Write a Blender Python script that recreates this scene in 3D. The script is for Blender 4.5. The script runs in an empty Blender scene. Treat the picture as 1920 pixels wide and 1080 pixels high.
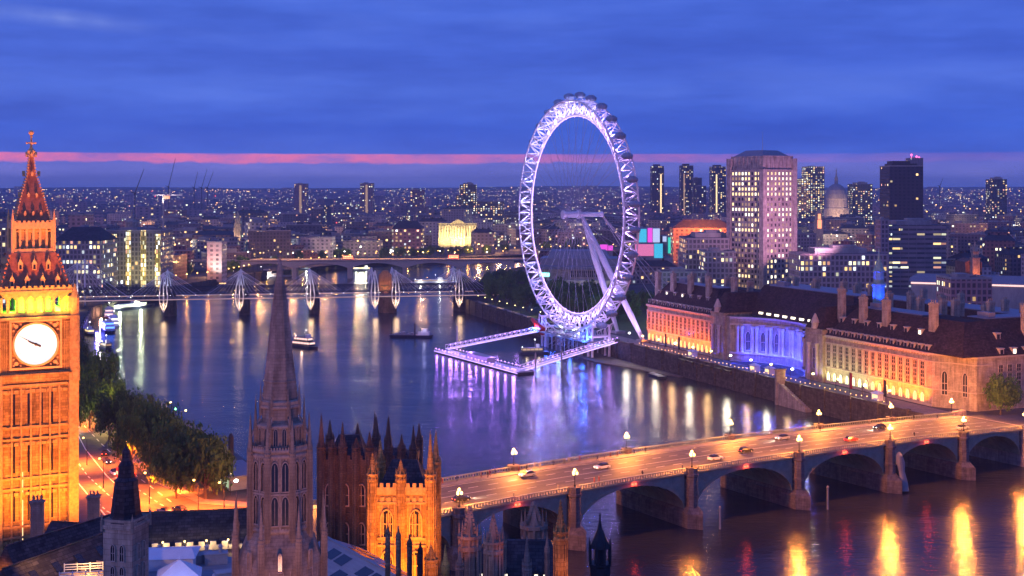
import bpy, math, random
from mathutils import Vector, Matrix
R = math.radians
random.seed(11)
sc = bpy.context.scene
COL = sc.collection
# ---------------------------------------------------------------- camera, sky, light
F, H, HY = 2415.0, 84.0, 350.0            # focal length in photo pixels, eye height in metres, horizon row
cam = bpy.data.cameras.new('camera'); cam.sensor_width = 36.0; cam.lens = 36.0 * F / 1920
cam.shift_y = -(540 - HY) / 1920; cam.clip_start = 1.0; cam.clip_end = 60000
co = bpy.data.objects.new('camera', cam); COL.objects.link(co)
co.location = (0, 0, H); co.rotation_euler = (R(90), 0, 0); sc.camera = co
sc.view_settings.view_transform = 'Standard'; sc.view_settings.look = 'None'
sc.view_settings.exposure = 0.0; sc.view_settings.gamma = 1.0
sc.cycles.use_denoising = True
sc.cycles.max_bounces = 4; sc.cycles.diffuse_bounces = 2; sc.cycles.glossy_bounces = 3
sc.cycles.transparent_max_bounces = 4; sc.cycles.transmission_bounces = 3
sc.cycles.sample_clamp_indirect = 4.0; sc.cycles.caustics_reflective = False; sc.cycles.caustics_refractive = False

class NT:
    """small node-tree helper"""
    def __init__(s, nt): s.nt = nt; nt.nodes.clear()
    def n(s, t, props=None, **ins):
        nd = s.nt.nodes.new('ShaderNode' + t)
        for k, v in (props or {}).items(): setattr(nd, k, v)
        for k, v in ins.items():
            key = int(k[1:]) if k[0] == 'i' and k[1:].isdigit() else k.replace('_', ' ')
            if hasattr(v, 'is_linked') and hasattr(v, 'node'): s.nt.links.new(v, nd.inputs[key])
            else: nd.inputs[key].default_value = v
        return nd
    def m(s, op, a, b=0.0, c=None):
        k = dict(i0=a, i1=b)
        if c is not None: k['i2'] = c
        return s.n('Math', {'operation': op}, **k).outputs[0]
    def v(s, op, a, b=(0, 0, 0)):
        nd = s.n('VectorMath', {'operation': op}, i0=a, i1=b)
        return nd.outputs[1] if op in ('DOT_PRODUCT', 'LENGTH') else nd.outputs[0]
    def mix(s, f, a, b, bt='MIX'):
        nd = s.n('MixRGB', {'blend_type': bt}, i0=f, i1=a, i2=b)
        return nd.outputs[0]
    def ramp(s, f, stops, interp='LINEAR'):
        nd = s.n('ValToRGB', None, i0=f); cr = nd.color_ramp; cr.interpolation = interp
        while len(cr.elements) < len(stops): cr.elements.new(0.5)
        for e, (p, c) in zip(cr.elements, stops): e.position = p; e.color = (*c, 1)
        return nd.outputs[0]
    def noise(s, vec, scale, detail=2.0, rough=0.5):
        return s.n('TexNoise', None, Vector=vec, Scale=scale, Detail=detail, Roughness=rough).outputs[0]
def c4(c): return (c[0], c[1], c[2], 1)

W = bpy.data.worlds.new('World'); sc.world = W; W.use_nodes = True
t = NT(W.node_tree)
g = t.n('TexCoord').outputs['Generated']
sx = t.n('SeparateXYZ', None, i0=g).outputs
hor = t.m('SQRT', t.m('ADD', t.m('MULTIPLY', sx[0], sx[0]), t.m('MULTIPLY', sx[1], sx[1])))
el = t.m('DIVIDE', sx[2], t.m('MAXIMUM', hor, 0.001))
az = t.m('ARCTAN2', sx[0], sx[1])
sv = t.n('CombineXYZ', None, i0=t.m('MULTIPLY', az, 3.0), i1=t.m('MULTIPLY', el, 22.0), i2=0.0).outputs[0]
n1 = t.noise(sv, 1.6, 5.0, 0.55)
n2 = t.noise(t.v('MULTIPLY', t.v('ADD', sv, (7.3, 2.2, 1.0)), (1.3, 0.8, 1.0)), 2.4, 6.0, 0.58)
n3 = t.noise(t.v('MULTIPLY', sv, (6.0, 1.0, 1.0)), 2.2, 4.0, 0.6)
warp = t.m('ADD', t.m('MULTIPLY', t.m('SUBTRACT', n1, 0.5), 0.010), t.m('MULTIPLY', t.m('SUBTRACT', n3, 0.5), 0.0035))
elw = t.m('ADD', el, t.m('MULTIPLY', warp, t.m('MINIMUM', t.m('MULTIPLY', t.m('ABSOLUTE', el), 50.0), 1.0)))
base = t.ramp(t.m('MULTIPLY', elw, 5.0), [
    (0.0, (0.14, 0.21, 0.74)), (0.03, (0.185, 0.225, 0.74)), (0.082, (0.19, 0.215, 0.74)), (0.128, (0.062, 0.150, 0.73)),
    (0.22, (0.042, 0.130, 0.70)), (0.36, (0.064, 0.160, 0.74)), (0.50, (0.050, 0.132, 0.68)), (0.75, (0.060, 0.150, 0.72)), (1.0, (0.055, 0.135, 0.68))])
cl = t.ramp(n2, [(0.34, (0.80, 0.84, 0.90)), (0.50, (0.98, 0.98, 1.0)), (0.68, (1.28, 1.14, 1.05))])
base = t.mix(0.9, base, cl, 'MULTIPLY')
cl2 = t.ramp(n1, [(0.36, (0.80, 0.83, 0.88)), (0.62, (1.16, 1.12, 1.06))])
base = t.mix(0.8, base, cl2, 'MULTIPLY')
# the band of afterglow under the cloud deck, strongest to the left
e1 = t.m('ADD', t.m('ADD', el, t.m('MULTIPLY', t.m('SUBTRACT', n3, 0.5), 0.0065)), t.m('MULTIPLY', t.m('SUBTRACT', n1, 0.5), 0.004))
up = t.m('MULTIPLY', t.m('SUBTRACT', 0.0256, t.m('ADD', el, t.m('MULTIPLY', t.m('SUBTRACT', n3, 0.5), 0.0012))), 900.0)
lo = t.m('MULTIPLY', t.m('SUBTRACT', t.m('ADD', e1, t.m('MULTIPLY', t.m('SUBTRACT', n2, 0.5), 0.006)), 0.0178), 620.0)
cl_ = lambda x: t.m('MINIMUM', t.m('MAXIMUM', x, 0.0), 1.0)
band = t.m('MULTIPLY', cl_(up), cl_(lo))
patchy = cl_(t.m('MULTIPLY_ADD', t.noise(t.v('MULTIPLY', sv, (3.5, 1.4, 1.0)), 1.7, 5.0, 0.65), 4.2, -1.35))
band = t.m('MULTIPLY', band, t.m('MULTIPLY_ADD', patchy, 0.75, 0.25))
fade = t.ramp(t.m('MULTIPLY_ADD', az, 1.0, 0.5), [(0.0, (1, 1, 1)), (0.40, (0.95, 0.95, 0.95)), (0.50, (0.68, 0.68, 0.68)), (0.60, (0.42, 0.42, 0.42)), (0.74, (0.18, 0.18, 0.18)), (1.0, (0.0, 0.0, 0.0))])
col = t.mix(t.m('MULTIPLY', band, fade), base, (0.95, 0.23, 0.48, 1))
wisp = t.m('MULTIPLY', cl_(t.m('MULTIPLY', t.m('SUBTRACT', n3, 0.42), 4.0)), t.m('MULTIPLY', cl_(t.m('SUBTRACT', 1.0, t.m('ABSOLUTE', t.m('MULTIPLY', t.m('ADD', el, t.m('MULTIPLY', t.m('ADD', az, 0.36), 0.06)), 1.0), ))), 0.0))
# a bright torn wisp high up on the left
wd = t.m('ABSOLUTE', t.m('SUBTRACT', el, t.m('SUBTRACT', 0.1265, t.m('MULTIPLY', t.m('ADD', az, 0.38), 0.07))))
wa = t.m('ABSOLUTE', t.m('ADD', az, 0.335))
wm = t.m('MULTIPLY', cl_(t.m('SUBTRACT', 1.0, t.m('MULTIPLY', wd, 120.0))), cl_(t.m('SUBTRACT', 1.0, t.m('MULTIPLY', wa, 14.0))))
col = t.mix(t.m('MULTIPLY', wm, t.m('MULTIPLY', n3, 0.9)), col, (0.24, 0.34, 0.82, 1))
nis = t.n('TexSky', {'sky_type': 'NISHITA', 'sun_disc': False, 'sun_elevation': R(-2.0), 'sun_rotation': R(-80)}).outputs[0]
b1 = t.n('Background', None, Color=t.mix(1.0, col, (0.98, 0.98, 1.0, 1), 'MULTIPLY'), Strength=1.0)
b2 = t.n('Background', None, Color=nis, Strength=0.06)
ad = t.n('AddShader', None, i0=b1.outputs[0], i1=b2.outputs[0])
t.nt.links.new(ad.outputs[0], t.n('OutputWorld').inputs[0])
sl = bpy.data.lights.new('afterglow_sun', 'SUN'); sl.energy = 0.45; sl.angle = R(14); sl.color = (1.0, 0.50, 0.62)
so = bpy.data.objects.new('afterglow_sun', sl); COL.objects.link(so)
so.rotation_euler = Vector((0.80, 0.52, -0.32)).to_track_quat('-Z', 'Y').to_euler()

# ---------------------------------------------------------------- helpers
def P(px, py, D): return Vector(((px - 960) / F * D, D, H - (py - HY) / F * D))
def G(px, py, z=0.0):
    D = (H - z) * F / (py - HY); return Vector(((px - 960) / F * D, D, z))
def XD(px, D): return (px - 960) / F * D
def ZY(py, D): return H - (py - HY) / F * D

class MB:
    """collects shapes of ONE mesh"""
    def __init__(s): s.v = []; s.f = []; s.mi = []; s.cm = 0; s.T = None
    def add(s, vs, fs):
        o = len(s.v)
        for p in vs:
            p = Vector(p)
            s.v.append(tuple(s.T @ p if s.T else p))
        for f in fs: s.f.append([i + o for i in f]); s.mi.append(s.cm)
        return s
    def box(s, x0, x1, y0, y1, z0, z1):
        return s.add([(x0,y0,z0),(x1,y0,z0),(x1,y1,z0),(x0,y1,z0),(x0,y0,z1),(x1,y0,z1),(x1,y1,z1),(x0,y1,z1)],
                     [(3,2,1,0),(4,5,6,7),(0,1,5,4),(1,2,6,5),(2,3,7,6),(3,0,4,7)])
    def bc(s, x, y, z, dx, dy, dz): return s.box(x-dx/2, x+dx/2, y-dy/2, y+dy/2, z, z+dz)
    def prism(s, poly, z0, z1, poly2=None, cap=True):
        p2 = poly2 or poly; n = len(poly)
        vs = [(p[0], p[1], z0) for p in poly] + [(p[0], p[1], z1) for p in p2]
        fs = [(i, (i+1) % n, n + (i+1) % n, n + i) for i in range(n)]
        if cap: fs.append(list(range(n, 2*n))); fs.append(list(range(n-1, -1, -1)))
        return s.add(vs, fs)
    def tube(s, p0, p1, r0, r1=None, n=6):
        p0, p1 = Vector(p0), Vector(p1); r1 = r0 if r1 is None else r1
        d = (p1 - p0)
        if d.length < 1e-6: return s
        d.normalize(); a = d.orthogonal().normalized(); b = d.cross(a)
        vs = []
        for p, r in ((p0, r0), (p1, r1)):
            for i in range(n):
                th = 2*math.pi*i/n; vs.append(p + (a*math.cos(th) + b*math.sin(th))*r)
        fs = [(i, (i+1) % n, n + (i+1) % n, n + i) for i in range(n)]
        fs += [list(range(n-1, -1, -1)), list(range(n, 2*n))]
        return s.add(vs, fs)
    def lathe(s, x, y, prof, n=8, rot=0.0):
        vs = []; fs = []
        for r, z in prof:
            for i in range(n):
                th = 2*math.pi*(i+.5)/n + rot; vs.append((x + r*math.cos(th), y + r*math.sin(th), z))
        for k in range(len(prof)-1):
            for i in range(n):
                fs.append((k*n+i, k*n+(i+1) % n, (k+1)*n+(i+1) % n, (k+1)*n+i))
        fs.append(list(range(n-1, -1, -1))); fs.append(list(range((len(prof)-1)*n, len(prof)*n)))
        return s.add(vs, fs)
    def ball(s, c, r, n=6, m=4, sz=1.0):
        prof = [(max(r*math.sin(math.pi*k/m), 0.001), c[2] - sz*r*math.cos(math.pi*k/m)) for k in range(m+1)]
        return s.lathe(c[0], c[1], prof, n)
    def mesh(s, name, mats):
        me = bpy.data.meshes.new(name); me.from_pydata(s.v, [], s.f)
        for m in (mats if isinstance(mats, (list, tuple)) else [mats]): me.materials.append(m)
        if any(s.mi): me.polygons.foreach_set('material_index', s.mi)
        me.update(); return me
    def build(s, name, mats, parent=None, loc=(0,0,0), rz=0.0):
        return put(name, s.mesh(name, mats), parent, loc, rz)
def put(name, me, parent=None, loc=(0,0,0), rz=0.0, scale=None):
    o = bpy.data.objects.new(name, me); COL.objects.link(o); o.location = loc; o.rotation_euler = (0, 0, rz)
    if parent: o.parent = parent
    if scale: o.scale = scale if isinstance(scale, (tuple, list)) else (scale,)*3
    return o
def tag(o, label, cat, group=None):
    o['label'] = label; o['category'] = cat
    if group: o['group'] = group
    return o
def thing(name, label, cat, loc=(0,0,0), rz=0.0, group=None):
    return tag(put(name, None, None, loc, rz), label, cat, group)
def kind(o, k): o['kind'] = k; return o
def light(typ, loc, energy, color, size=0.3, target=None, angle=90, blend=0.6, parent=None, shape=None):
    l = bpy.data.lights.new('lamp_light', typ); l.energy = energy; l.color = color
    if typ == 'AREA':
        l.size = size
        if shape: l.shape = 'RECTANGLE'; l.size, l.size_y = shape
    else: l.shadow_soft_size = size
    if typ == 'SPOT': l.spot_size = R(angle); l.spot_blend = blend
    o = bpy.data.objects.new('lamp_light', l); COL.objects.link(o); o.location = loc
    if target is not None:
        o.rotation_euler = (Vector(target) - Vector(loc)).to_track_quat('-Z', 'Y').to_euler()
    if parent: o.parent = parent
    return o

# ---------------------------------------------------------------- materials
def material(name, col, rough=0.8, var=0.25, scale=0.6, metal=0.0, spec=0.3, col2=None, bump=0.0, streak=None):
    m = bpy.data.materials.new(name); m.use_nodes = True; t = NT(m.node_tree)
    p = t.n('TexCoord').outputs['Object']
    if streak: p = t.v('MULTIPLY', p, streak)
    n = t.noise(p, scale, 4.0, 0.6); nb = t.noise(p, scale*7.3, 2.0)
    f = t.m('ADD', t.m('MULTIPLY', n, 0.7), t.m('MULTIPLY', nb, 0.3))
    a = tuple(x*(1-var) for x in col); b = tuple(min(x*(1+var), 1) for x in (col2 or col))
    c = t.ramp(f, [(0.32, a), (0.68, b)])
    bs = t.n('BsdfPrincipled', None, Base_Color=c, Roughness=rough, Metallic=metal, Specular_IOR_Level=spec)
    if bump: t.nt.links.new(t.n('Bump', None, Strength=bump, Distance=0.3, Height=f).outputs[0], bs.inputs['Normal'])
    t.nt.links.new(bs.outputs[0], t.n('OutputMaterial').inputs[0]); return m
def glow(name, col, strength, base=None):
    m = bpy.data.materials.new(name); m.use_nodes = True; t = NT(m.node_tree)
    bs = t.n('BsdfPrincipled', None, Base_Color=c4(base or (0.1, 0.1, 0.1)), Roughness=0.4, Emission_Color=c4(col), Emission_Strength=strength)
    t.nt.links.new(bs.outputs[0], t.n('OutputMaterial').inputs[0]); m.cycles.emission_sampling = 'NONE'; return m
def brickwork(name, col, mortar, sx_, sz_, rough=0.85, var=0.3):
    """coursed masonry on any vertical wall"""
    m = bpy.data.materials.new(name); m.use_nodes = True; t = NT(m.node_tree)
    tc = t.n('TexCoord'); p = tc.outputs['Object']; nn = tc.outputs['Normal']
    u = t.v('DOT_PRODUCT', p, t.v('CROSS_PRODUCT', nn, (0, 0, 1)))
    z = t.n('SeparateXYZ', None, i0=p).outputs[2]
    uv = t.n('CombineXYZ', None, i0=u, i1=z, i2=0.0).outputs[0]
    a = tuple(x*(1-var) for x in col); b = tuple(x*(1+var) for x in col)
    br = t.n('TexBrick', None, Vector=uv, Color1=c4(a), Color2=c4(b), Mortar=c4(mortar), Scale=1.0, Mortar_Size=0.035, Brick_Width=sx_, Row_Height=sz_)
    n = t.noise(p, 0.35, 4.0, 0.6)
    st = t.noise(t.v('MULTIPLY', p, (1.0, 1.0, 0.12)), 1.3, 4.0, 0.65)
    c = t.mix(0.85, br.outputs[0], t.ramp(n, [(0.3, (0.55, 0.53, 0.52)), (0.7, (1.2, 1.18, 1.12))]), 'MULTIPLY')
    c = t.mix(0.7, c, t.ramp(st, [(0.32, (0.50, 0.47, 0.45)), (0.58, (1.12, 1.12, 1.1))]), 'MULTIPLY')
    bs = t.n('BsdfPrincipled', None, Base_Color=c, Roughness=rough, Specular_IOR_Level=0.2)
    t.nt.links.new(bs.outputs[0], t.n('OutputMaterial').inputs[0]); return m
def city_material(name, wu, wv, strength, frame=0.24, far=False, fv_=None):
    """walls with window grids; some windows are lit.  Object colour = wall colour, alpha = share of lit windows"""
    m = bpy.data.materials.new(name); m.use_nodes = True; t = NT(m.node_tree)
    tc = t.n('TexCoord'); p = tc.outputs['Object']; nn = tc.outputs['Normal']
    oi = t.n('ObjectInfo'); rnd = oi.outputs['Random']
    u = t.v('DOT_PRODUCT', p, t.v('CROSS_PRODUCT', nn, (0, 0, 1)))
    z = t.n('SeparateXYZ', None, i0=p).outputs[2]; nz = t.n('SeparateXYZ', None, i0=nn).outputs[2]
    U = t.m('DIVIDE', u, wu); V = t.m('DIVIDE', z, wv)
    cu = t.m('FLOOR', U); cv = t.m('FLOOR', V); fu = t.m('FRACT', U); fv = t.m('FRACT', V)
    face = t.m('ADD', t.v('DOT_PRODUCT', nn, (13.0, 7.0, 0.0)), t.m('MULTIPLY', rnd, 97.0))
    wn = t.n('TexWhiteNoise', {'noise_dimensions': '3D'}, Vector=t.n('CombineXYZ', None, i0=cu, i1=cv, i2=face).outputs[0])
    rn = t.n('TexWhiteNoise', {'noise_dimensions': '2D'}, Vector=t.n('CombineXYZ', None, i0=cv, i1=face, i2=0.0).outputs[0]).outputs[0]
    big = t.noise(p, 0.0035 if far else 0.05, 3.0)
    inside = t.m('MULTIPLY', t.m('LESS_THAN', t.m('ABSOLUTE', t.m('SUBTRACT', fu, 0.5)), 0.5 - frame),
                 t.m('LESS_THAN', t.m('ABSOLUTE', t.m('SUBTRACT', fv, 0.52)), 0.5 - (fv_ or frame*0.9)))
    wall = t.m('LESS_THAN', t.m('ABSOLUTE', nz), 0.4)
    inside = t.m('MULTIPLY', inside, wall)
    dens = t.m('ADD', t.m('MULTIPLY', oi.outputs['Alpha'], t.m('MULTIPLY_ADD', big, 5.5 if far else 2.4, -1.9 if far else -0.4)), t.m('MULTIPLY', t.m('GREATER_THAN', rn, 0.95 if far else 0.91), 0.3))
    lit = t.m('MULTIPLY', inside, t.m('LESS_THAN', wn.outputs[0], dens))
    w2 = t.n('SeparateColor', None, i0=wn.outputs[1]).outputs
    ec = t.ramp(w2[1], [(0.0, (1.0, 0.62, 0.22)), (0.35, (1.0, 0.80, 0.42)), (0.6, (0.95, 0.95, 0.62)), (0.8, (0.85, 0.95, 1.0)), (0.93, (1.0, 0.45, 0.30))], 'CONSTANT')
    es = t.m('MULTIPLY', lit, t.m('MULTIPLY_ADD', t.m('POWER', w2[2], 2.0), strength, 0.25*strength))
    nz2 = t.noise(p, 0.15, 3.0)
    wc = t.mix(0.7, oi.outputs['Color'], t.ramp(nz2, [(0.3, (0.65, 0.65, 0.68)), (0.7, (1.2, 1.15, 1.1))]), 'MULTIPLY')
    if far: wc = t.mix(1.0, wc, t.ramp(t.noise(p, 0.006, 1.0), [(0.35, (0.5, 0.5, 0.55)), (0.65, (1.5, 1.3, 1.2))]), 'MULTIPLY')
    roof = t.mix(t.m('GREATER_THAN', nz, 0.4), wc, (0.07, 0.07, 0.085, 1))
    base = t.mix(inside, roof, t.mix(0.5, t.mix(0.72, oi.outputs['Color'], (0.02, 0.025, 0.035, 1)), t.mix(wn.outputs[0], (0.015, 0.018, 0.025, 1), t.mix(0.35, oi.outputs['Color'], (0.05, 0.05, 0.06, 1)))))
    bs = t.n('BsdfPrincipled', None, Base_Color=base, Roughness=t.m('MULTIPLY_ADD', inside, -0.55, 0.8), Specular_IOR_Level=0.25, Emission_Color=ec, Emission_Strength=es)
    t.nt.links.new(bs.outputs[0], t.n('OutputMaterial').inputs[0]); m.cycles.emission_sampling = 'NONE'; return m

M = {}
M['gold_stone'] = brickwork('honey limestone courses', (0.38, 0.27, 0.10), (0.24, 0.16, 0.06), 1.3, 0.55)
M['gold_trim'] = material('honey limestone carving', (0.45, 0.32, 0.12), var=0.4, scale=1.6)
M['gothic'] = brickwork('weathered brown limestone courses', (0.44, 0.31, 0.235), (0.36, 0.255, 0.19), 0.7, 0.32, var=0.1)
M['gothic_shaded'] = brickwork('shaded limestone courses', (0.15, 0.105, 0.085), (0.10, 0.075, 0.06), 0.7, 0.32, var=0.15)  # limestone darkened to keep the unlit towers in shade beside the floodlights
M['gothic_trim'] = material('weathered limestone carving', (0.44, 0.31, 0.235), var=0.35, scale=2.0)
M['iron_roof'] = material('cast iron roof', (0.46, 0.20, 0.09), 0.6, 0.35, 1.2)
M['gilt'] = material('gilded iron', (0.75, 0.5, 0.18), 0.4, 0.2, 2.0, spec=0.5)

M['slate'] = brickwork('dark slate', (0.055, 0.050, 0.060), (0.025, 0.022, 0.028), 0.8, 0.42, 0.6, var=0.4)
M['slate_plum'] = brickwork('plum slate', (0.055, 0.034, 0.036), (0.026, 0.018, 0.02), 0.9, 0.5, var=0.4)
M['lead'] = material('grey blue lead sheet', (0.23, 0.235, 0.26), 0.5, 0.2, 0.4, streak=(1, 6, 1))
M['blackiron'] = material('black painted iron', (0.02, 0.02, 0.025), 0.5, 0.4, 1.0)
M['darkglass'] = material('unlit window glass', (0.02, 0.02, 0.03), 0.15, 0.4, 0.4, spec=0.5)
M['portland'] = brickwork('pale portland stone courses', (0.44, 0.38, 0.30), (0.30, 0.26, 0.20), 1.6, 0.6, var=0.1)
M['portland_trim'] = material('pale portland stone carving', (0.50, 0.43, 0.34), var=0.2, scale=0.8)
M['pinkstone'] = brickwork('pinkish portland slabs', (0.43, 0.36, 0.36), (0.30, 0.25, 0.25), 2.2, 1.1, var=0.09)
M['concrete'] = material('stained concrete', (0.30, 0.29, 0.28), var=0.3, scale=0.12, streak=(1, 1, 0.3))
M['granite'] = brickwork('river wall granite', (0.10, 0.085, 0.075), (0.06, 0.055, 0.05), 1.6, 0.8, var=0.3)
M['asphalt'] = material('asphalt', (0.085, 0.08, 0.08), 0.85, 0.3, 0.35, bump=0.1)
M['paving'] = material('stone paving', (0.22, 0.20, 0.19), 0.85, 0.3, 0.6)
M['paint'] = material('white road paint', (0.75, 0.75, 0.72), 0.7, 0.15, 2.0)
M['bridge_green'] = material('grey green bridge ironwork', (0.24, 0.27, 0.21), 0.6, 0.25, 0.5)
M['mud'] = material('tidal mud and shingle', (0.11, 0.09, 0.075), 0.7, 0.5, 0.25, bump=0.4)
M['white_steel'] = material('white painted steel', (0.78, 0.77, 0.80), 0.45, 0.06, 0.8)
M['grey_steel'] = material('grey painted steel', (0.30, 0.31, 0.34), 0.5, 0.15, 0.8)
M['dark_steel'] = material('dark steel', (0.04, 0.04, 0.05), 0.5, 0.3, 0.8)
M['brick'] = brickwork('brown brick', (0.22, 0.12, 0.085), (0.2, 0.17, 0.15), 0.8, 0.3, var=0.3)
M['grass'] = material('ground lawn', (0.045, 0.07, 0.025), 0.95, 0.4, 0.3)
M['earth'] = material('city ground', (0.07, 0.068, 0.07), 0.95, 0.35, 0.02)
M['bark'] = material('bark', (0.10, 0.075, 0.055), 0.9, 0.35, 2.0)
M['hull_dark'] = material('dark blue hull paint', (0.02, 0.025, 0.06), 0.4, 0.2, 0.6)
M['hull_white'] = material('white boat paint', (0.7, 0.7, 0.72), 0.4, 0.1, 0.6)
M['hull_red'] = material('oxide red boat paint', (0.35, 0.06, 0.04), 0.5, 0.2, 0.6)
M['canvas'] = material('white canvas', (0.72, 0.73, 0.78), 0.8, 0.08, 0.6)
M['copper'] = material('verdigris copper', (0.20, 0.38, 0.34), 0.6, 0.25, 0.8)
M['rubber'] = material('black tyre rubber', (0.02, 0.02, 0.02), 0.8, 0.2, 4)
M['capsule_glass'] = material('tinted capsule glass', (0.20, 0.30, 0.42), 0.1, 0.2, 0.6, spec=0.7)
M['cable'] = material('galvanised cable', (0.45, 0.45, 0.5), 0.4, 0.1, 1.0)
M['skin'] = material('skin', (0.5, 0.32, 0.24), 0.6, 0.1, 3.0)
for i, c in enumerate([(0.03, 0.03, 0.04), (0.05, 0.06, 0.12), (0.25, 0.22, 0.2), (0.22, 0.04, 0.04)]): M['cloth%d' % i] = material('cloth shade %d' % i, c, 0.9, 0.2, 3.0)
M['silver'] = material('silver car paint', (0.5, 0.52, 0.55), 0.3, 0.05, 1.0, metal=0.4, spec=0.5)
M['carblack'] = material('black car paint', (0.015, 0.015, 0.018), 0.25, 0.1, 1.0, spec=0.5)
M['busred'] = material('red bus paint', (0.45, 0.02, 0.02), 0.35, 0.08, 1.0, spec=0.5)
M['carwhite'] = material('white van paint', (0.7, 0.7, 0.7), 0.35, 0.05, 1.0, spec=0.5)
# foliage: leaves differ leaf clump by leaf clump
def foliage(name, a, b):
    m = bpy.data.materials.new(name); m.use_nodes = True; t = NT(m.node_tree)
    p = t.n('TexCoord').outputs['Object']; r = t.n('ObjectInfo').outputs['Random']
    c = t.ramp(t.noise(p, 0.45, 3.0, 0.6), [(0.35, a), (0.65, b)])
    c = t.mix(1.0, c, t.ramp(r, [(0.0, (0.5, 0.58, 0.6)), (0.5, (1.0, 1.0, 0.9)), (1.0, (1.55, 1.4, 0.95))]), 'MULTIPLY')
    bs = t.n('BsdfPrincipled', None, Base_Color=c, Roughness=0.75, Specular_IOR_Level=0.2)
    t.nt.links.new(bs.outputs[0], t.n('OutputMaterial').inputs[0]); return m
M['leaf'] = foliage('plane tree leaves', (0.040, 0.085, 0.022), (0.10, 0.19, 0.045))
M['deck_asphalt'] = material('light streaked bridge asphalt', (0.088, 0.080, 0.076), 0.7, 0.55, 0.9, streak=(0.03, 1.0, 1.0), spec=0.4)  # lengthwise tone streaks painted in to imitate traffic light trails
G_ = {}
for k, c, s in [('warmwin', (1.0, 0.70, 0.32), 1.9), ('whitewin', (1.0, 0.90, 0.66), 2.3), ('dimwin', (1.0, 0.6, 0.3), 0.45), ('greenwin', (0.80, 1.0, 0.55), 2.4), ('orangewin', (1.0, 0.55, 0.2), 2.6),
                ('globe', (1.0, 0.66, 0.24), 4.5), ('white_lamp', (1.0, 0.97, 0.9), 12.0), ('orange_lamp', (1.0, 0.5, 0.12), 8.0), ('yellow_lamp', (1.0, 0.78, 0.28), 7.0), ('red_lamp', (1.0, 0.06, 0.03), 8.0),
                ('violet_lamp', (0.62, 0.32, 1.0), 4.5), ('lilac_strip', (0.62, 0.42, 1.0), 2.6), ('blue_lamp', (0.06, 0.16, 1.0), 5.0), ('dial', (1.0, 0.97, 0.90), 0.98), ('pink_edge_glow', (1.0, 0.55, 0.38), .75), ('palegreenwin', (0.70, 1.0, 0.6), 0.55), ('cyan_lamp', (0.3, 1.0, 0.95), 3.0),
                ('head', (1.0, 0.9, 0.7), 10.0), ('pinkwin', (1.0, 0.6, 0.55), 1.5), ('wash_magenta', (0.9, 0.08, 0.75), 1.1), ('wash_cyan', (0.05, 0.55, 0.85), 1.0), ('wash_green', (0.05, 0.8, 0.6), 0.9), ('wash_pink', (0.95, 0.22, 0.50), 0.85), ('wash_pale', (0.55, 0.65, 1.0), 1.0), ('green_lamp', (0.25, 1.0, 0.5), 6.0)]:
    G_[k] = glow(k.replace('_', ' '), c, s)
G_['dial'].node_tree.nodes['Principled BSDF'].inputs['Base Color'].default_value = (0.7, 0.7, 0.66, 1)
CITY = city_material('city walls near', 3.4, 3.5, 2.2)
CITYMID = city_material('city walls middle', 5.0, 4.0, 2.6, 0.26)
CITYFAR = city_material('city walls far', 11.0, 6.0, 3.4, 0.3, far=True)
BANDED = city_material('banded office walls', 6.4, 3.7, 1.9, 0.03, fv_=0.29)
OFFICE = city_material('office walls', 2.8, 3.6, 2.2, 0.2)
# ---------------------------------------------------------------- river, banks, roads
WZ = -4.5; LZ = 2.0; RZ = 4.0
BR_O = Vector((15.0, 317.0, 0)); BR_U = Vector((.852, .524, 0)).normalized(); BR_N = Vector((-BR_U.y, BR_U.x, 0))
def BR(s, w, z): q = BR_O + BR_U*s + BR_N*w; return Vector((q.x, q.y, z))
CH_A = Vector((70, 665, RZ)); CH_U = Vector((84, -199, 0)).normalized(); CH_N = Vector((-CH_U.y, CH_U.x, 0)); CH_RZ = math.atan2(CH_U.y, CH_U.x)
def CH(x, y, z=0.0): q = CH_A + CH_U*x + CH_N*y; return Vector((q.x, q.y, RZ + z))
ba, bb = BR(178, 0, 0), BR(176, 27, 0)
right_bank = [(300, 60), (230, 300), tuple(ba)[:2], tuple(bb)[:2], tuple(CH(228, -17))[:2], tuple(CH(20, -16))[:2], (37, 706), (13, 767), (-32, 905), (-38, 1000), (-10, 1240), (70, 1400), (300, 1570), (900, 1720), (2500, 1900)]
la, lb = BR(-62, 0, 0), BR(-62, 27, 0)
left_bank = [(40, 0), (10, 120), tuple(la)[:2], tuple(lb)[:2], (-72, 355), (-135, 466), (-215, 620), (-281, 860), (-288, 1000), (-236, 1240), (-150, 1430), (220, 1700), (900, 1860), (2500, 2060)]
river_poly = right_bank + left_bank[::-1]
def inpoly(x, y, poly):
    c = False; n = len(poly)
    for i in range(n):
        x1, y1 = poly[i]; x2, y2 = poly[(i+1) % n]
        if (y1 > y) != (y2 > y) and x < (x2-x1)*(y-y1)/(y2-y1) + x1: c = not c
    return c
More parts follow.
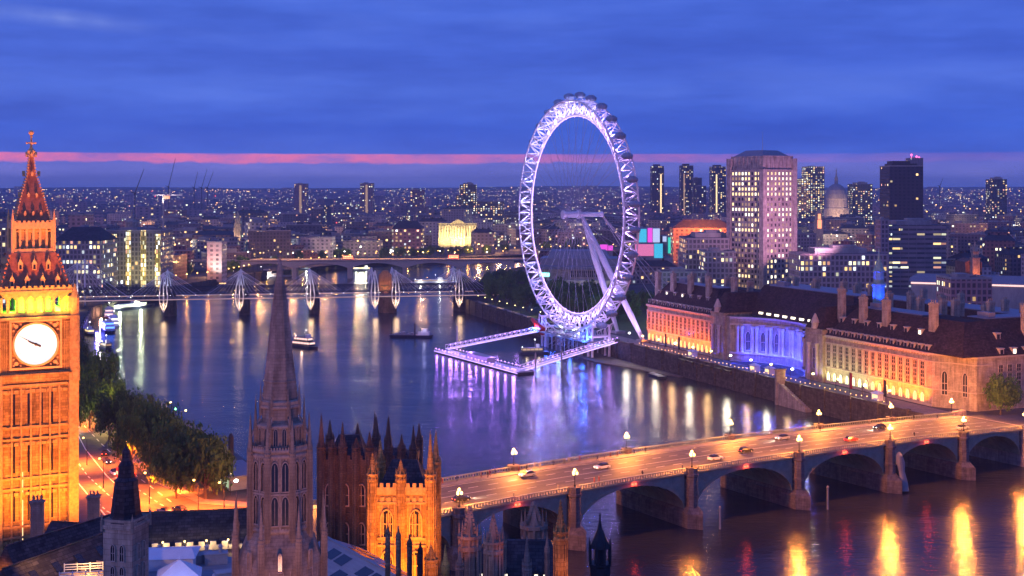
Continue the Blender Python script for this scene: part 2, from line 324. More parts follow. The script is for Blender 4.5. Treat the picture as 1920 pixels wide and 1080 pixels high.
def water_material():
    m = bpy.data.materials.new('river water'); m.use_nodes = True; t = NT(m.node_tree)
    p = t.n('TexCoord').outputs['Object']
    a = t.noise(t.v('MULTIPLY', p, (0.35, 0.9, 1.0)), 0.55, 4.0, 0.65)
    b = t.noise(t.v('MULTIPLY', p, (0.12, 0.3, 1.0)), 0.22, 3.0, 0.6)
    h = t.m('ADD', t.m('MULTIPLY', a, 0.55), t.m('MULTIPLY', b, 0.9))
    bp = t.n('Bump', None, Strength=0.34, Distance=1.0, Height=h)
    c = t.ramp(t.noise(p, 0.012, 3.0), [(0.35, (0.014, 0.018, 0.034)), (0.65, (0.026, 0.025, 0.036))])
    rg = t.ramp(t.noise(t.v('MULTIPLY', p, (0.4, 1.0, 1.0)), 0.03, 3.0), [(0.35, (0.15, 0.15, 0.15)), (0.65, (0.23, 0.23, 0.23))])
    bs = t.n('BsdfPrincipled', None, Base_Color=c, Roughness=rg, IOR=1.33, Specular_IOR_Level=0.5, Normal=bp.outputs[0])
    t.nt.links.new(bs.outputs[0], t.n('OutputMaterial').inputs[0]); return m
WATER = water_material()
kind(MB().add([(-900, -100, WZ), (2600, -100, WZ), (2600, 2200, WZ), (-900, 2200, WZ)], [(0, 1, 2, 3)]).build('river_water', WATER), 'structure')
def bank(name, line, z, far, mat):
    """flat ground out to far corners with a river wall down into the water"""
    mb = MB(); poly = list(line) + far
    mb.add([(x, y, z) for x, y in poly], [list(range(len(poly)))])
    o = mb.build(name, mat)
    import bmesh
    bm = bmesh.new(); bm.from_mesh(o.data); bmesh.ops.triangulate(bm, faces=bm.faces[:])
    for f in bm.faces:
        if f.normal.z < 0: f.normal_flip()
    bm.to_mesh(o.data); bm.free()
    kind(o, 'structure'); return o
bank('right_bank_ground', right_bank, RZ, [(5000, 1990), (5000, 60)], M['earth'])
bank('left_bank_ground', left_bank, LZ, [(5000, 2160), (5000, 2600), (-5000, 2600), (-5000, 0)], M['earth'])
def river_wall(line, z, label, parapet=1.0):
    mb = MB()
    for (x0, y0), (x1, y1) in zip(line[:-1], line[1:]):
        a, b = Vector((x0, y0, 0)), Vector((x1, y1, 0)); d = (b-a).normalized(); n = Vector((-d.y, d.x, 0))
        L = (b-a).length; mb.T = Matrix.Translation(a) @ Matrix.Rotation(math.atan2(d.y, d.x), 4, 'Z')
        mb.box(0, L, -0.55, 0.55, WZ-3, z-0.5); mb.box(0, L, -0.75, 0.75, z-0.5, z-0.05); mb.box(0, L, -0.4, 0.4, z-0.05, z+parapet)
        k = 0
        while k*16+8 < L: mb.bc(k*16+8, 0, WZ-3, 1.6, 2.0, z+parapet+0.35-WZ+3); k += 1
    o = mb.build('river_wall', M['granite']); tag(o, label, 'river wall'); return o
river_wall(right_bank[4:11], RZ, 'dark granite embankment wall below the promenade on the right bank')
river_wall(left_bank[3:10], LZ, 'granite embankment wall under the trees along the left bank')
river_wall(left_bank[0:3], LZ, 'granite terrace wall at the foot of the dark gothic roofs')
# foreshore uncovered at low tide
fs = [CH(-55, -15), CH(-10, -17), CH(30, -17), CH(66, -17.5), CH(60, -22), CH(30, -27), CH(5, -33), CH(-25, -30)]
kind(MB().prism([(q.x, q.y) for q in fs], WZ-1.5, WZ+0.5, [(q.x*0.985+1.0, q.y*0.985+9.5) for q in fs]).build('foreshore_mud', M['mud']), 'structure')
# far terrain rising to the hills
def hill(x, y):
    d = max(0.0, (y - 3500)/6500); h = 86*min(d, 1.0)**1.5
    return 3.0 + h*(0.86 + 0.14*math.sin(x/900.0+0.7)*math.cos(x/2300.0)) + (3*math.sin(x/310.0) if y > 7000 else 0)
mb = MB(); ys = [2600, 3500, 4500, 5500, 6500, 7500, 8500, 9500, 10500, 12000]; xs = [-8000+500*i for i in range(33)]
mb.add([(x, y, hill(x, min(y, 10000)) if y > 2600 else LZ) for y in ys for x in xs],
       [(j*33+i, j*33+i+1, (j+1)*33+i+1, (j+1)*33+i) for j in range(len(ys)-1) for i in range(32)])
kind(mb.build('far_hills', M['earth']), 'structure')
# streets on the left bank
def strip(name, pts, z, mat): return kind(MB().add([(p.x, p.y, z) for p in pts], [list(range(len(pts)))]).build(name, mat), 'structure')
road = [G(60, 742, LZ), G(138, 760, LZ), G(205, 830, LZ), G(290, 905, LZ), G(372, 945, LZ), G(470, 952, LZ), G(640, 930, LZ), G(640, 1000, LZ), G(420, 1030, LZ), G(60, 1040, LZ)]
strip('embankment_road', road, LZ+0.008, M['asphalt'])
walk = [G(205, 826, LZ), G(214, 822, LZ), G(300, 894, LZ), G(380, 936, LZ), G(462, 942, LZ), G(470, 951, LZ), G(372, 944, LZ), G(290, 904, LZ)]
kind(MB().prism([(p.x, p.y) for p in walk], LZ-0.2, LZ+0.13).build('embankment_pavement', M['paving']), 'structure')
mk = MB()
def dash(a, b, n, duty, w, z):
    for i in range(n):
        p, q = a.lerp(b, i/n), a.lerp(b, (i+duty)/n); d = (q-p).normalized(); s = Vector((-d.y, d.x, 0))*w/2
        mk.add([(v.x, v.y, z) for v in (p-s, q-s, q+s, p+s)], [(0, 1, 2, 3)])
for pts, n, du in [([(138, 800), (160, 842), (200, 892), (262, 950)], 1, 1), ([(138, 856), (165, 893), (200, 925), (250, 965)], 5, .55), ([(138, 895), (175, 940), (205, 975)], 1, 1),
                   ([(150, 790), (190, 832), (250, 888), (330, 948)], 5, .5), ([(240, 905), (300, 945), (380, 985)], 6, .5), ([(170, 930), (200, 958), (260, 990)], 4, .5)]:
    for (a, b) in zip(pts[:-1], pts[1:]): dash(G(*a, LZ), G(*b, LZ), n, du, 0.28, LZ+0.014)
kind(mk.build('embankment_road_markings', M['paint']), 'structure')
# promenade and lawns on the right bank
pr = [CH(228, -16.2), CH(20, -15.2), CH(-40, -14), CH(-40, -2), CH(228, -2)]
strip('promenade_paving', pr, RZ+0.008, M['paving'])
strip('gardens_lawn', [Vector(p+(0,)) for p in [(38, 720), (18, 770), (-24, 895), (60, 930), (150, 800), (95, 715)]], RZ+0.008, M['grass'])
strip('waterfront_path', [Vector(p+(0,)) for p in [(36, 710), (14, 767), (-31, 903), (-24, 905), (19, 769), (42, 712)]], RZ+0.016, M['paving'])
strip('bridge_foot_road', [CH(232, -17), CH(221, 6), CH(232, 90), CH(300, 90), BR(240, -6, 0), BR(177, 0, 0), BR(175, 28, 0)], RZ+0.02, M['asphalt'])
# ---------------------------------------------------------------- gothic kit
def arch_pts(w, z0, z1, k=5):
    """pointed arch outline in x,z, counter-clockwise from bottom left"""
    h = w/2; zs = z1 - w*0.8; pts = [(-h, z0), (h, z0), (h, zs)]
    for i in range(1, k): a = i/k; pts.append((h*(1-a**1.6), zs + (z1-zs)*math.sin(a*math.pi/2)))
    pts.append((0, z1))
    for i in range(k-1, 0, -1): a = i/k; pts.append((-h*(1-a**1.6), zs + (z1-zs)*math.sin(a*math.pi/2)))
    pts.append((-h, zs)); return pts
def arch_window_mesh(w, h, fr=0.18, dep=0.28, bars=1, trans=True, frame=None, pane=None, square=False):
    """traceried window against a wall at y=0 facing -y: slot 0 frame, slot 1 pane"""
    mb = MB()
    o = [(-w/2, 0), (w/2, 0), (w/2, h), (-w/2, h)] if square else arch_pts(w, 0, h)
    i = [(-w/2+fr, fr), (w/2-fr, fr), (w/2-fr, h-fr), (-w/2+fr, h-fr)] if square else arch_pts(w-2*fr, fr, h-fr*1.2)
    n = len(o)
    vs = [(x, -dep, z) for x, z in o] + [(x, -dep, z) for x, z in i] + [(x, 0.05, z) for x, z in o] + [(x, -0.03, z) for x, z in i]
    fs = []
    for k in range(n):
        j = (k+1) % n
        fs += [(k, j, n+j, n+k), (j, k, 2*n+k, 2*n+j), (n+k, n+j, 3*n+j, 3*n+k)]
    mb.add(vs, fs)
    for b in range(1, bars+1): x = -w/2 + w*b/(bars+1); mb.box(x-fr*.35, x+fr*.35, -dep*.8, -0.02, fr*.5, h-fr-(0 if square else w*.25))
    if trans: mb.box(-w/2+fr*.5, w/2-fr*.5, -dep*.75, -0.025, h*.48-fr*.4, h*.48+fr*.4)
    mb.cm = 1; mb.add([(x, -0.035, z) for x, z in i], [list(range(n))])
    return mb.mesh('window', [frame or M['gothic_trim'], pane or M['darkglass']])
def turret_shape(mb, x, y, z0, z1, zt, r, n=8, crockets=True):
    h = zt - z1
    mb.lathe(x, y, [(r, z0), (r, z1-r*1.2), (r*1.22, z1-r*1.0), (r*1.22, z1-r*.6), (r, z1-r*.5), (r, z1), (r*1.28, z1+r*.15), (r*1.28, z1+r*.45), (r*.86, z1+r*.5), (r*.62, z1+h*.35), (r*.16, z1+h*.86), (r*.1, z1+h*.9)], n)
    for k in range(n):
        th = 2*math.pi*k/n; cx, cy = x+r*1.06*math.cos(th), y+r*1.06*math.sin(th)
        mb.lathe(cx, cy, [(r*.13, z0), (r*.13, z1+r*.5), (r*.02, z1+r*1.6)], 4)
    if crockets:
        for q in range(6):
            zz = z1+r*.5+(h*.82-r*.5)*(q+.5)/6; rr = r*(.86-.70*(q+.5)/6)
            for k in range(0, n, 2 if n > 6 else 1):
                th = 2*math.pi*(k+.5)/n+math.pi/n; mb.bc(x+rr*math.cos(th), y+rr*math.sin(th), zz, r*.22, r*.22, r*.26)
    mb.tube((x, y, z1+h*.86), (x, y, zt), r*.06, r*.03, 4); mb.ball((x, y, z1+h*.90), r*.24, 6, 4); mb.ball((x, y, z1+h*.965), r*.13, 5, 3)
def parapet_shape(mb, hx, hy, z, h, step, t=0.35):
    for s in (-1, 1):
        mb.box(-hx, hx, s*hy-t/2, s*hy+t/2, z, z+h*.55)
        mb.box(s*hx-t/2, s*hx+t/2, -hy+t/2, hy-t/2, z, z+h*.55)
    n = max(2, int(2*hx/step))
    for i in range(n):
        c = -hx + 2*hx*(i+.5)/n
        for s in (-1, 1): mb.bc(c, s*hy, z+h*.55, step*.55, t, h*.45)
    n = max(2, int(2*hy/step))
    for i in range(n):
        c = -hy + 2*hy*(i+.5)/n
        for s in (-1, 1): mb.bc(s*hx, c, z+h*.55, t, step*.55, h*.45)
FLOOD = (1.0, 0.225, 0.006)
# ---------------------------------------------------------------- the clock tower
def clock_tower():
    D = 269.0; s = 262.0/F
    rz = R(27.0); loc = Vector((XD(58.5, D), D, 0))
    T = thing('clock_tower', 'tall floodlit gothic clock tower with a glowing white dial beside the river', 'clock tower', loc, rz)
    z = lambda py: H - (py - HY)*s
    hw = 7.35
    def rib(mb, half, za, zb, n, w, d):
        for i in range(n):
            x = -half + 2*half*(i+.5)/n
            for q in range(4):
                mb.T = Matrix.Rotation(q*math.pi/2, 4, 'Z'); mb.box(x-w/2, x+w/2, -half-d, -half+.05, za, zb)
        mb.T = None
    sh = MB(); zc = z(700)
    sh.box(-hw, hw, -hw, hw, 0, zc)
    o = sh.build('shaft', M['gold_stone'], T)
    tr = MB()
    for py in (705, 722, 800, 822, 895, 915, 985, 1005): zz = z(py); tr.box(-hw-.28, hw+.28, -hw-.28, hw+.28, zz-.22, zz+.22)
    rib(tr, hw, 0, z(722), 8, .34, .34)
    for i in range(14):                                                   # cusped panel heads under the string courses
        x = -hw + 2*hw*(i+.5)/14
        for py in (826, 919, 1009, 728):
            for q in range(4):
                tr.T = Matrix.Rotation(q*math.pi/2, 4, 'Z'); tr.box(x-.4, x+.4, -hw-.2, -hw+.05, z(py)-.9, z(py)-.25)
    tr.T = None
    for sx in (-1, 1):
        for sy in (-1, 1): tr.bc(sx*hw, sy*hw, 0, 1.9, 1.9, zc)
    tr.build('shaft_tracery', M['gold_trim'], T)
    slit = MB(); slit.box(-.19, .19, -hw-.06, -hw+.1, 0, 6.2); sm = slit.mesh('slit_window', M['darkglass'])
    slit2 = MB(); slit2.box(-.2, .2, -hw-.06, -hw+.1, 0, 4.2); sm2 = slit2.mesh('slit_window', G_['warmwin'])
    for q in (0, 1):
        for x in (-4.1, -1.35, 1.2, 3.2):
            for py in (800, 890, 980):
                a = q*math.pi/2; put('slit_window', sm, T, (x*math.cos(a), x*math.sin(a), z(py)+.6), a)
        for py in (893, 945, 985): put('slit_window', sm2, T, ((-2.6)*math.cos(q*math.pi/2), -2.6*math.sin(q*math.pi/2), z(py)-3.2), q*math.pi/2)
    # clock stage
    hc = 7.6; ck = MB(); ck.box(-hc, hc, -hc, hc, zc, z(598))
    for i in range(6): ck.box(-hc-.1-.12*i, hc+.1+.12*i, -hc-.1-.12*i, hc+.1+.12*i, zc-1.8+.3*i, zc-1.5+.3*i)
    ck.build('clock_stage', M['gold_stone'], T)
    ct = MB(); ct.box(-hc-.5, hc+.5, -hc-.5, hc+.5, z(600), z(594)); ct.box(-hc-.3, hc+.3, -hc-.3, hc+.3, zc, zc+.35)
    for sx in (-1, 1):
        for sy in (-1, 1): ct.lathe(sx*hc, sy*hc, [(1.0, zc-2), (1.0, z(594)), (.9, z(594)+.2), (.9, z(560)), (.05, z(533))], 8)
    for q in range(4):
        ct.T = Matrix.Rotation(q*math.pi/2, 4, 'Z')
        for i in range(5):
            for sx in (-1, 1): ct.box(sx*(5.55+.35*i)-.07, sx*(5.55+.35*i)+.07, -hc-.22, -hc+.05, zc+.4, z(604))
        for i in range(9): ct.box(-4.4+i*1.1-.4, -4.4+i*1.1+.4, -hc-.3, -hc+.05, zc-.1-1.25, zc-.35)
    ct.T = None; ct.build('clock_stage_carving', M['gold_trim'], T)
    zd = z(645.5)
    for q in (0, 1):
        fr = MB(); e = 5.05
        for (x0, x1, z0, z1, d) in ((-e, e, -e, -e+.42, .5), (-e, e, e-.42, e, .5), (-e, -e+.42, -e+.42, e-.42, .5), (e-.42, e, -e+.42, e-.42, .5)):
            fr.box(x0, x1, -hc-d, -hc+.02, zd+z0, zd+z1)
        for sx in (-1, 1):
            for sz in (-1, 1):
                for (dx, dz, r) in ((3.75, 3.75, .42), (4.25, 2.9, .2), (2.9, 4.25, .2), (4.2, 4.2, .22)):
                    fr.tube((sx*dx, -hc-.28, zd+sz*dz), (sx*dx, -hc+.02, zd+sz*dz), r, r, 8)
        a = q*math.pi/2
        f = fr.build('dial_frame', M['gilt'], T, rz=a)
        ring = MB(); N = 48
        for i in range(N):
            t0, t1 = 2*math.pi*i/N, 2*math.pi*(i+1)/N
            pts = [(r*math.cos(t_), -hc+y, zd+r*math.sin(t_)) for r, y in ((4.12, -.12), (4.5, -.12), (4.5, -.55), (4.12, -.55)) for t_ in (t0, t1)]
            ring.add(pts, [(0, 1, 3, 2), (2, 3, 5, 4), (4, 5, 7, 6), (6, 7, 1, 0)])
        ring.build('dial_ring', M['gilt'], f)
        dm = MB(); dm.add([(4.1*math.cos(2*math.pi*i/N), -hc-.15, zd+4.2*math.sin(2*math.pi*i/N)) for i in range(N)], [list(range(N))])
        dial = dm.build('clock_dial', G_['dial'], T, rz=a)
        nm = MB()
        for i in range(60):
            th = math.pi/2 - 2*math.pi*i/60; r0, r1, w = (3.30, 3.86, .05) if i % 5 == 0 else (3.72, 3.86, .03)
            nm.tube((r0*math.cos(th), -hc-.17, zd+r0*math.sin(th)), (r1*math.cos(th), -hc-.17, zd+r1*math.sin(th)), w, w, 4)
        nm.build('hour_marks', material('faded bronze numerals', (0.42, 0.38, 0.30), 0.6), dial)
        for nme, ang, L, w, tail in (('minute_hand', 300, 3.75, .07, 1.1), ('hour_hand', 295, 1.75, .17, 1.0)):
            th = math.pi/2 - R(ang); hm = MB(); dx, dz = math.cos(th), math.sin(th)
            hm.tube((-tail*dx, -hc-.34, zd-tail*dz), (L*.6*dx, -hc-.34, zd+L*.6*dz), w*1.5, w*1.2, 5)
            hm.tube((L*.6*dx, -hc-.34, zd+L*.6*dz), (L*dx, -hc-.34, zd+L*dz), w*1.2, w*.3, 5)
            if nme == 'hour_hand': hm.tube((-.2*dx, -hc-.4, zd-.2*dz), (.2*dx, -hc-.4, zd+.2*dz), .3, .3, 8)
            hm.build(nme, M['dark_steel'], dial)
    # open belfry
    za, zb = z(594), z(550); hb = 7.0
    core = MB(); core.box(-3.4, 3.4, -3.4, 3.4, za, zb); core.build('bell_chamber', M['gothic_trim'], T)
    bf = MB(); bf.box(-hb-.2, hb+.2, -hb-.2, hb+.2, zb-.8, zb); bf.box(-hb-.1, hb+.1, -hb-.1, hb+.1, za, za+.9)
    for q in range(4):
        bf.T = Matrix.Rotation(q*math.pi/2, 4, 'Z')
        for i in range(9):
            x = -hb + 2*hb*i/8; wd = .62 if i not in (0, 8) else 1.3
            bf.box(x-wd/2, x+wd/2, -hb, -hb+.7, za+.9, zb-.8)
            if i < 8:
                xc = x + hb/8; zt = zb-.8
                for k in range(4):
                    u0 = hb/8*(1-k/4); bf.box(xc-hb/8, xc-u0*.75, -hb+.1, -hb+.6, zt-.35*(4-k)*.5-.0, zt-.35*(3-k)*.5); bf.box(xc+u0*.75, xc+hb/8, -hb+.1, -hb+.6, zt-.35*(4-k)*.5, zt-.35*(3-k)*.5)
    bf.T = None; bf.build('belfry_arcade', M['gold_trim'], T)
    for x in (-4.6, -1.5, 1.5, 4.6):
        for q in (0, 1):
            a = q*math.pi/2; y = -5.2
            light('POINT', (x*math.cos(a)-y*math.sin(a), x*math.sin(a)+y*math.cos(a), za+1.4), 2600, (.10, 1.0, .03), .3, parent=T)
    # lower roof with dormers, lantern, spire
    zl, zm = z(475), z(422)
    co_ = MB(); co_.box(-hb-.5, hb+.5, -hb-.5, hb+.5, zb, zb+.5); parapet_shape(co_, hb+.2, hb+.2, zb+.5, 1.0, 1.1)
    co_.build('belfry_cornice', M['gold_trim'], T)
    rf = MB(); sq = math.sqrt(2)
    rf.lathe(0, 0, [(6.7*sq, zb+.5), (5.6*sq, zb+2.6), (4.35*sq, zl)], 4)
    for e in range(4):
        th = math.pi/2*e + math.pi/4
        for k in range(9): u = k/9; r = (6.75-2.3*u)*sq; rf.bc(r*math.cos(th), r*math.sin(th), zb+.6+(zl-zb-.6)*u, .38, .38, .5)
    rf.build('lower_roof', M['iron_roof'], T)
    dmr = MB(); dmr.box(-.42, .42, -.6, .9, 0, 1.3); dmr.prism([(-.55, -.65), (.55, -.65), (.55, .9), (-.55, .9)], 1.3, 2.3, [(-.02, -.65), (.02, -.65), (.02, .9), (-.02, .9)])
    dmr.tube((0, -.6, 2.2), (0, -.6, 2.9), .07, .03, 4)
    dmr.cm = 1; dmr.box(-.22, .22, -.66, -.6, .2, 1.1); dmm = dmr.mesh('dormer', [M['gilt'], M['darkglass']])
    for q in (0, 1, 3):
        a = q*math.pi/2
        for row, xs, zz, y in ((0, (-4.4, -1.5, 1.5, 4.4), zb+1.3, -6.0), (1, (-2.7, 0, 2.7), zb+4.6, -4.95)):
            for x in xs: put('dormer', dmm, T, (x*math.cos(a)-y*math.sin(a), x*math.sin(a)+y*math.cos(a), zz), a)
    ln = MB(); hl = 3.85; ln.box(-hl+.9, hl-.9, -hl+.9, hl-.9, zl, zm); ln.box(-hl-.35, hl+.35, -hl-.35, hl+.35, zl, zl+.8); ln.box(-hl-.25, hl+.25, -hl-.25, hl+.25, zm-.9, zm)
    for q in range(4):
        ln.T = Matrix.Rotation(q*math.pi/2, 4, 'Z')
        for i in range(7): x = -hl + 2*hl*i/6; ln.box(x-.24, x+.24, -hl, -hl+.5, zl+.8, zm-.9)
        for i in range(6): x = -hl + 2*hl*(i+.5)/6; ln.box(x-.5, x+.5, -hl+.05, -hl+.4, zm-1.5, zm-1.25); ln.box(x-.06, x+.06, -hl-.2, -hl-.05, zm-.1, zm+.9)
    ln.T = None; parapet_shape(ln, hl+.2, hl+.2, zm, .8, .9, .2)
    for sx in (-1, 1):
        for sy in (-1, 1): ln.lathe(sx*(hl+.2), sy*(hl+.2), [(.32, zl), (.32, zm+1.0), (.03, zm+3.2)], 6)
    ln.build('lantern', M['gilt'], T)
    sp = MB(); zs, ze = zm, z(283)
    sp.lathe(0, 0, [(3.6*sq, zs), (3.3*sq, zs+.9), (2.25*sq, zs+5.0), (.85*sq, z(330)), (.30*sq, ze)], 4)
    sd = sp; sd.cm = 1
    for e in range(4):
        th = math.pi/2*e + math.pi/4
        for k in range(24):
            u = k/24; zz = zs+1+(ze-zs-1)*u
            r = (3.3-1.05*u/.32 if u < .32 else 2.25-1.4*(u-.32)/.34 if u < .66 else .85-.55*(u-.66)/.34)*sq
            sd.bc(r*math.cos(th), r*math.sin(th), zz, .3, .3, .34)
    for q in range(4):
        sd.T = Matrix.Rotation(q*math.pi/2, 4, 'Z')
        for zz, y, n in ((zs+1.8, -3.1, 3), (zs+5.6, -2.15, 2), (zs+10, -1.4, 1), (zs+14, -.75, 1)):
            for i in range(n):
                x = (i-(n-1)/2)*1.55; sd.box(x-.2, x+.2, y-.35, y+.2, zz, zz+.5); sd.prism([(x-.3, y-.4), (x+.3, y-.4), (x+.3, y+.2), (x-.3, y+.2)], zz+.5, zz+1.1, [(x, y-.4), (x, y-.4), (x, y+.2), (x, y+.2)])
    sd.T = None; sd.build('spire', [M['iron_roof'], M['gilt']], T)
    fi = MB(); fi.lathe(0, 0, [(.75, ze-.4), (.85, ze+.2), (.3, ze+.9), (.18, ze+3.0)], 8); fi.ball((0, 0, ze+4.0), .55, 8, 6)
    for a in range(4): fi.tube((0, 0, z(266)), (.85*math.cos(a*math.pi/2), .85*math.sin(a*math.pi/2), z(266)), .2, .14, 5); fi.ball((.85*math.cos(a*math.pi/2), .85*math.sin(a*math.pi/2), z(266)), .25, 5, 3)
    fi.tube((0, 0, ze+3), (0, 0, z(243)), .14, .07, 6); fi.ball((0, 0, z(253)), .32, 6, 4); fi.tube((-.55, 0, z(247)), (.55, 0, z(247)), .09, .09, 4)
    fi.build('finial', M['gilt'], T)
    m4 = Matrix.Translation(loc) @ Matrix.Rotation(rz, 4, 'Z')
    L = lambda x, y, zz: m4 @ Vector((x, y, zz))
    for x in (-13, 2, 14): light('SPOT', L(x, -26, 8), 95000, FLOOD, 1.0, L(x*.35, -7, 36), 80, .7)
    light('SPOT', L(26, 2, 8), 60000, FLOOD, 1.0, L(7, 0, 36), 80, .7)
    for x in (-9, 9): light('SPOT', L(x, -30, 20), 92000, (1.0, .25, .05), 1.0, L(x*.3, -5, 66), 44, .7)
    light('SPOT', L(3, -34, 30), 230000, (1.0, .22, .03), 1.0, L(0, -2, 82), 34, .6)
    for x in (-5, 0, 5): light('SPOT', L(x, -10.5, zc+11.0), 2300, (1.0, .62, .10), .4, L(x, -6.8, zb), 110, .8)
clock_tower()

# ---------------------------------------------------------------- the brown central spire
def central_tower():
    D = 130.0; s = D/F; loc = Vector((XD(525, D), D, 0)); z = lambda py: H-(py-HY)*s
    T = thing('gothic_spire_tower', 'unlit brown octagonal gothic tower with a tall crocketed spire in the foreground', 'spire tower', loc, -math.atan2(loc.x, D)*-1)
    T.rotation_euler[2] = math.atan2(-loc.x, D)*1.0; T.scale = (.83, .83, 1)
    def octa(mb, prof): mb.lathe(0, 0, prof, 8, math.pi/8*0)
    r1, r2, r3 = 3.55, 3.0, 2.35
    b = MB(); octa(b, [(5.6, 20), (5.4, z(1045)), (4.5, z(1010)), (r1, z(990)), (r1, z(838))]); b.build('lower_stage', M['gothic'], T)
    u = MB(); octa(u, [(r2, z(838)), (r2-.12, z(790)), (r3, z(786)), (r3-.1, z(758))]); u.build('upper_stage', M['gothic'], T)
    sp = MB(); octa(sp, [(2.32, z(758)), (1.9, z(700)), (1.36, z(620)), (.72, z(540)), (.27, z(496)), (.14, z(490))])
    cr = sp
    for e in range(8):
        th = 2*math.pi*(e+.5)/8
        for k in range(22):
            f = k/22; zz = z(752)+(z(500)-z(752))*f; r = 2.3*(1-f) + .28*f
            cr.bc(r*math.cos(th), r*math.sin(th), zz, .16, .16, .2)
        for py in (700, 655, 612):
            f = (752-py)/252; r = (r3-.38)*(1-f)+.22*f
    for py in (715, 672, 625, 585, 545): f = (758-py)/262; r = 2.3*(1-f)+.25*f+.02; cr.lathe(0, 0, [(r, z(py)), (r+.07, z(py)+.06), (r+.07, z(py)+.2), (r, z(py)+.26)], 8)
    cr.tube((0, 0, z(495)), (0, 0, z(474)), .05, .03, 5); cr.ball((0, 0, z(488)), .2, 6, 4); cr.tube((-.3, 0, z(482)), (.3, 0, z(482)), .05, .05, 4); cr.tube((0, -.3, z(482)), (0, .3, z(482)), .05, .05, 4)
    cr.build('spire', M['gothic'], T)
    bd = MB()
    for py, r in ((1003, r1+.12), (985, r1+.15), (848, r1+.15), (838, r1+.22), (795, r2+.1), (760, r3+.22), (752, r3+.1)): bd.lathe(0, 0, [(r-.1, z(py)-.12), (r, z(py)), (r, z(py)+.16), (r-.12, z(py)+.26)], 8)
    for k in range(64):
        th = 2*math.pi*k/64; 
        e = (th/(math.pi/4)) % 1.0; rr = lambda r: r*math.cos(math.pi/8)/math.cos((e-.5)*math.pi/4)
        for r, py in ((r1+.1, 838), (r3+.12, 758)): bd.bc(rr(r)*math.cos(th+math.pi/8), rr(r)*math.sin(th+math.pi/8), z(py)+.15, .16, .16, .32)
    bd.build('string_courses', M['gothic_trim'], T)
    up_, low_ = MB(), MB()
    for e in range(8):                                                    # blind tracery on every face
        th = 2*math.pi*e/8; n = Vector((math.cos(th), math.sin(th), 0))
        for r, za_, zb_, offs in ((r1, z(985), z(850), (-1.25, -1.13, -.06, .06, 1.13, 1.25)), (r2-.05, z(832), z(796), (-1.05, -.02, 1.05)), (5.35, z(1080), z(1050), (-1.9, -1.2, -.4, .4, 1.2, 1.9))):
            rb_ = low_ if r > 5 else up_
            for o in offs: rb_.T = Matrix.Translation(n*r*math.cos(math.pi/8)) @ Matrix.Rotation(th+math.pi/2, 4, 'Z'); rb_.box(o-.045, o+.045, -.12, .06, za_, zb_)
        rb_ = up_; rb_.T = Matrix.Translation(n*r1*math.cos(math.pi/8)) @ Matrix.Rotation(th+math.pi/2, 4, 'Z')
        for k in range(7):
            x = -1.08+.36*k
            for py in (851, 915.5, 981): rb_.box(x-.1, x+.1, -.1, .05, z(py)-.12, z(py)+.12)
        rb_.box(-1.3, 1.3, -.16, .05, z(917)-.04, z(914))
    up_.T = None; up_.build('blind_tracery', M['gothic_trim'], T); low_.T = None; low_.build('base_ribs', M['gothic_trim'], T)
    tm = MB(); turret_shape(tm, 0, 0, 0, z(838)-z(1060)-.2, z(775)-z(1060), .34, 8); tme = tm.mesh('corner_turret', M['gothic'])
    tm = MB(); turret_shape(tm, 0, 0, 0, z(795)-z(838), z(740)-z(838), .2, 6); tms = tm.mesh('pinnacle', M['gothic'])
    tm = MB(); turret_shape(tm, 0, 0, 0, 1.4, 3.2, .15, 6, False); tmt = tm.mesh('pinnacle', M['gothic'])
    for e in range(8):
        th = 2*math.pi*(e+.5)/8
        put('corner_turret', tme, T, (5.7*math.cos(th), 5.7*math.sin(th), z(1210)))
        put('corner_turret', tme, T, (3.82*math.cos(th), 3.82*math.sin(th), z(1060)))
        put('pinnacle', tms, T, (3.15*math.cos(th), 3.15*math.sin(th), z(838)))
        put('pinnacle', tmt, T, (2.5*math.cos(th), 2.5*math.sin(th), z(775)))
        a = MB(); p0 = Vector((3.7*math.cos(th), 3.7*math.sin(th), z(815))); p1 = Vector((2.5*math.cos(th), 2.5*math.sin(th), z(780)))
        a.tube(p0, p1, .1, .08, 4); a.build('flying_buttress', M['gothic_trim'], T)
    w1 = arch_window_mesh(.98, z(855)-z(912), .1, .2, 1, False, M['gothic_trim']); w2 = arch_window_mesh(.98, z(918)-z(974), .1, .2, 1, False, M['gothic_trim'])
    w3 = arch_window_mesh(.62, z(795)-z(830), .08, .16, 1, False, M['gothic_trim']); w4 = arch_window_mesh(.6, z(1010)-z(1046), .1, .25, 1, False, M['gothic_trim'])
    for e in range(8):
        th = 2*math.pi*e/8; ap = math.cos(math.pi/8); rz = th + math.pi/2
        n = Vector((math.cos(th), math.sin(th), 0)); tn = Vector((-n.y, n.x, 0))
        if e in (2,): pass
        for sd in (-1, 1):
            q = n*(r1*ap) + tn*sd*.62
            put('window', w1, T, (q.x, q.y, z(912)), rz); put('window', w2, T, (q.x, q.y, z(974)), rz)
            q = n*(r2*ap-.02) + tn*sd*.5; put('window', w3, T, (q.x, q.y, z(830)), rz)
        q = n*(5.38*ap); put('window', w4, T, (q.x, q.y, z(1052)), rz)
    light('SPOT', (loc.x+6, D-30, 38), 15000, (1.0, .42, .30), 2.0, (loc.x, D, 60), 70, .8)
    light('POINT', (loc.x+.1, D-.2, z(948)), 25, (1.0, .75, .35), .3)
central_tower()

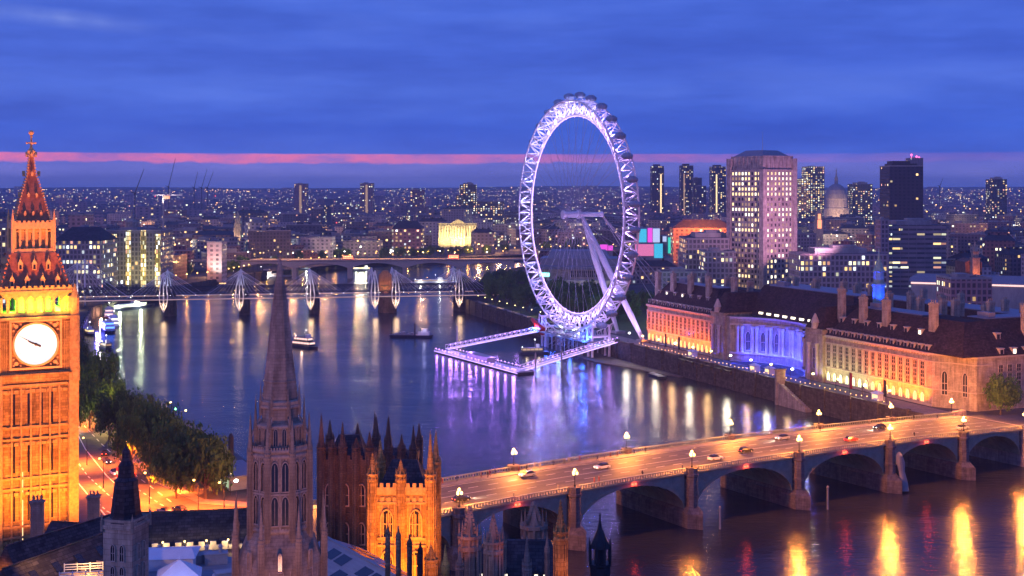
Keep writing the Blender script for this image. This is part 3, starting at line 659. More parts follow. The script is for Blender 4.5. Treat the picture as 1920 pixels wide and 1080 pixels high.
# ---------------------------------------------------------------- palace towers near the bridge
W_BIG = arch_window_mesh(2.3, 4.9, .22, .35, 3, True, M['gold_trim'])
W_DARK = arch_window_mesh(1.5, 4.2, .2, .35, 1, True, M['gothic_trim'])
def gothic_tower(label, px, D, half, ztop, turrets, stone, trim, rz, roof_top, win, rows, cols, group=None, ztur=None, depth=None):
    loc = Vector((XD(px, D), D, 0)); T = thing('gothic_tower', label, 'gothic tower', loc, rz, group); hy = depth or half
    b = MB(); b.box(-half, half, -hy, hy, LZ, ztop); b.build('wall', stone, T)
    tr = MB()
    for zz in (ztop-.6, ztop-2.2, ztop-8.2, ztop-9.4, ztop-15.5): tr.box(-half-.2, half+.2, -hy-.2, hy+.2, zz, zz+.35)
    n = 9
    for q in range(4):
        tr.T = Matrix.Rotation(q*math.pi/2, 4, 'Z'); hh, oo = (half, hy) if q % 2 == 0 else (hy, half)
        for i in range(n): x = -hh+2*hh*(i+.5)/n; tr.box(x-.09, x+.09, -oo-.14, -oo+.03, ztop-22, ztop-2.2); tr.box(x-.35, x+.35, -oo-.12, -oo+.03, ztop-2.0, ztop-1.1)
    tr.T = None; parapet_shape(tr, half+.1, hy+.1, ztop-.25, 1.6, 1.1, .3); tr.build('parapet_carving', trim, T)
    for (x, y, zt) in turrets:
        m = MB(); turret_shape(m, x*half, y*hy, LZ, (ztur or ztop)+2.6, zt, half*.165); m.build('turret', stone, T)
    if roof_top:
        r = MB(); r.prism([(-half+.7, -hy+.7), (half-.7, -hy+.7), (half-.7, hy-.7), (-half+.7, hy-.7)], ztop-.2, roof_top, [(-half*.45, -.3), (half*.45, -.3), (half*.45, .3), (-half*.45, .3)])
        for i in range(7): r.tube((-half*.45+i*half*.15, 0, roof_top), (-half*.45+i*half*.15, 0, roof_top+.9), .06, .03, 4)
        r.build('roof', M['slate'], T)
    wme = win
    for r_ in range(rows):
        for c in range(cols):
            x = -half + 2*half*(c+.5)/cols
            for q in (0, 1):
                a = q*math.pi/2; y = -(hy if q == 0 else half)
                put('window', wme, T, (x*math.cos(a)-y*math.sin(a), x*math.sin(a)+y*math.cos(a), ztop-7.9-r_*7.0), a)
    return T, loc
D = 222.0; s = D/F
T, loc = gothic_tower('square gothic tower floodlit bright orange near the bridge, with four pinnacled turrets', 759, D, 4.9, ZY(908, D), [(-1, -1, ZY(838, D)), (1, -1, ZY(796, D)), (-1, 1, ZY(835, D)), (1, 1, ZY(815, D)), (-.02, -1, ZY(850, D))], M['gold_stone'], M['gold_trim'], R(-2), ZY(862, D), W_BIG, 3, 2)
for x in (-7, 0, 8): light('SPOT', (loc.x+x, D-13, 14), 24000, FLOOD, .6, (loc.x+x*.4, D-4, 27), 95, .7)
light('SPOT', (loc.x+3, D-22, 20), 42000, FLOOD, .6, (loc.x+1, D, 38), 60, .7)
gothic_tower('dark brown gothic tower left of the orange tower, with four slender spired turrets', 655, 238, 4.4, ZY(858, 238), [(-1, -1, ZY(766, 238)), (-.12, -1, ZY(782, 238)), (-1, 1, ZY(795, 238)), (1, -1, ZY(800, 238)), (1, 1, ZY(786, 238)), (.45, -1, ZY(812, 238)), (-.55, -1, ZY(815, 238)), (.2, 1, ZY(800, 238))], M['gothic_shaded'], M['gothic_shaded'], R(-2), ZY(815, 238), W_DARK, 2, 3)
gothic_tower('dark gothic tower behind the orange tower, its black turret tops rising over the parapet', 742, 262, 4.3, ZY(858, 262), [(-.85, -1, ZY(762, 262)), (-.2, -1, ZY(770, 262)), (.95, -1, ZY(788, 262)), (1, 1, ZY(800, 262)), (.4, -1, ZY(806, 262)), (-.5, 1, ZY(790, 262))], M['gothic_shaded'], M['gothic_shaded'], R(-2), ZY(840, 262), W_DARK, 1, 2)
# lone turrets along the bottom edge
def lone_turret(label, px, py, D, r, py1, stone, group=None, windows=True):
    loc = Vector((XD(px, D), D, 0)); T = thing('stone_turret', label, 'turret', loc, 0, group)
    m = MB(); turret_shape(m, 0, 0, LZ, ZY(py1, D), ZY(py, D), r); m.build('shaft', stone, T)
    if windows:
        s_ = MB()
        for k in range(8):
            th = 2*math.pi*k/8; n = Vector((math.cos(th), math.sin(th))); 
            for zz in (ZY(py1, D)-r*4.2, ZY(py1, D)-r*8.5):
                s_.T = Matrix.Translation((n.x*r*.93, n.y*r*.93, zz)) @ Matrix.Rotation(th+math.pi/2, 4, 'Z'); s_.box(-r*.12, r*.12, -.05, .05, 0, r*2.6)
        s_.build('slit_panels', M['darkglass'], T)
    return loc
lone_turret('broad dull purple stone turret right of the orange tower', 881, 948, 196, 1.55, 1010, M['gothic'])
lone_turret('purple stone turret with a slim spire before the second bridge arch', 925, 962, 172, 1.15, 1020, M['gothic'])
lone_turret('thin dark turret beside the slim purple stone spire', 942, 985, 200, .6, 1018, M['gothic'])
lone_turret('big blunt stone turret standing in front of the bridge pier', 1001, 940, 210, 1.9, 992, M['gothic'])
lone_turret('narrow pinnacle rising in front of the big blunt stone turret', 988, 1002, 150, .5, 1060, M['gothic'])
lone_turret('thin pinnacle between the big blunt turret and the half-lit turret', 1026, 995, 190, .35, 1030, M['gothic'])
l3 = lone_turret('slender turret lit orange on its lower half, right of the steep dark roof', 1051, 936, 168, .82, 1000, M['gold_stone'])
light('SPOT', (l3.x+1, 168-9, 28), 5500, FLOOD, .4, (l3.x, 168, 36), 70, .5)
l4 = lone_turret('short orange-lit turret at the right corner of the orange tower', 808, 1022, 190, .85, 1052, M['gold_stone'])
light('SPOT', (l4.x+1, 190-9, 26), 5000, FLOOD, .4, (l4.x, 190, 33), 80, .5)
l5 = lone_turret('small orange-lit pinnacle lowest beside the orange tower', 835, 1020, 170, .5, 1062, M['gold_stone'])
light('SPOT', (l5.x+1, 170-7, 30), 2200, FLOOD, .4, (l5.x, 170, 36), 80, .5)
lone_turret('dim stone pinnacle between the lowest orange pinnacle and the broad purple turret', 862, 1030, 175, .5, 1060, M['gothic'])
for px, py, D, lb in ((1040, 965, 0, None),): pass
for k, (px, py, D, r, py1) in enumerate([(727, 980, 160, .28, 1000), (747, 985, 158, .28, 1005), (768, 1000, 155, .28, 1018), (788, 1015, 152, .28, 1032)]):
    lone_turret('thin black pinnacle before the orange tower, one of a row along the white roof', px, py, D, r, py1, M['slate'], 'thin black pinnacles before the orange tower', False)
# steep dark roof with lit dormers
D = 205; T = thing('steep_roofed_range', 'steep blue black roof with lit dormer windows at the bottom edge', 'palace building', (XD(972, D), D, 0), R(-3))
b = MB(); b.box(-7.5, 7.5, -5, 5, LZ, ZY(1072, D)); b.build('wall', M['gothic'], T)
r = MB(); r.prism([(-7.9, -5.4), (7.9, -5.4), (7.9, 5.4), (-7.9, 5.4)], ZY(1072, D), ZY(1012, D), [(-5.2, -.5), (5.2, -.5), (5.2, .5), (-5.2, .5)])
for i in range(14): r.tube((-5.2+.8*i, 0, ZY(1012, D)), (-5.2+.8*i, 0, ZY(1012, D)+.9), .07, .03, 4)
r.build('roof', M['slate'], T)
dm = MB(); dm.box(-.42, .42, -.5, 1.6, 0, 1.2); dm.prism([(-.55, -.6), (.55, -.6), (.55, 1.6), (-.55, 1.6)], 1.2, 1.8, [(-.02, -.6), (.02, -.6), (.02, 1.6), (-.02, 1.6)]); dm.cm = 1; dm.box(-.26, .26, -.56, -.5, .2, 1.05)
da = dm.mesh('dormer', [M['slate'], G_['whitewin']])
for x in (-5.6, -4.3, -3.0, -1.7, 1.5, 3.0, 4.4): put('dormer', da, T, (x, -5.0, ZY(1072, D)+.2))
# black open lantern
D = 150; T = thing('ventilation_lantern', 'black iron open lantern with a spike at the bottom edge against the water', 'roof lantern', (XD(1125, D), D, 0))
z = lambda py: ZY(py, D)
m = MB(); m.lathe(0, 0, [(1.25, 20), (1.25, z(1062)), (1.4, z(1058)), (1.4, z(1055))], 8); m.build('base', M['blackiron'], T)
m = MB()
for k in range(8):
    th = 2*math.pi*(k+.5)/8; x, y = 1.18*math.cos(th), 1.18*math.sin(th)
    m.tube((x, y, z(1056)), (x, y, z(1025)), .11, .11, 5); m.lathe(x*1.1, y*1.1, [(.12, z(1060)), (.12, z(1022)), (.02, z(1008))], 4)
m.build('columns', M['blackiron'], T)
m = MB(); m.lathe(0, 0, [(1.3, z(1026)), (1.2, z(1020)), (.8, z(1010)), (.36, z(992)), (.12, z(975)), (.08, z(968))], 8); m.tube((0, 0, z(972)), (0, 0, z(955)), .06, .03, 4); m.ball((0, 0, z(966)), .16, 6, 4)
m.lathe(0, 0, [(.75, z(1056)), (.7, z(1025))], 6); m.build('spire', M['blackiron'], T)

# ---------------------------------------------------------------- roofs at the lower left
D = 142; z = lambda py: ZY(py, D)
T = thing('black_spired_turret', 'pale square turret with a stepped black spire in front of the orange street', 'turret', (XD(236.5, D), D, 0), R(-14))
m = MB(); m.box(-1.75, 1.75, -1.75, 1.75, 10, z(985)); m.box(-1.95, 1.95, -1.95, 1.95, z(985), z(978)); m.box(-1.8, 1.8, -1.8, 1.8, z(978), z(968)); m.build('wall', M['portland'], T)
m = MB(); m.lathe(0, 0, [(2.0, z(975)), (1.62, z(962)), (1.5, z(940)), (1.25, z(905)), (1.28, z(900)), (.9, z(894)), (.82, z(872)), (.5, z(864)), (.42, z(846)), (.12, z(838)), (.03, z(828))], 8); m.build('spire', M['slate'], T)
pm = MB(); turret_shape(pm, 0, 0, 0, 1.0, 2.1, .17, 6, False); pm = pm.mesh('corner_pinnacle', M['portland'])
for a in (-1, 1):
    for b_ in (-1, 1): put('corner_pinnacle', pm, T, (a*1.85, b_*1.85, z(990)))
wl = arch_window_mesh(.62, 1.9, .08, .15, 1, True, M['portland_trim'])
for q in range(4):
    a = q*math.pi/2
    for x in (-.55, .55):
        for zz in (z(1045), z(1085)): put('window', wl, T, (x*math.cos(a)+1.75*math.sin(a), x*math.sin(a)-1.75*math.cos(a), zz), a)
def gable_house(name, label, cat, loc, rz, L, Wd, ze, zr, wall, roof, z0=LZ, chim=0, win=None, nwin=0, hip=0.0):
    T = thing(name, label, cat, loc, rz)
    MB().box(-L/2, L/2, -Wd/2, Wd/2, z0, ze).build('wall', wall, T)
    r = MB(); r.prism([(-L/2-.4, -Wd/2-.4), (L/2+.4, -Wd/2-.4), (L/2+.4, Wd/2+.4), (-L/2-.4, Wd/2+.4)], ze, zr, [(-L/2-.4+hip, -.1), (L/2+.4-hip, -.1), (L/2+.4-hip, .1), (-L/2-.4+hip, .1)])
    r.box(-L/2-.3+hip, L/2+.3-hip, -.16, .16, zr-.05, zr+.18)
    r = r.build('roof', roof, T)
    for k in range(chim):
        x = -L/2 + L*(k+.5)/chim; m = MB(); m.bc(x, 0, zr-1.5, 1.2, .8, 3.2); m.bc(x, 0, zr+1.7, 1.4, 1.0, .25)
        for d in (-.35, .35): m.lathe(x+d, 0, [(.16, zr+1.95), (.14, zr+2.6)], 6)
        m.build('chimney', wall, r)
    for k in range(nwin): put('window', win, T, (-L/2 + L*(k+.5)/nwin, -Wd/2, ze-3.0), 0)
    return T
W_SMALL = arch_window_mesh(1.0, 1.6, .12, .2, 1, False, M['gothic_trim'], G_['dimwin'], True)
D = 205
gable_house('slate_hall', 'slate roofed hall at the foot of the clock tower, its end lit orange', 'hall', (XD(120, D), D, 0), R(62), 22, 8.5, ZY(1075, D), ZY(992, D), M['gothic'], M['slate'], chim=0)
gable_house('slate_hall', 'low cross gabled slate roof beside the black spired turret', 'hall', (XD(160, 232), 232, 0), R(-12), 13, 8, ZY(1020, 232), ZY(982, 232), M['gothic'], M['slate'], chim=0)
light('SPOT', (XD(10, 200), 190, 20), 60000, FLOOD, .6, (XD(110, 205), 208, 26), 80, .7)
D = 236; T = gable_house('long_slate_range', 'long dark slate range with a lamplit battlemented wall behind the brown spire tower', 'palace range', (XD(372, D), D, 0), R(9), 24, 10, ZY(1012, D), ZY(958, D), M['portland'], M['slate'], hip=0)
m = MB(); parapet_shape(m, 12.2, 5.4, ZY(1012, D)-.4, 1.5, 1.9, .4); m.build('battlements', M['portland_trim'], T)
for i in range(6):
    x = -9.5+3.8*i; q = MB(); q.tube((0, 0, 0), (0, 0, 1.3), .06, .05, 5); q.cm = 1; q.ball((0, 0, 1.5), .2, 6, 4); q.build('wall_lamp', [M['blackiron'], G_['globe']], T, (x, -6.0, ZY(1012, D)-.1))
    light('POINT', (x, -6.6, ZY(1012, D)+1.0), 260, (1.0, .7, .35), .2, parent=T)
# chimneys, dormers and vents on the slate roofs
for k, (px, D, zz, lb) in enumerate(((70, 214, 31.5, 'stout chimney stack on the slate roof at the foot of the clock tower'), (176, 226, 29.5, 'stout chimney stack left of the black spired turret'))):
    m = MB(); m.box(-1, 1, -.7, .7, LZ, zz); m.box(-1.2, 1.2, -.9, .9, zz, zz+.3)
    for d in (-.6, 0, .6): m.lathe(d, 0, [(.22, zz+.3), (.18, zz+1.2)], 6)
    tag(m.build('chimney_stack', M['gothic'], None, (XD(px, D), D, 0), R(10)), lb, 'chimney')
D = 178; T = gable_house('slate_hall', 'brown slate roof with small dormers at the bottom left, lit orange along its edge', 'hall', (XD(112, D), D, 0), R(66), 20, 9.5, ZY(1098, D), ZY(1030, D), M['gothic'], M['slate'], chim=0)
dd = MB(); dd.box(-.5, .5, -.2, 1.6, 0, 1.0); dd.prism([(-.65, -.35), (.65, -.35), (.65, 1.6), (-.65, 1.6)], 1.0, 1.7, [(-.02, -.35), (.02, -.35), (.02, 1.6), (-.02, 1.6)]); dd.cm = 1; dd.box(-.3, .3, -.26, -.2, .15, .9)
ddm = dd.mesh('dormer', [M['gothic_trim'], M['darkglass']])
for i in range(6): put('dormer', ddm, T, (-8+3.1*i, -3.3, ZY(1098, D)+.9))
sk = MB(); sk.box(-.6, .6, -.75, .75, -.05, .12); skm = sk.mesh('skylight', M['darkglass'])
for i in range(4):
    o = put('skylight', skm, T, (-6.5+4.2*i, -1.7, ZY(1098, D)+(ZY(1030, D)-ZY(1098, D))*(1-1.7/5.15)+.03)); o.rotation_euler[0] = math.atan2(ZY(1030, D)-ZY(1098, D), 5.15)
light('SPOT', (XD(60, 172), 168, 40), 9000, (1.0, .45, .12), .5, (XD(120, 178), 178, 32), 90, .8)
# flat roofs and marquee behind the turret
D = 188; T = thing('flat_roofed_block', 'flat grey roofed courtyard block beneath the white marquee', 'palace building', (XD(375, D), D, 0), R(6))
m = MB(); m.box(-15, 13, -14, 13, LZ, ZY(1045, 201)-.4); m.build('wall', M['portland'], T)
m = MB(); m.box(-15.2, 13.2, -14.2, 13.2, ZY(1045, 201)-.4, ZY(1045, 201)); m.build('roof', M['lead'], T)
zr = ZY(1045, 201)
for k in range(7):
    m = MB(); w = 1.2+.5*(k % 3); m.box(-w, w, -.9, .9, 0, 1.1+.4*(k % 2)); m.box(-w-.1, w+.1, -1, 1, 1.1+.4*(k % 2), 1.25+.4*(k % 2)); m.lathe(w*.4, 0, [(.3, 1.2), (.3, 2.0+.4*(k % 2)), (.45, 2.1+.4*(k % 2)), (.1, 2.5+.4*(k % 2))], 8)
    px = (292, 405, 432, 415, 380, 300, 398)[k]; D_ = (199, 198, 190, 178, 199, 170, 184)[k]
    tag(m.build('roof_vent', M['grey_steel'], None, (XD(px, D_), D_, zr), R(6+9*k)), 'grey plant box on the flat roof around the white marquees', 'roof vent', 'grey plant boxes on the flat roof')
T = thing('marquee', 'white peaked marquee tent lit blue from within on the flat grey roof', 'marquee', (XD(336, 188.5), 188.5, zr), R(12))
m = MB(); m.box(-2.9, 2.9, -2.4, 2.4, 0, 1.2); m.build('wall', M['canvas'], T)
m = MB(); m.prism([(-3.2, -2.7), (3.2, -2.7), (3.2, 2.7), (-3.2, 2.7)], 1.2, 3.2, [(-.2, -.2), (.2, -.2), (.2, .2), (-.2, .2)]); m.tube((0, 0, 3.1), (0, 0, 3.7), .06, .04, 5); m.build('canopy', M['canvas'], T)
T2 = thing('marquee', 'wide flat topped white marquee behind the peaked tent', 'marquee', (XD(318, 197), 197, zr), R(6))
m = MB(); m.box(-4.6, 4.0, -3.2, 3.2, 0, 1.8); m.build('wall', M['canvas'], T2)
m = MB(); m.prism([(-4.9, -3.5), (4.3, -3.5), (4.3, 3.5), (-4.9, 3.5)], 1.8, 2.5, [(-4.0, -.3), (3.4, -.3), (3.4, .3), (-4.0, .3)]); m.build('canopy', M['canvas'], T2)
light('POINT', (XD(336, 183), 183, zr+3.5), 500, (.25, .35, 1.0), .5)
T = thing('lit_rooftop_terrace', 'rooftop railings lit bright orange at the bottom left corner', 'terrace', (XD(165, 165), 165, ZY(1078, 165)), R(10))
m = MB(); m.box(-3.6, 3.6, -2.2, 2.2, -12, -.1); m.build('base', M['gothic'], T)
m = MB()
for zz in (.25, .55, .9):
    m.box(-3.2, 3.2, -1.9, -1.8, zz, zz+.09); m.box(-3.2, 3.2, 1.8, 1.9, zz, zz+.09)
for x in (-3.2, -1.6, 0, 1.6, 3.2): m.box(x-.05, x+.05, -1.9, -1.8, 0, 1.1); m.box(x-.05, x+.05, 1.8, 1.9, 0, 1.1)
m.build('railing', M['white_steel'], T); light('POINT', (0, 0, 1.2), 900, (1.0, .5, .12), .3, parent=T)
# pale sheeted roof right of the brown tower
D = 172; T = thing('sheeted_roof_range', 'long pale lilac sheeted roof with dark panels beside the brown spire tower', 'palace range', (XD(705, D), D, 0), R(-58))
zt = ZY(1010, 185)
m = MB(); m.box(-16, 16, -5.2, 5.2, LZ, zt-2.4); m.build('wall', M['gothic'], T)
m = MB(); m.prism([(-16.3, -5.6), (16.3, -5.6), (16.3, 5.6), (-16.3, 5.6)], zt-2.4, zt, [(-16.3, -.1), (16.3, -.1), (16.3, .1), (-16.3, .1)]); m.box(-16.3, 16.3, -.2, .2, zt-.05, zt+.15); rf = m.build('roof', M['lead'], T)
pn = MB()
for sd in (-1, 1):
    for i in range(9):
        for j in range(2):
            x0 = -15+3.4*i; y0, y1 = (.9, 2.6) if j == 0 else (3.1, 4.9); f = lambda y: zt-2.4*y/5.6+.07
            if (i+j) % 3 == 0: continue
            pn.add([(x0, sd*y0, f(y0)), (x0+2.8, sd*y0, f(y0)), (x0+2.8, sd*y1, f(y1)), (x0, sd*y1, f(y1))], [(0, 1, 2, 3) if sd < 0 else (3, 2, 1, 0)])
pn.build('roof_panel', M['darkglass'], rf)
light('SPOT', (XD(690, 150), 148, 46), 6500, (.75, .68, 1.0), 1.5, (XD(700, 172), 172, zt), 80, .8)
# ---------------------------------------------------------------- arched road bridge in front
M['pierstone'] = brickwork('grey bridge granite', (0.20, 0.165, 0.155), (0.13, 0.11, 0.10), 1.5, 0.7, var=0.2)
PIERS = [-62, -32.5, 0, 37, 75, 111, 143, 172]; BW = 27.0
def deck_z(s): u = (s-58)/120.0; return 9.6 - 2.4*u*u
def arch_bridge():
    T = thing('arched_road_bridge', 'grey green seven arched road bridge lit by globe lamps across the foreground river', 'bridge', BR(0, 0, 0), math.atan2(BR_U.y, BR_U.x))
    # local: x along, y across (0 near face), z up
    for k in range(7):
        a, b = PIERS[k]+1.9, PIERS[k+1]-1.9; mid, half = (a+b)/2, (b-a)/2; N = 18; m = MB()
        crown = deck_z(mid)-1.35; spring = -0.6
        zi = lambda x: spring + (crown-spring)*math.sqrt(max(0, 1-((x-mid)/half)**2))
        xs = [mid - half*math.cos(math.pi*i/N) for i in range(N+1)]
        for y0, y1 in ((0.0, .55), (BW-.55, BW)):
            for i in range(N):
                x0, x1 = xs[i], xs[i+1]
                m.add([(x0, y0, zi(x0)), (x1, y0, zi(x1)), (x1, y0, deck_z(x1)-.35), (x0, y0, deck_z(x0)-.35), (x0, y1, zi(x0)), (x1, y1, zi(x1)), (x1, y1, deck_z(x1)-.35), (x0, y1, deck_z(x0)-.35)],
                      [(0, 1, 2, 3), (5, 4, 7, 6), (0, 4, 5, 1)])
        for i in range(N):                                                # soffit
            x0, x1 = xs[i], xs[i+1]; m.add([(x0, .5, zi(x0)+.25), (x1, .5, zi(x1)+.25), (x1, BW-.5, zi(x1)+.25), (x0, BW-.5, zi(x0)+.25)], [(0, 3, 2, 1)])
        for r in range(1, 7):                                             # iron ribs under the deck
            y = BW*r/7
            for i in range(N): x0, x1 = xs[i], xs[i+1]; m.add([(x0, y-.2, zi(x0)-.02), (x1, y-.2, zi(x1)-.02), (x1, y+.2, zi(x1)-.02), (x0, y+.2, zi(x0)-.02), (x0, y-.2, zi(x0)+.3), (x1, y-.2, zi(x1)+.3), (x1, y+.2, zi(x1)+.3), (x0, y+.2, zi(x0)+.3)], [(0, 3, 2, 1), (0, 1, 5, 4), (2, 3, 7, 6)])
        for y0 in (-.16, BW+.01):                                         # moulded arch ring
            for i in range(N):
                x0, x1 = xs[i], xs[i+1]; o = .75
                m.add([(x0, y0, zi(x0)-.02), (x1, y0, zi(x1)-.02), (x1, y0, zi(x1)+o), (x0, y0, zi(x0)+o), (x0, y0+.15, zi(x0)-.02), (x1, y0+.15, zi(x1)-.02), (x1, y0+.15, zi(x1)+o), (x0, y0+.15, zi(x0)+o)], [(0, 1, 2, 3), (0, 4, 5, 1), (3, 2, 6, 7), (5, 4, 7, 6)])
        m.build('arch', M['bridge_green'], T)
        # shields in the spandrels
    for k in range(1, 7):
        s = PIERS[k]; zt = deck_z(s); m = MB()
        m.prism([(s-2.6, -2), (s, -5.2), (s+2.6, -2), (s+2.6, BW+2), (s, BW+5.2), (s-2.6, BW+2)], WZ-3, -0.8)
        m.prism([(s-2.6, -2), (s, -5.2), (s+2.6, -2), (s+2.6, BW+2), (s, BW+5.2), (s-2.6, BW+2)], -0.8, .5, [(s-1.8, -1.5), (s, -3.0), (s+1.8, -1.5), (s+1.8, BW+1.5), (s, BW+3), (s-1.8, BW+1.5)])
        m.box(s-1.9, s+1.9, .3, BW-.3, .5, zt-1.5)
        for y in (-.75, BW+.75):
            m.lathe(s, y, [(1.75, .5), (1.6, .9), (1.45, zt-1.2), (1.8, zt-.9), (1.8, zt-.4), (1.55, zt-.3), (1.55, zt+1.0), (1.75, zt+1.05), (1.75, zt+1.35)], 8)
            m.lathe(s, y, [(1.62, 3.1), (1.7, 3.2), (1.7, 3.5), (1.62, 3.6)], 8)
        m.build('pier', M['pierstone'], T)
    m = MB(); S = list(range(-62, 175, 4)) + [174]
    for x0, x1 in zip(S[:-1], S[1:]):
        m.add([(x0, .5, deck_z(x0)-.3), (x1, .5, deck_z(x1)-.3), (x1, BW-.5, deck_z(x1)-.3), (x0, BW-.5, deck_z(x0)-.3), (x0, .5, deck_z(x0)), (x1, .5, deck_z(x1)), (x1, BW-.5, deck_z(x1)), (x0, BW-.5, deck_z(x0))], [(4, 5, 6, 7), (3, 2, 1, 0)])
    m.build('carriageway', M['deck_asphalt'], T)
    for y0, y1, nm in ((.5, 4.2, 0), (BW-4.2, BW-.5, 1)):
        m = MB()
        for x0, x1 in zip(S[:-1], S[1:]):
            m.add([(x0, y0, deck_z(x0)), (x1, y0, deck_z(x1)), (x1, y1, deck_z(x1)), (x0, y1, deck_z(x0)), (x0, y0, deck_z(x0)+.15), (x1, y0, deck_z(x1)+.15), (x1, y1, deck_z(x1)+.15), (x0, y1, deck_z(x0)+.15)], [(4, 5, 6, 7), (0, 1, 5, 4), (2, 3, 7, 6)])
        m.build('footway', M['paving'], T)
    for y in (0, BW):
        m = MB()
        for x0, x1 in zip(S[:-1], S[1:]):
            z0, z1 = deck_z(x0), deck_z(x1)
            for ya, yb, za, zb in ((y-.45, y+.45, -.36, .0), (y-.22, y+.22, .0, .25), (y-.28, y+.28, 1.0, 1.2)):
                m.add([(x0, ya, z0+za), (x1, ya, z1+za), (x1, yb, z1+za), (x0, yb, z0+za), (x0, ya, z0+zb), (x1, ya, z1+zb), (x1, yb, z1+zb), (x0, yb, z0+zb)], [(0, 1, 5, 4), (4, 5, 6, 7), (2, 3, 7, 6), (3, 2, 1, 0)])
            n = 5
            for i in range(n):
                x = x0 + (x1-x0)*(i+.5)/n; z = deck_z(x); m.box(x-.13, x+.13, y-.1, y+.1, z+.25, z+1.0)
        m.build('parapet', M['bridge_green'], T)
    m = MB()
    for off, du, n in ((9.0, .5, 40), (13.5, .96, 20), (18.0, .5, 40)):
        for i in range(n):
            x0 = -60+232*i/n; x1 = x0 + 232/n*du; m.add([(x0, off-.09, deck_z(x0)+.012), (x1, off-.09, deck_z(x1)+.012), (x1, off+.09, deck_z(x1)+.012), (x0, off+.09, deck_z(x0)+.012)], [(0, 1, 2, 3)])
    for off in (4.6, BW-4.6):
        for x0, x1 in zip(S[:-1], S[1:]): m.add([(x0, off-.07, deck_z(x0)+.012), (x1, off-.07, deck_z(x1)+.012), (x1, off+.07, deck_z(x1)+.012), (x0, off+.07, deck_z(x0)+.012)], [(0, 1, 2, 3)])
    m.build('lane_markings', M['paint'], T)
    # red navigation lamps under the arch crowns
    for k in range(1, 6):
        mid = (PIERS[k]+PIERS[k+1])/2; m = MB()
        for d in (-.55, .55): m.ball((mid+d, -.35, deck_z(mid)-.75), .26, 8, 5)
        m.build('navigation_lamp', G_['red_lamp'], T)
        light('POINT', (mid, -.9, deck_z(mid)-.8), 500, (1.0, .06, .02), .3, parent=T)
    # approach spans on the bank
    m = MB()
    A = [(-62, deck_z(-62)), (-100, 4.0), (-125, LZ+.02)]
    for (x0, z0), (x1, z1) in zip(A[:-1], A[1:]): m.add([(x0, 0, z0), (x0, BW, z0), (x1, BW, z1), (x1, 0, z1), (x0, 0, -4), (x0, BW, -4), (x1, BW, -4), (x1, 0, -4)], [(0, 1, 2, 3), (0, 3, 7, 4), (1, 5, 6, 2)])
    m.build('approach_ramp', M['asphalt'], T)
    m = MB(); m.box(172, 179, -1.5, BW+1.5, WZ-3, deck_z(172)+1.2); 
    m = MB(); m.box(171.5, 178, -1.5, .4, WZ-3, deck_z(172)+1.4); m.box(171.5, 178, BW-.4, BW+1.5, WZ-3, deck_z(172)+1.4); m.box(171.6, 177.9, .4, BW-.4, WZ-3, deck_z(172)-.35); m.build('abutment', M['pinkstone'], T)
    m = MB(); m.add([(173.5, .5, deck_z(174)+.01), (215, .5, RZ+.03), (215, BW-.5, RZ+.03), (173.5, BW-.5, deck_z(174)+.01)], [(0, 1, 2, 3)]); m.build('approach_ramp', M['asphalt'], T)
arch_bridge()
# three-globe lamps on the piers
gl = MB(); gl.lathe(0, 0, [(.30, 0), (.30, .25), (.14, .5), (.10, 2.6), (.16, 2.8), (.07, 2.9), (.06, 3.7)], 8)
for k in range(3):
    th = 2*math.pi*k/3; gl.tube((0, 0, 2.6), (.55*math.cos(th), .55*math.sin(th), 2.75), .05, .04, 5); gl.tube((.55*math.cos(th), .55*math.sin(th), 2.7), (.55*math.cos(th), .55*math.sin(th), 2.95), .05, .05, 5)
post_me = gl.mesh('post', M['blackiron'])
gm = MB(); gm.ball((0, 0, 0), .34, 10, 7, 1.15); globe_me = gm.mesh('globe', G_['globe'])
LAMPC = (1.0, .29, .035)
def bridge_lamp(s, y, label, E=26000, lit=True):
    q = BR(s, y, deck_z(s)+1.35); T = thing('bridge_lamp', label, 'street lamp', q, 0, 'three globe lamps along the arched bridge')
    put('post', post_me, T)
    for k in range(3): th = 2*math.pi*k/3; put('globe', globe_me, T, (.55*math.cos(th), .55*math.sin(th), 3.2))
    put('globe', globe_me, T, (0, 0, 3.95))
    light('POINT', (0, 0, 4.75), E, LAMPC, .45, parent=T)
nm_far = ['unlit-looking far side bridge lamp nearest the orange tower', 'far side bridge lamp against the violet reflection on the river', 'far side bridge lamp over the white reflections', 'far side bridge lamp in front of the river wall steps', 'far side bridge lamp before the greenish shopfronts', 'far side bridge lamp before the curved corner of the long building']
nm_near = ['near side bridge lamp just right of the orange tower', 'near side bridge lamp over the pier with the blunt stone turret before it', 'near side bridge lamp third from the left, above the arch with deep shadow', 'near side bridge lamp in the middle of the lit roadway', 'near side bridge lamp above the pier with the hanging white tarpaulin', 'near side bridge lamp second from the right edge']
for k, s in enumerate(PIERS[1:7]):
    bridge_lamp(s, -.75, nm_near[k], 40000 if k != 1 else 18000); bridge_lamp(s, BW+.75, nm_far[k], 40000 if k != 0 else 7000)
bridge_lamp(172, -.75, 'near side bridge lamp at the right edge of the picture', 40000); bridge_lamp(172, BW+.75, 'far side bridge lamp at the end of the bridge near the round tree', 34000)
bridge_lamp(-55, BW+.75, 'far side bridge lamp hidden among the dark towers', 40000)
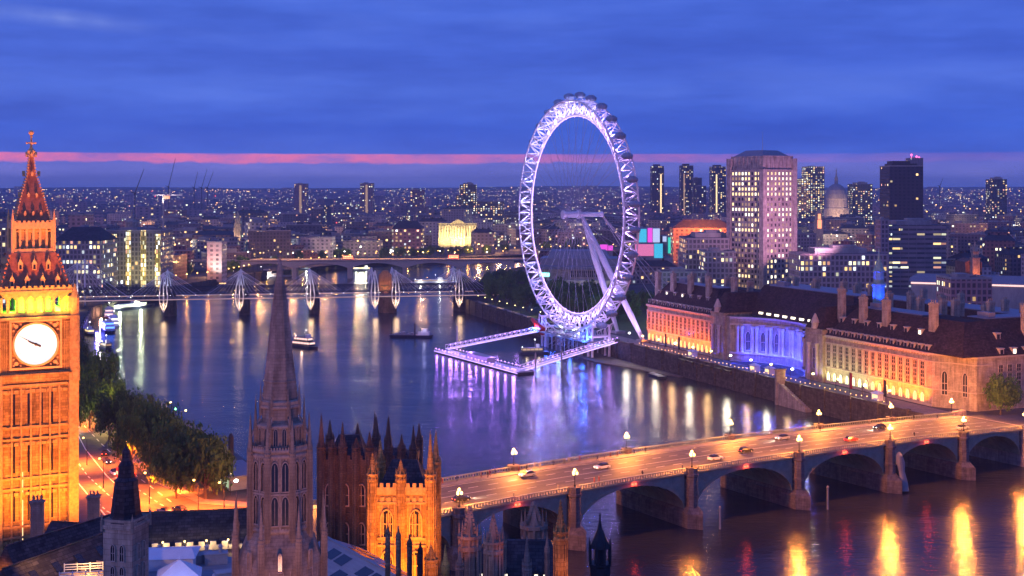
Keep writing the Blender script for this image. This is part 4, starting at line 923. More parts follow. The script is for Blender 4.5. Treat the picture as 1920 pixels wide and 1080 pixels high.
# posts in the river and the tarpaulin on the pier
for px, py0, py1, lb in ((1350, 950, 992, 'pale mooring post standing in the river below the third arch'), (1552, 912, 955, 'pale mooring post standing in the river below the fourth arch')):
    q = G(px, py1, WZ); m = MB(); h = (py1-py0)/F*q.y
    m.lathe(0, 0, [(.28, -2), (.26, h-.5), (.34, h-.4), (.34, h-.1), (.1, h+.2)], 8); tag(m.build('mooring_post', M['concrete'], None, q), lb, 'mooring post')
q = BR(112.6, -3.6, 0); m = MB()
m.lathe(0, 0, [(1.9, WZ+.5), (1.2, -1.5), (.95, 1.5), (1.25, 4.2), (.9, 6.2), (.15, 7.2)], 9)
for v_ in range(len(m.v)):
    x, y, z = m.v[v_]; m.v[v_] = (x*(1+.25*math.sin(z*2+x*4)) - (z-1)*.12, y*.6, z)
tag(m.build('hanging_tarpaulin', M['concrete'], None, q), 'pale wrapped sheeting hanging down the bridge pier', 'tarpaulin')

# ---------------------------------------------------------------- traffic and people
def wheel_mesh(r=.33, w=.22):
    m = MB(); m.tube((0, -w/2, 0), (0, w/2, 0), r, r, 12); m.cm = 1; m.tube((0, -w/2-.01, 0), (0, w/2+.01, 0), r*.6, r*.6, 8); return m.mesh('wheel', [M['rubber'], M['grey_steel']])
WHEEL = wheel_mesh(); WHEELB = wheel_mesh(.5, .3)
def car_shapes(body):
    m = MB(); pr = [(-2.1, .32), (2.1, .32), (2.15, .62), (2.0, .82), (1.0, .95), (-1.75, .98), (-2.1, .85)]
    m.add([(x, -.86, z) for x, z in pr] + [(x, .86, z) for x, z in pr], [list(range(6, -1, -1))[::-1], list(range(13, 6, -1))] + [(i, i+7, (i+1) % 7+7, (i+1) % 7) for i in range(7)])
    b = m.mesh('body', body)
    m = MB(); m.prism([(-1.75, -.82), (1.0, -.82), (1.0, .82), (-1.75, .82)], .95, 1.42, [(-1.35, -.62), (.25, -.62), (.25, .62), (-1.35, .62)]); m.box(-1.3, .2, -.6, .6, 1.42, 1.47)
    return b, m.mesh('cabin', M['darkglass'])
hm = MB(); hm.ball((0, 0, 0), .13, 8, 5); HEAD = hm.mesh('headlight', G_['head'])
hm = MB(); hm.box(-.04, .04, -.16, .16, -.07, .07); TAIL = hm.mesh('tail_light', G_['red_lamp'])
CARS = {k: car_shapes(M[k]) for k in ('silver', 'carblack', 'carwhite', 'busred')}
def car(loc, rz, paint, label, group=None, beam=True, slope=0.0):
    T = thing('car', label, 'car', loc, rz, group); b, c = CARS[paint]
    put('body', b, T); put('cabin', c, T)
    for x in (-1.35, 1.35):
        for y in (-.8, .8): put('wheel', WHEEL, T, (x, y, .33))
    for y in (-.6, .6): put('headlight', HEAD, T, (2.1, y, .66)); put('tail_light', TAIL, T, (-2.12, y, .75))
    if beam: light('SPOT', (2.3, 0, .8), 3500, (1.0, .85, .6), .15, None, 70, .9, T).rotation_euler = (R(80), 0, R(-90))
    return T
BRZ = math.atan2(BR_U.y, BR_U.x)
s0 = (BR_O, )
def on_bridge(s, y): return BR(s, y, deck_z(s)+.005)
car(on_bridge(-1, 14.8+4.6), BRZ+math.pi, 'silver', 'silver car with bright headlights, left of the first bright bridge lamp')
car(on_bridge(-27, 8), BRZ+math.pi*0, 'carblack', 'black car with lit tail lamps at the bridge end beside the orange tower')
car(on_bridge(20, 15.6), BRZ+math.pi, 'carwhite', 'white car between the silver car and the first bright bridge lamp', beam=False)
car(on_bridge(66, 11), BRZ, 'carblack', 'dark car under the third near side lamp of the bridge', beam=False)
car(on_bridge(128, 18.8), BRZ+math.pi, 'carblack', 'dark car on the far lane near the curved corner building', beam=True)
car(on_bridge(52, 7.5), BRZ, 'carwhite', 'white car on the near lane between the second and third near side lamps', beam=False)
car(on_bridge(88, 19.5), BRZ+math.pi, 'silver', 'silver car with headlights on the far lane at the middle of the bridge', beam=True)
car(on_bridge(104, 7.8), BRZ, 'busred', 'red car on the near lane above the hanging sheeting', beam=False)
car(on_bridge(152, 7), BRZ, 'silver', 'silver car leaving the bridge at the right edge', beam=False)
def bus(loc, rz, label, double=True, L=10.5):
    T = thing('bus', label, 'bus', loc, rz); h = 4.3 if double else 3.0
    m = MB(); m.box(-L/2, L/2, -1.25, 1.25, .4, h-.12); m.box(-L/2+.1, L/2-.1, -1.15, 1.15, h-.12, h); m.build('body', M['busred'], T)
    for zz in ((1.3, 2.9) if double else (1.3,)):
        for sd in (-1, 1):
            m = MB()
            for i in range(6): x = -L/2+.5+(L-1)*i/6; m.box(x, x+(L-1)/6-.25, sd*1.27-.02, sd*1.27+.02, zz, zz+.85)
            m.build('window_row', G_['warmwin'], T)
    m = MB(); m.box(L/2-.02, L/2+.03, -1.0, 1.0, 1.2, 2.2); m.build('windscreen', M['darkglass'], T)
    for x in (-L/2+2.2, L/2-2.0):
        for y in (-1.15, 1.15): put('wheel', WHEELB, T, (x, y, .5))
    for y in (-.9, .9): put('headlight', HEAD, T, (L/2, y, .8)); put('tail_light', TAIL, T, (-L/2-.02, y, .9))
    return T
for (px, py), rz_, paint, lb in (((215, 890), -1.0, 'carwhite', 'white van-like car with dazzling headlights on the orange embankment road'), ((200, 868), -1.0, 'carblack', 'black car following the bright white one on the embankment road'),
                            ((196, 853), 1.8, 'carblack', 'dark car parked in the gap by the trees of the embankment'), ((308, 962), 2.4, 'silver', 'silver car behind the slate range on the orange road'), ((337, 958), 2.4, 'carblack', 'dark car last in line beside the turret tops on the orange road'),
                            ((142, 803), -1.1, 'carwhite', 'white car close to the edge of the clock tower')):
    car(G(px, py, LZ+.02), rz_, paint, lb, beam=paint == 'carwhite')
bus(G(236, 902, LZ+.02), -1.0, 'red bus behind the black spire on the orange road', False)
# pedestrians: one continuous skinned body each
def person_mesh(pose, cloth):
    vs = {'pel': (0, 0, .93, .15), 'che': (0, .01, 1.32, .17), 'nec': (0, .01, 1.50, .06), 'hea': (0, .03, 1.64, .105), 'top': (0, .03, 1.72, .08),
          'hl': (-.10, 0, .88, .10), 'kl': (-.11, .10*pose, .48, .07), 'al': (-.11, .22*pose-.04, .09, .05), 'tl': (-.11, .22*pose+.12, .04, .04),
          'hr': (.10, 0, .88, .10), 'kr': (.11, -.04*pose, .48, .07), 'ar': (.11, -.28*pose, .10, .05), 'tr': (.11, -.28*pose+.15, .04, .04),
          'sl': (-.2, 0, 1.40, .07), 'el': (-.25, -.10*pose, 1.12, .05), 'wl': (-.24, -.06*pose+.06, .86, .04), 'fl': (-.23, -.04*pose+.08, .76, .03),
          'sr': (.2, 0, 1.40, .07), 'er': (.25, .10*pose, 1.12, .05), 'wr': (.24, .2*pose, .88, .04), 'fr': (.23, .24*pose, .79, .03)}
    ed = [('pel', 'che'), ('che', 'nec'), ('nec', 'hea'), ('hea', 'top'), ('pel', 'hl'), ('hl', 'kl'), ('kl', 'al'), ('al', 'tl'), ('pel', 'hr'), ('hr', 'kr'), ('kr', 'ar'), ('ar', 'tr'), ('che', 'sl'), ('sl', 'el'), ('el', 'wl'), ('wl', 'fl'), ('che', 'sr'), ('sr', 'er'), ('er', 'wr'), ('wr', 'fr')]
    ks = list(vs); me = bpy.data.meshes.new('person'); me.from_pydata([vs[k][:3] for k in ks], [(ks.index(a), ks.index(b)) for a, b in ed], [])
    o = bpy.data.objects.new('person', me); COL.objects.link(o); md = o.modifiers.new('skin', 'SKIN'); 
    for i, k in enumerate(ks): r = vs[k][3]; me.skin_vertices[0].data[i].radius = (r, r)
    me.skin_vertices[0].data[0].use_root = True
    o.modifiers.new('sub', 'SUBSURF').levels = 1
    dg = bpy.context.evaluated_depsgraph_get(); m2 = bpy.data.meshes.new_from_object(o.evaluated_get(dg)); bpy.data.objects.remove(o)
    m2.materials.clear(); m2.materials.append(cloth); m2.materials.append(M['skin'])
    for p in m2.polygons: p.material_index = 1 if (1.50 < p.center.z < 1.70 and p.center.y > .03) or (p.center.z < .84 and abs(p.center.x) > .2) else 0
    return m2
PEOPLE = [person_mesh(1, M['cloth0']), person_mesh(-1, M['cloth1']), person_mesh(.4, M['cloth2']), person_mesh(-.7, M['cloth3'])]
rr = random.Random(5); cl_name = ['black', 'navy', 'beige', 'red']
where = ['far pavement at the left end of the bridge', 'far pavement near the violet reflection', 'near pavement under a bridge lamp', 'far pavement in the middle of the bridge']
for i in range(44):
    far = i % 5 != 0; s = -30 + 2.6*i + rr.uniform(-1, 1) if i < 24 else rr.uniform(-30, 165); y = (BW-2.4 + rr.uniform(-1.1, 1.2)) if far else 2.2+rr.uniform(-1, 1)
    k = i % 4; g = ('person in a %s coat walking on the %s' % (cl_name[k], 'far pavement of the arched bridge' if far else 'near pavement of the arched bridge'))
    tag(put('person', PEOPLE[k], None, BR(s, y, deck_z(s)+.15), BRZ + (math.pi/2 if i % 2 else -math.pi/2)), g, 'person', 'people in %s coats on the %s pavement of the bridge' % (cl_name[k], 'far' if far else 'near'))

# ---------------------------------------------------------------- railway bridge with two masted footbridges
HA, HB = Vector((-310, 855, 0)), Vector((-20, 907, 0)); HU = (HB-HA).normalized(); HN = Vector((-HU.y, HU.x, 0)); HRZ = math.atan2(HU.y, HU.x)
def HG(px):   # distance along the bridge where a pixel column crosses it
    k = (px-960)/F; return (k*HA.y - HA.x)/(HU.x - k*HU.y)
rail = thing('railway_bridge', 'dark lattice railway bridge on brick and iron piers across the middle of the river', 'bridge', HA, HRZ)
m = MB(); L = (HB-HA).length + 40
for y in (12, 24):
    m.box(-30, L, y-.3, y+.3, 10.2, 10.9); m.box(-30, L, y-.3, y+.3, 14.2, 14.9)
    n = int((L+30)/4)
    for i in range(n):
        x = -30+4*i; m.tube((x, y, 10.8), (x+4, y, 14.3), .22, .22, 4); m.tube((x+4, y, 10.8), (x, y, 14.3), .22, .22, 4); m.box(x-.15, x+.15, y-.2, y+.2, 10.9, 14.2)
m.build('lattice_girders', M['dark_steel'], rail)
MB().box(-30, L, 12.4, 23.6, 10.3, 10.8).build('track_deck', M['dark_steel'], rail)
mast_px = [146, 307, 449, 582, 722, 860]
for px in mast_px[1:]:
    x = HG(px); w = 10.5 if px == 722 else 6.4
    m = MB()
    for y in (13, 23): m.lathe(x+3, y, [(w*.62, WZ-3), (w*.6, 2), (w*.5, 10.2)], 10)
    m.box(x+3-w*.5, x+3+w*.5, 13, 23, WZ-3, 9.5); m.build('pier', M['brick'] if px == 722 else M['granite'], rail)
if True:                                                                 # brick portal on the wide pier
    x = HG(722); m = MB(); o = arch_pts(6.5, 0, 11.0); n = len(o); T_ = Matrix.Translation((x+1, 11.0, 9.4)); m.T = T_
    hw_ = 4.6; 
    m.box(-hw_, -3.25, 0, 2, 0, 12.5); m.box(3.25, hw_, 0, 2, 0, 12.5); m.box(-3.25, 3.25, .9, 2, 0, 9.0); m.prism([(-hw_, 0), (hw_, 0), (hw_, 2), (-hw_, 2)], 12.5, 15.5, [(-1.5, 0), (1.5, 0), (1.5, 2), (-1.5, 2)]); m.box(-3.25, 3.25, 0, 2, 9.0, 12.5); m.T = None
    m.build('brick_portal', M['brick'], rail)
    q = HA + HU*(x+1) + HN*4; light('SPOT', (q.x, q.y, 9.5), 9000, (1.0, .42, .10), .5, HA+HU*(x+1)+HN*11+Vector((0, 0, 17)), 100, .8)
def foot_bridge(off, label, E):
    T = thing('footbridge', label, 'footbridge', HA + HN*off, HRZ)
    m = MB(); m.box(-30, L-10, -2.2, 2.2, 7.4, 8.2); m.build('deck', M['grey_steel'], T)
    m = MB()
    for y in (-2.2, 2.2):
        m.box(-30, L-10, y-.05, y+.05, 9.25, 9.35)
        for i in range(int((L+20)/3)): m.box(-30+3*i-.04, -30+3*i+.04, y-.04, y+.04, 8.2, 9.3)
    m.build('handrail', M['grey_steel'], T)
    m = MB(); m.box(-25, L-12, -2.32, -2.22, 7.75, 8.05); m.build('deck_edge_glow', G_['pink_edge_glow'], T)  # glow painted along the deck edge in place of lamplight on the parapet
    for px in mast_px:
        x = HG(px); tall = 33.5 if px == 146 else 25.5; dx = 7.2 if px == 722 else 0
        for d in ((-dx, dx) if dx else (0,)):
            ms = MB(); y0 = 0
            a = Vector((x+d, -3.0, tall))
            if px == 146: ms.tube((x, -1.5, 0), a, .75, .35, 8)
            else:
                for e in (-1, 1):                                        # lens shaped pair of legs meeting at the top and under the deck
                    pts = [a + Vector((e*.2, 0, 0)), Vector((x+d+e*2.0, -2.8, 17)), Vector((x+d+e*2.7, -2.6, 9.5)), Vector((x+d+e*2.3, -2.4, 5.0)), Vector((x+d, -2.2, -.5))]
                    for p, q in zip(pts[:-1], pts[1:]): ms.tube(p, q, .34, .34, 6)
                ms.tube((x+d, -2.6, 1.0), a, .4, .3, 6)
                ms.tube((x+d-2.4, -2.5, 6), (x+d+2.4, -2.5, 3), .2, .2, 5); ms.tube((x+d+2.4, -2.5, 6), (x+d-2.4, -2.5, 3), .2, .2, 5)
            ms.ball((a.x, a.y, a.z+.2), .55, 8, 5); ms.build('mast', M['white_steel'], T)
            rd = MB(); span = 24 if px != 146 else 34
            for i in range(1, 8):
                for e in (-1, 1):
                    if dx and e*d < 0: continue
                    rd.tube(a, (x+d+e*span*i/7, -2.2, 9.3), .085 if i < 7 else .15, None, 4)
            rd.build('stay_rods', M['white_steel'], T)
            q = HA + HU*(x+d) + HN*(off-6.5)
            if E: light('SPOT', (q.x, q.y, 8.0), E*(1.0 if px > 200 else 2.2), (1.0, .80, .52), .4, HA + HU*(x+d) + HN*(off-2.8) + Vector((0, 0, 19)), 95, .7); light('POINT', (q.x, q.y+2.0, 3.5), E*.5, (1.0, .62, .30), 1.8)
    lb = MB()
    for i in range(34): lb.ball((6+8.3*i, 0, 10.6), .16, 5, 3)
    if E: lb.build('deck_lamps', G_['white_lamp'], T)
foot_bridge(0.0, 'near white masted footbridge strung with fanned rods and a pink glow painted on its lit deck edge', 3400)
foot_bridge(33.0, 'far white masted footbridge half hidden behind the railway girders', 0)
for px in mast_px[1:]:
    q = HA + HU*HG(px) + HN*33; light('SPOT', (q.x+2, q.y-6, 12.0), 1800, (.75, .85, 1.0), .4, (q.x, q.y-2.8, 24), 80, .7)

# ---------------------------------------------------------------- low concrete road bridge beyond
VA, VB = Vector((-262, 1232, 0)), Vector((2, 1252, 0)); VU = (VB-VA).normalized(); VRZ = math.atan2(VU.y, VU.x); VL = (VB-VA).length
T = thing('flat_road_bridge', 'pale flat road bridge of shallow spans beyond the railway bridge, lit orange along its deck', 'bridge', VA, VRZ)
N = 5
for k in range(N):
    a, b = VL*k/N, VL*(k+1)/N; m = MB(); mid = (a+b)/2; hf = (b-a)/2
    for i in range(14):
        x0, x1 = a+(b-a)*i/14, a+(b-a)*(i+1)/14; f = lambda x: 5.2+5.2*(1-((x-mid)/hf)**2)
        m.add([(x0, 0, f(x0)), (x1, 0, f(x1)), (x1, 0, 12.2), (x0, 0, 12.2), (x0, 24, f(x0)), (x1, 24, f(x1)), (x1, 24, 12.2), (x0, 24, 12.2)], [(0, 1, 2, 3), (5, 4, 7, 6), (0, 4, 5, 1)])
    m.build('span', M['portland_trim'], T)
    if k: m = MB(); m.prism([(a-2.2, 1.5), (a+2.2, 1.5), (a+2.2, 22.5), (a-2.2, 22.5)], WZ-2, 6.0); m.build('pier', M['portland_trim'], T)
m = MB(); m.box(-60, VL+50, -.4, 24.4, 12.2, 12.6); m.build('carriageway', M['asphalt'], T)
m = MB(); m.box(-60, VL+50, -.5, -.2, 12.6, 13.5); m.box(-60, VL+50, 24.2, 24.5, 12.6, 13.5); m.build('parapet', M['portland_trim'], T)
sl_m = MB(); sl_m.lathe(0, 0, [(.16, 0), (.09, 7.5)], 6); sl_m.tube((0, 0, 7.4), (1.5, 0, 7.9), .07, .06, 5); SLP = sl_m.mesh('post', M['dark_steel'])
def head_mesh(g, r=.34): m = MB(); m.ball((0, 0, 0), r, 8, 5, .7); return m.mesh('lantern', g)
HO, HYL, HW, HOB = head_mesh(G_['orange_lamp']), head_mesh(G_['yellow_lamp']), head_mesh(G_['white_lamp'], .4), head_mesh(G_['orange_lamp'], .6)
HWB, HYB = head_mesh(G_['white_lamp'], .6), head_mesh(G_['yellow_lamp'], .6)
def street_lamp(loc, label, head=HO, E=0, color=(1.0, .42, .07), group=None, rz=0.0, tall=1.0, size=.4, bare=False):
    T = thing('street_lamp', label, 'street lamp', loc, rz, group)
    put('post', SLP, T, scale=(1, 1, tall)); put('lantern', head, T, (1.5, 0, 7.85*tall))
    if E and bare: light('POINT', (1.5, 0, 7.4*tall), E, color, size, parent=T)
    elif E: light('SPOT', (1.5, 0, 7.5*tall), E, color, size, (1.5, 0, 0), 150, .5, T)
    return T
for i in range(17):
    q = VA + VU*(VL*(i+.3)/17) + Vector((0, 2.0 if i % 2 else 22, 12.6))
    street_lamp(q, 'orange lamp on the flat road bridge beyond the railway', HOB if i % 3 else HWB, 44000 if i % 2 else 0, (1.0, .46, .17), 'orange lamps on the flat road bridge', R(90), bare=True)
for i, (x, y) in ((1, (102, 18)), (3, (205, 18))):
    q = VA + VU*x; bus((q.x, q.y+y, 12.62), VRZ+(0 if y < 10 else math.pi), 'small red bus %s on the flat road bridge' % ['at the left end', 'left of the middle', 'right of the middle', 'near the right bank'][i], True)
# ---------------------------------------------------------------- the great wheel
EY_C = Vector((33.6, 692.0, 69.0)); EY_RZ = math.atan2(-.907, .42)
def observation_wheel():
    T = thing('observation_wheel', 'giant observation wheel lit violet and white on the right bank of the river', 'observation wheel', EY_C, EY_RZ)
    M4 = Matrix.Translation(EY_C) @ Matrix.Rotation(EY_RZ, 4, 'Z'); INV = M4.inverted()
    N = 64; RO, RI, HWD = 61.2, 53.6, 4.1
    p = lambda r, y, i: (r*math.cos(2*math.pi*i/N), y, r*math.sin(2*math.pi*i/N))
    rim = MB()
    for i in range(N):
        j = i+1
        for y in (-HWD, HWD): rim.tube(p(RO, y, i), p(RO, y, j), .46, None, 6)
        rim.tube(p(RI, 0, i), p(RI, 0, j), .54, None, 6)
        rim.tube(p(RO, -HWD, i), p(RO, HWD, i), .3, None, 5)
        for y in (-HWD, HWD): rim.tube(p(RO, y, i), p(RI, 0, i+.5), .29, None, 5); rim.tube(p(RI, 0, i+.5), p(RO, y, j), .29, None, 5)
        rim.tube(p(RO, -HWD if i % 2 else HWD, i), p(RO, HWD if i % 2 else -HWD, j), .28, None, 5)
    rim.build('rim_truss', M['white_steel'], T)
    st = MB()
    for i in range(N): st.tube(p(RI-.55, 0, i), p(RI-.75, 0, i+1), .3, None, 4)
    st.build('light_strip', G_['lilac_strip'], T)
    lm = MB(); lm.ball((0, 0, 0), .38, 6, 4); lme = lm.mesh('rim_lamp', G_['violet_lamp'])
    for i in range(32):
        q = p(RI+.9, 0, 2*i+.5); put('rim_lamp', lme, T, p(RI-.9, 0, 2*i))
        E = 4200 if (i in range(4, 30)) else 2400
        c = (.60, .48, 1.0) if i % 32 in range(6, 20) else (.52, .34, 1.0)
        light('POINT', p(RI+3.4, 0, 2*i+.5), E, c, .4, parent=T)
    cp = MB(); n = 12
    prof = [(.02, -4.0), (1.0, -3.7), (1.75, -2.6), (2.05, -1.0), (2.05, 1.0), (1.75, 2.6), (1.0, 3.7), (.02, 4.0)]
    cp.T = Matrix.Rotation(-math.pi/2, 4, 'X'); cp.lathe(0, 0, prof, n); cp.T = None; cpm = cp.mesh('capsule', M['capsule_glass'])
    rg = MB()
    for y in (-1.1, 1.1):
        for k in range(16):
            a, b = 2*math.pi*k/16, 2*math.pi*(k+1)/16; rg.tube((2.25*math.cos(a), y, 2.25*math.sin(a)), (2.25*math.cos(b), y, 2.25*math.sin(b)), .16, None, 5)
    rg.box(-1.5, 1.5, -3.2, 3.2, -1.75, -1.5)
    rgm = rg.mesh('capsule_ring', M['grey_steel'])
    li = MB(); li.box(-.6, .6, -2.4, 2.4, 1.52, 1.6); lim = li.mesh('ceiling_light', G_['white_lamp'])
    for i in range(32):
        q = p(RO+2.9, 0, 2*i+1); c = put('capsule', cpm, T, q, scale=.8); put('capsule_ring', rgm, c)
        b = MB(); u = Vector(p(1, 0, 2*i+1)); 
        for y in (-1.1, 1.1): b.tube(u*(RO-.3) - Vector(q) + Vector((0, y*2.6, 0)), u*(RO+.8) - Vector(q) + Vector((0, y, 0)), .2, None, 5)
        b.build('mount', M['white_steel'], c)
    sp = 0
    for i in range(64):
        m = MB(); m.tube(p(1.6, -5 if i % 2 else 2.5, i*1.0), p(RI, 0, i+.0), .075, None, 4); m.build('spoke', M['cable'], T)
    hb = MB(); hb.T = Matrix.Rotation(-math.pi/2, 4, 'X')
    hb.lathe(0, 0, [(1.2, -7.5), (2.3, -7.3), (2.3, -6.4), (1.7, -6.2), (1.7, 1.6), (2.3, 1.8), (2.3, 3.2), (1.3, 3.4)], 14); hb.T = None; hb.build('hub', M['white_steel'], T)
    hb = MB(); hb.T = Matrix.Rotation(-math.pi/2, 4, 'X'); hb.lathe(0, 0, [(1.25, 3.4), (1.25, 15.5), (1.6, 15.7), (1.6, 17), (.5, 17.6)], 12); hb.T = None; hb.build('spindle', M['white_steel'], T)
    apex = Vector((0, 4.6, -1.0))
    for ft in (Vector((58.0, 704, RZ)), Vector((68.0, 664, RZ))):
        f = INV @ ft; m = MB(); a = apex.lerp(f, .35); m.tube(apex, a, .85, 1.75, 12); b = apex.lerp(f, .8); m.tube(a, b, 1.75, 1.6, 12); m.tube(b, f, 1.6, .9, 12); m.build('support_leg', M['white_steel'], T)
        m = MB(); m.prism([(f.x-3, f.y-3), (f.x+3, f.y-3), (f.x+3, f.y+3), (f.x-3, f.y+3)], f.z-.5, f.z+1.2); m.build('leg_foot', M['concrete'], T)
    for k, g in enumerate(((98, 728), (104, 722), (110, 716), (90, 740))):
        f = INV @ Vector((g[0], g[1], RZ)); m = MB(); m.tube((0, 16.3, 0), f, .16 if k else .24, None, 5); m.build('back_stay', M['cable'], T)
    q = M4 @ Vector((0, 16, 0))
    for ft in ((66, 690), (74, 668)): light('SPOT', (ft[0]-6, ft[1]-14, RZ+1), 42000, (.62, .42, 1.0), 1.0, M4 @ Vector((0, 12, -20)), 60, .7)
    light('SPOT', (EY_C.x-2, EY_C.y-26, 40), 16000, (.60, .36, 1.0), 1.0, EY_C+Vector((3, 0, 0)), 50, .7)
    # boarding platform
    Bd = thing('boarding_platform', 'blue lit boarding platform under the great wheel over the water', 'platform', (EY_C.x, EY_C.y, 0), EY_RZ)
    m = MB(); m.box(-30, 30, -9, 9, 3.6, 4.3); m.box(-16, 16, -6.5, 6.5, 4.3, 5.0); m.build('deck', M['grey_steel'], Bd)
    for x in (-27, 27):
        m = MB()
        for dx in (-2.2, 2.2):
            for dy in (-5, 5): m.tube((x+dx, dy, WZ-2), (x+dx, dy, 12.5), .75, .6, 8)
        for zz in (1, 6, 11.5):
            m.box(x-2.8, x+2.8, -5.5, 5.5, zz, zz+.9)
        m.tube((x-2.2, -5, 1), (x+2.2, -5, 6), .25, None, 5); m.tube((x+2.2, -5, 6), (x-2.2, -5, 11), .25, None, 5)
        m.build('drive_tower', M['white_steel'], Bd)
        light('POINT', (x, -9.5, 6), 11000, (.03, .14, 1.0), .6, parent=Bd); light('POINT', (x, 0, 3), 4000, (.04, .14, 1.0), .6, parent=Bd)
    m = MB()
    for k in range(15):
        x0, x1 = -30+4*k, -26+4*k; f = lambda x: 5.2 + 8.0*abs(x/30)**1.6
        for y in (-6.5, 6.5): m.tube((x0, y, f(x0)), (x1, y, f(x1)), .32, None, 6); m.tube((x0, y, 4.3), (x0, y, f(x0)), .2, None, 5); m.tube((x0, y, 4.3), (x1, y, f(x1)), .14, None, 4)
    m.build('guide_frame', M['white_steel'], Bd)
    for k in range(9):
        m = MB(); x = -20+5*k
        for y in (-6, 6): m.tube((x, y, WZ-2), (x, y, 3.7), .4, None, 6)
        m.tube((x, -6, -3), (x, 6, 3.5), .2, None, 4); m.build('pile_frame', M['concrete'], Bd)
    m = MB(); m.tube((-38, -7, 9.5), (-24, -7, 4), .9, 2.3, 10); m.build('maintenance_canopy', M['busred'], Bd)
    for x in (-14, 0, 14): light('POINT', (x, -10, 1.0), 2600, (.04, .14, 1.0), .6, parent=Bd)
    for x in (-8, 8): light('POINT', (x, -5, 7.5), 1500, (.75, .9, .55), .4, parent=Bd)
    light('POINT', (-31, -9, 7), 900, (1.0, .1, .1), .4, parent=Bd)
observation_wheel()
# floating pier in front of the wheel
a, b = Vector((-37.5, 689, WZ)), Vector((6.5, 606, WZ)); d = (b-a).normalized(); rz = math.atan2(d.y, d.x); L = (b-a).length
T = thing('floating_pier', 'long floating pier outlined with violet lamps in front of the great wheel', 'pier', a, rz)
m = MB(); m.box(0, L, -4.5, 4.5, -.6, 1.1); m.build('pontoon', M['hull_dark'], T)
m = MB(); m.box(4, L-4, -4.2, 4.2, 1.1, 1.22); m.build('deck', M['hull_white'], T)
m = MB()
for y in (-4.2, 4.2):
    m.box(0, L, y-.05, y+.05, 2.15, 2.25)
    for i in range(int(L/2.5)): m.box(2.5*i, 2.5*i+.08, y-.04, y+.04, 1.1, 2.2)
m.build('railing', M['white_steel'], T)
for y in (-4.55, 4.55): MB().box(0, L, y-.04, y+.04, .75, 1.05).build('edge_light_strip', G_['lilac_strip'], T)
m = MB(); m.box(L*.38, L*.62, -2.5, 2.0, 1.22, 3.9); m.box(L*.36, L*.64, -3, 2.5, 3.9, 4.1); m.build('waiting_shelter', M['grey_steel'], T)
lm = MB(); lm.ball((0, 0, 0), .3, 6, 4); VL_M = lm.mesh('violet_lamp', G_['violet_lamp'])
for i in range(24):
    for y in (-4.3, 4.3): put('violet_lamp', VL_M, T, (L*(i+.5)/24, y, 2.4))
for i in range(12): light('POINT', (L*(i+.5)/12, -4.75, 2.4), 800, (.46, .18, 1.0), .5, parent=T)
for i in range(4): light('POINT', (L*(i+.5)/4, 0, 5.0), 1500, (.50, .22, 1.0), .5, parent=T)
for e, (p0, p1, lb) in enumerate(((Vector((-35, 690, WZ+1.2)), Vector((18, 718, RZ)), 'far violet lit gangway bridge from the bank to the floating pier'), (Vector((5, 612, WZ+1.2)), Vector((54, 664, RZ)), 'near violet lit gangway bridge from the bank to the floating pier'))):
    dd = p1-p0; L2 = Vector((dd.x, dd.y, 0)).length; rz2 = math.atan2(dd.y, dd.x); T = thing('gangway_bridge', lb, 'gangway', p0, rz2); f = lambda x: dd.z*x/L2
    m = MB()
    for i in range(int(L2/3)):
        x0, x1 = 3*i, 3*i+3
        for y in (-1.6, 1.6):
            m.tube((x0, y, f(x0)), (x1, y, f(x1)), .16, None, 4); m.tube((x0, y, f(x0)+2.4), (x1, y, f(x1)+2.4), .18, None, 4); m.tube((x0, y, f(x0)), (x1, y, f(x1)+2.4), .1, None, 4); m.tube((x0, y, f(x0)), (x0, y, f(x0)+2.4), .1, None, 4)
    m.build('truss', M['white_steel'], T)
    m = MB(); m.add([(0, -1.5, .05), (L2, -1.5, dd.z+.05), (L2, 1.5, dd.z+.05), (0, 1.5, .05)], [(0, 1, 2, 3)]); m.build('deck', M['hull_white'], T)
    for y in (-1.85, 1.85): m = MB(); m.tube((0, y, .3), (L2, y, dd.z+.3), .14, None, 5); m.build('edge_light_strip', G_['lilac_strip'], T)
    for i in range(20): put('violet_lamp', VL_M, T, (L2*(i+.5)/20, -1.7, f(L2*(i+.5)/20)+2.6))
    for i in range(5): light('POINT', (L2*(i+.5)/5, -1.0, f(L2*(i+.5)/5)+3.6), 800, (.54, .24, 1.0), .4, parent=T)
for k, (x, y, h) in enumerate(((-30, 702, 13), (11, 602, 11), (24, 624, 10))):
    m = MB(); m.lathe(0, 0, [(.5, -3), (.45, h-1), (.1, h)], 8); tag(m.build('mooring_pile', M['grey_steel'], None, (x, y, WZ)), ['slanting shadowy pile beyond the far gangway', 'pale pile at the near corner of the floating pier', 'pale pile between the near gangway and the pontoon'][k], 'mooring pile')
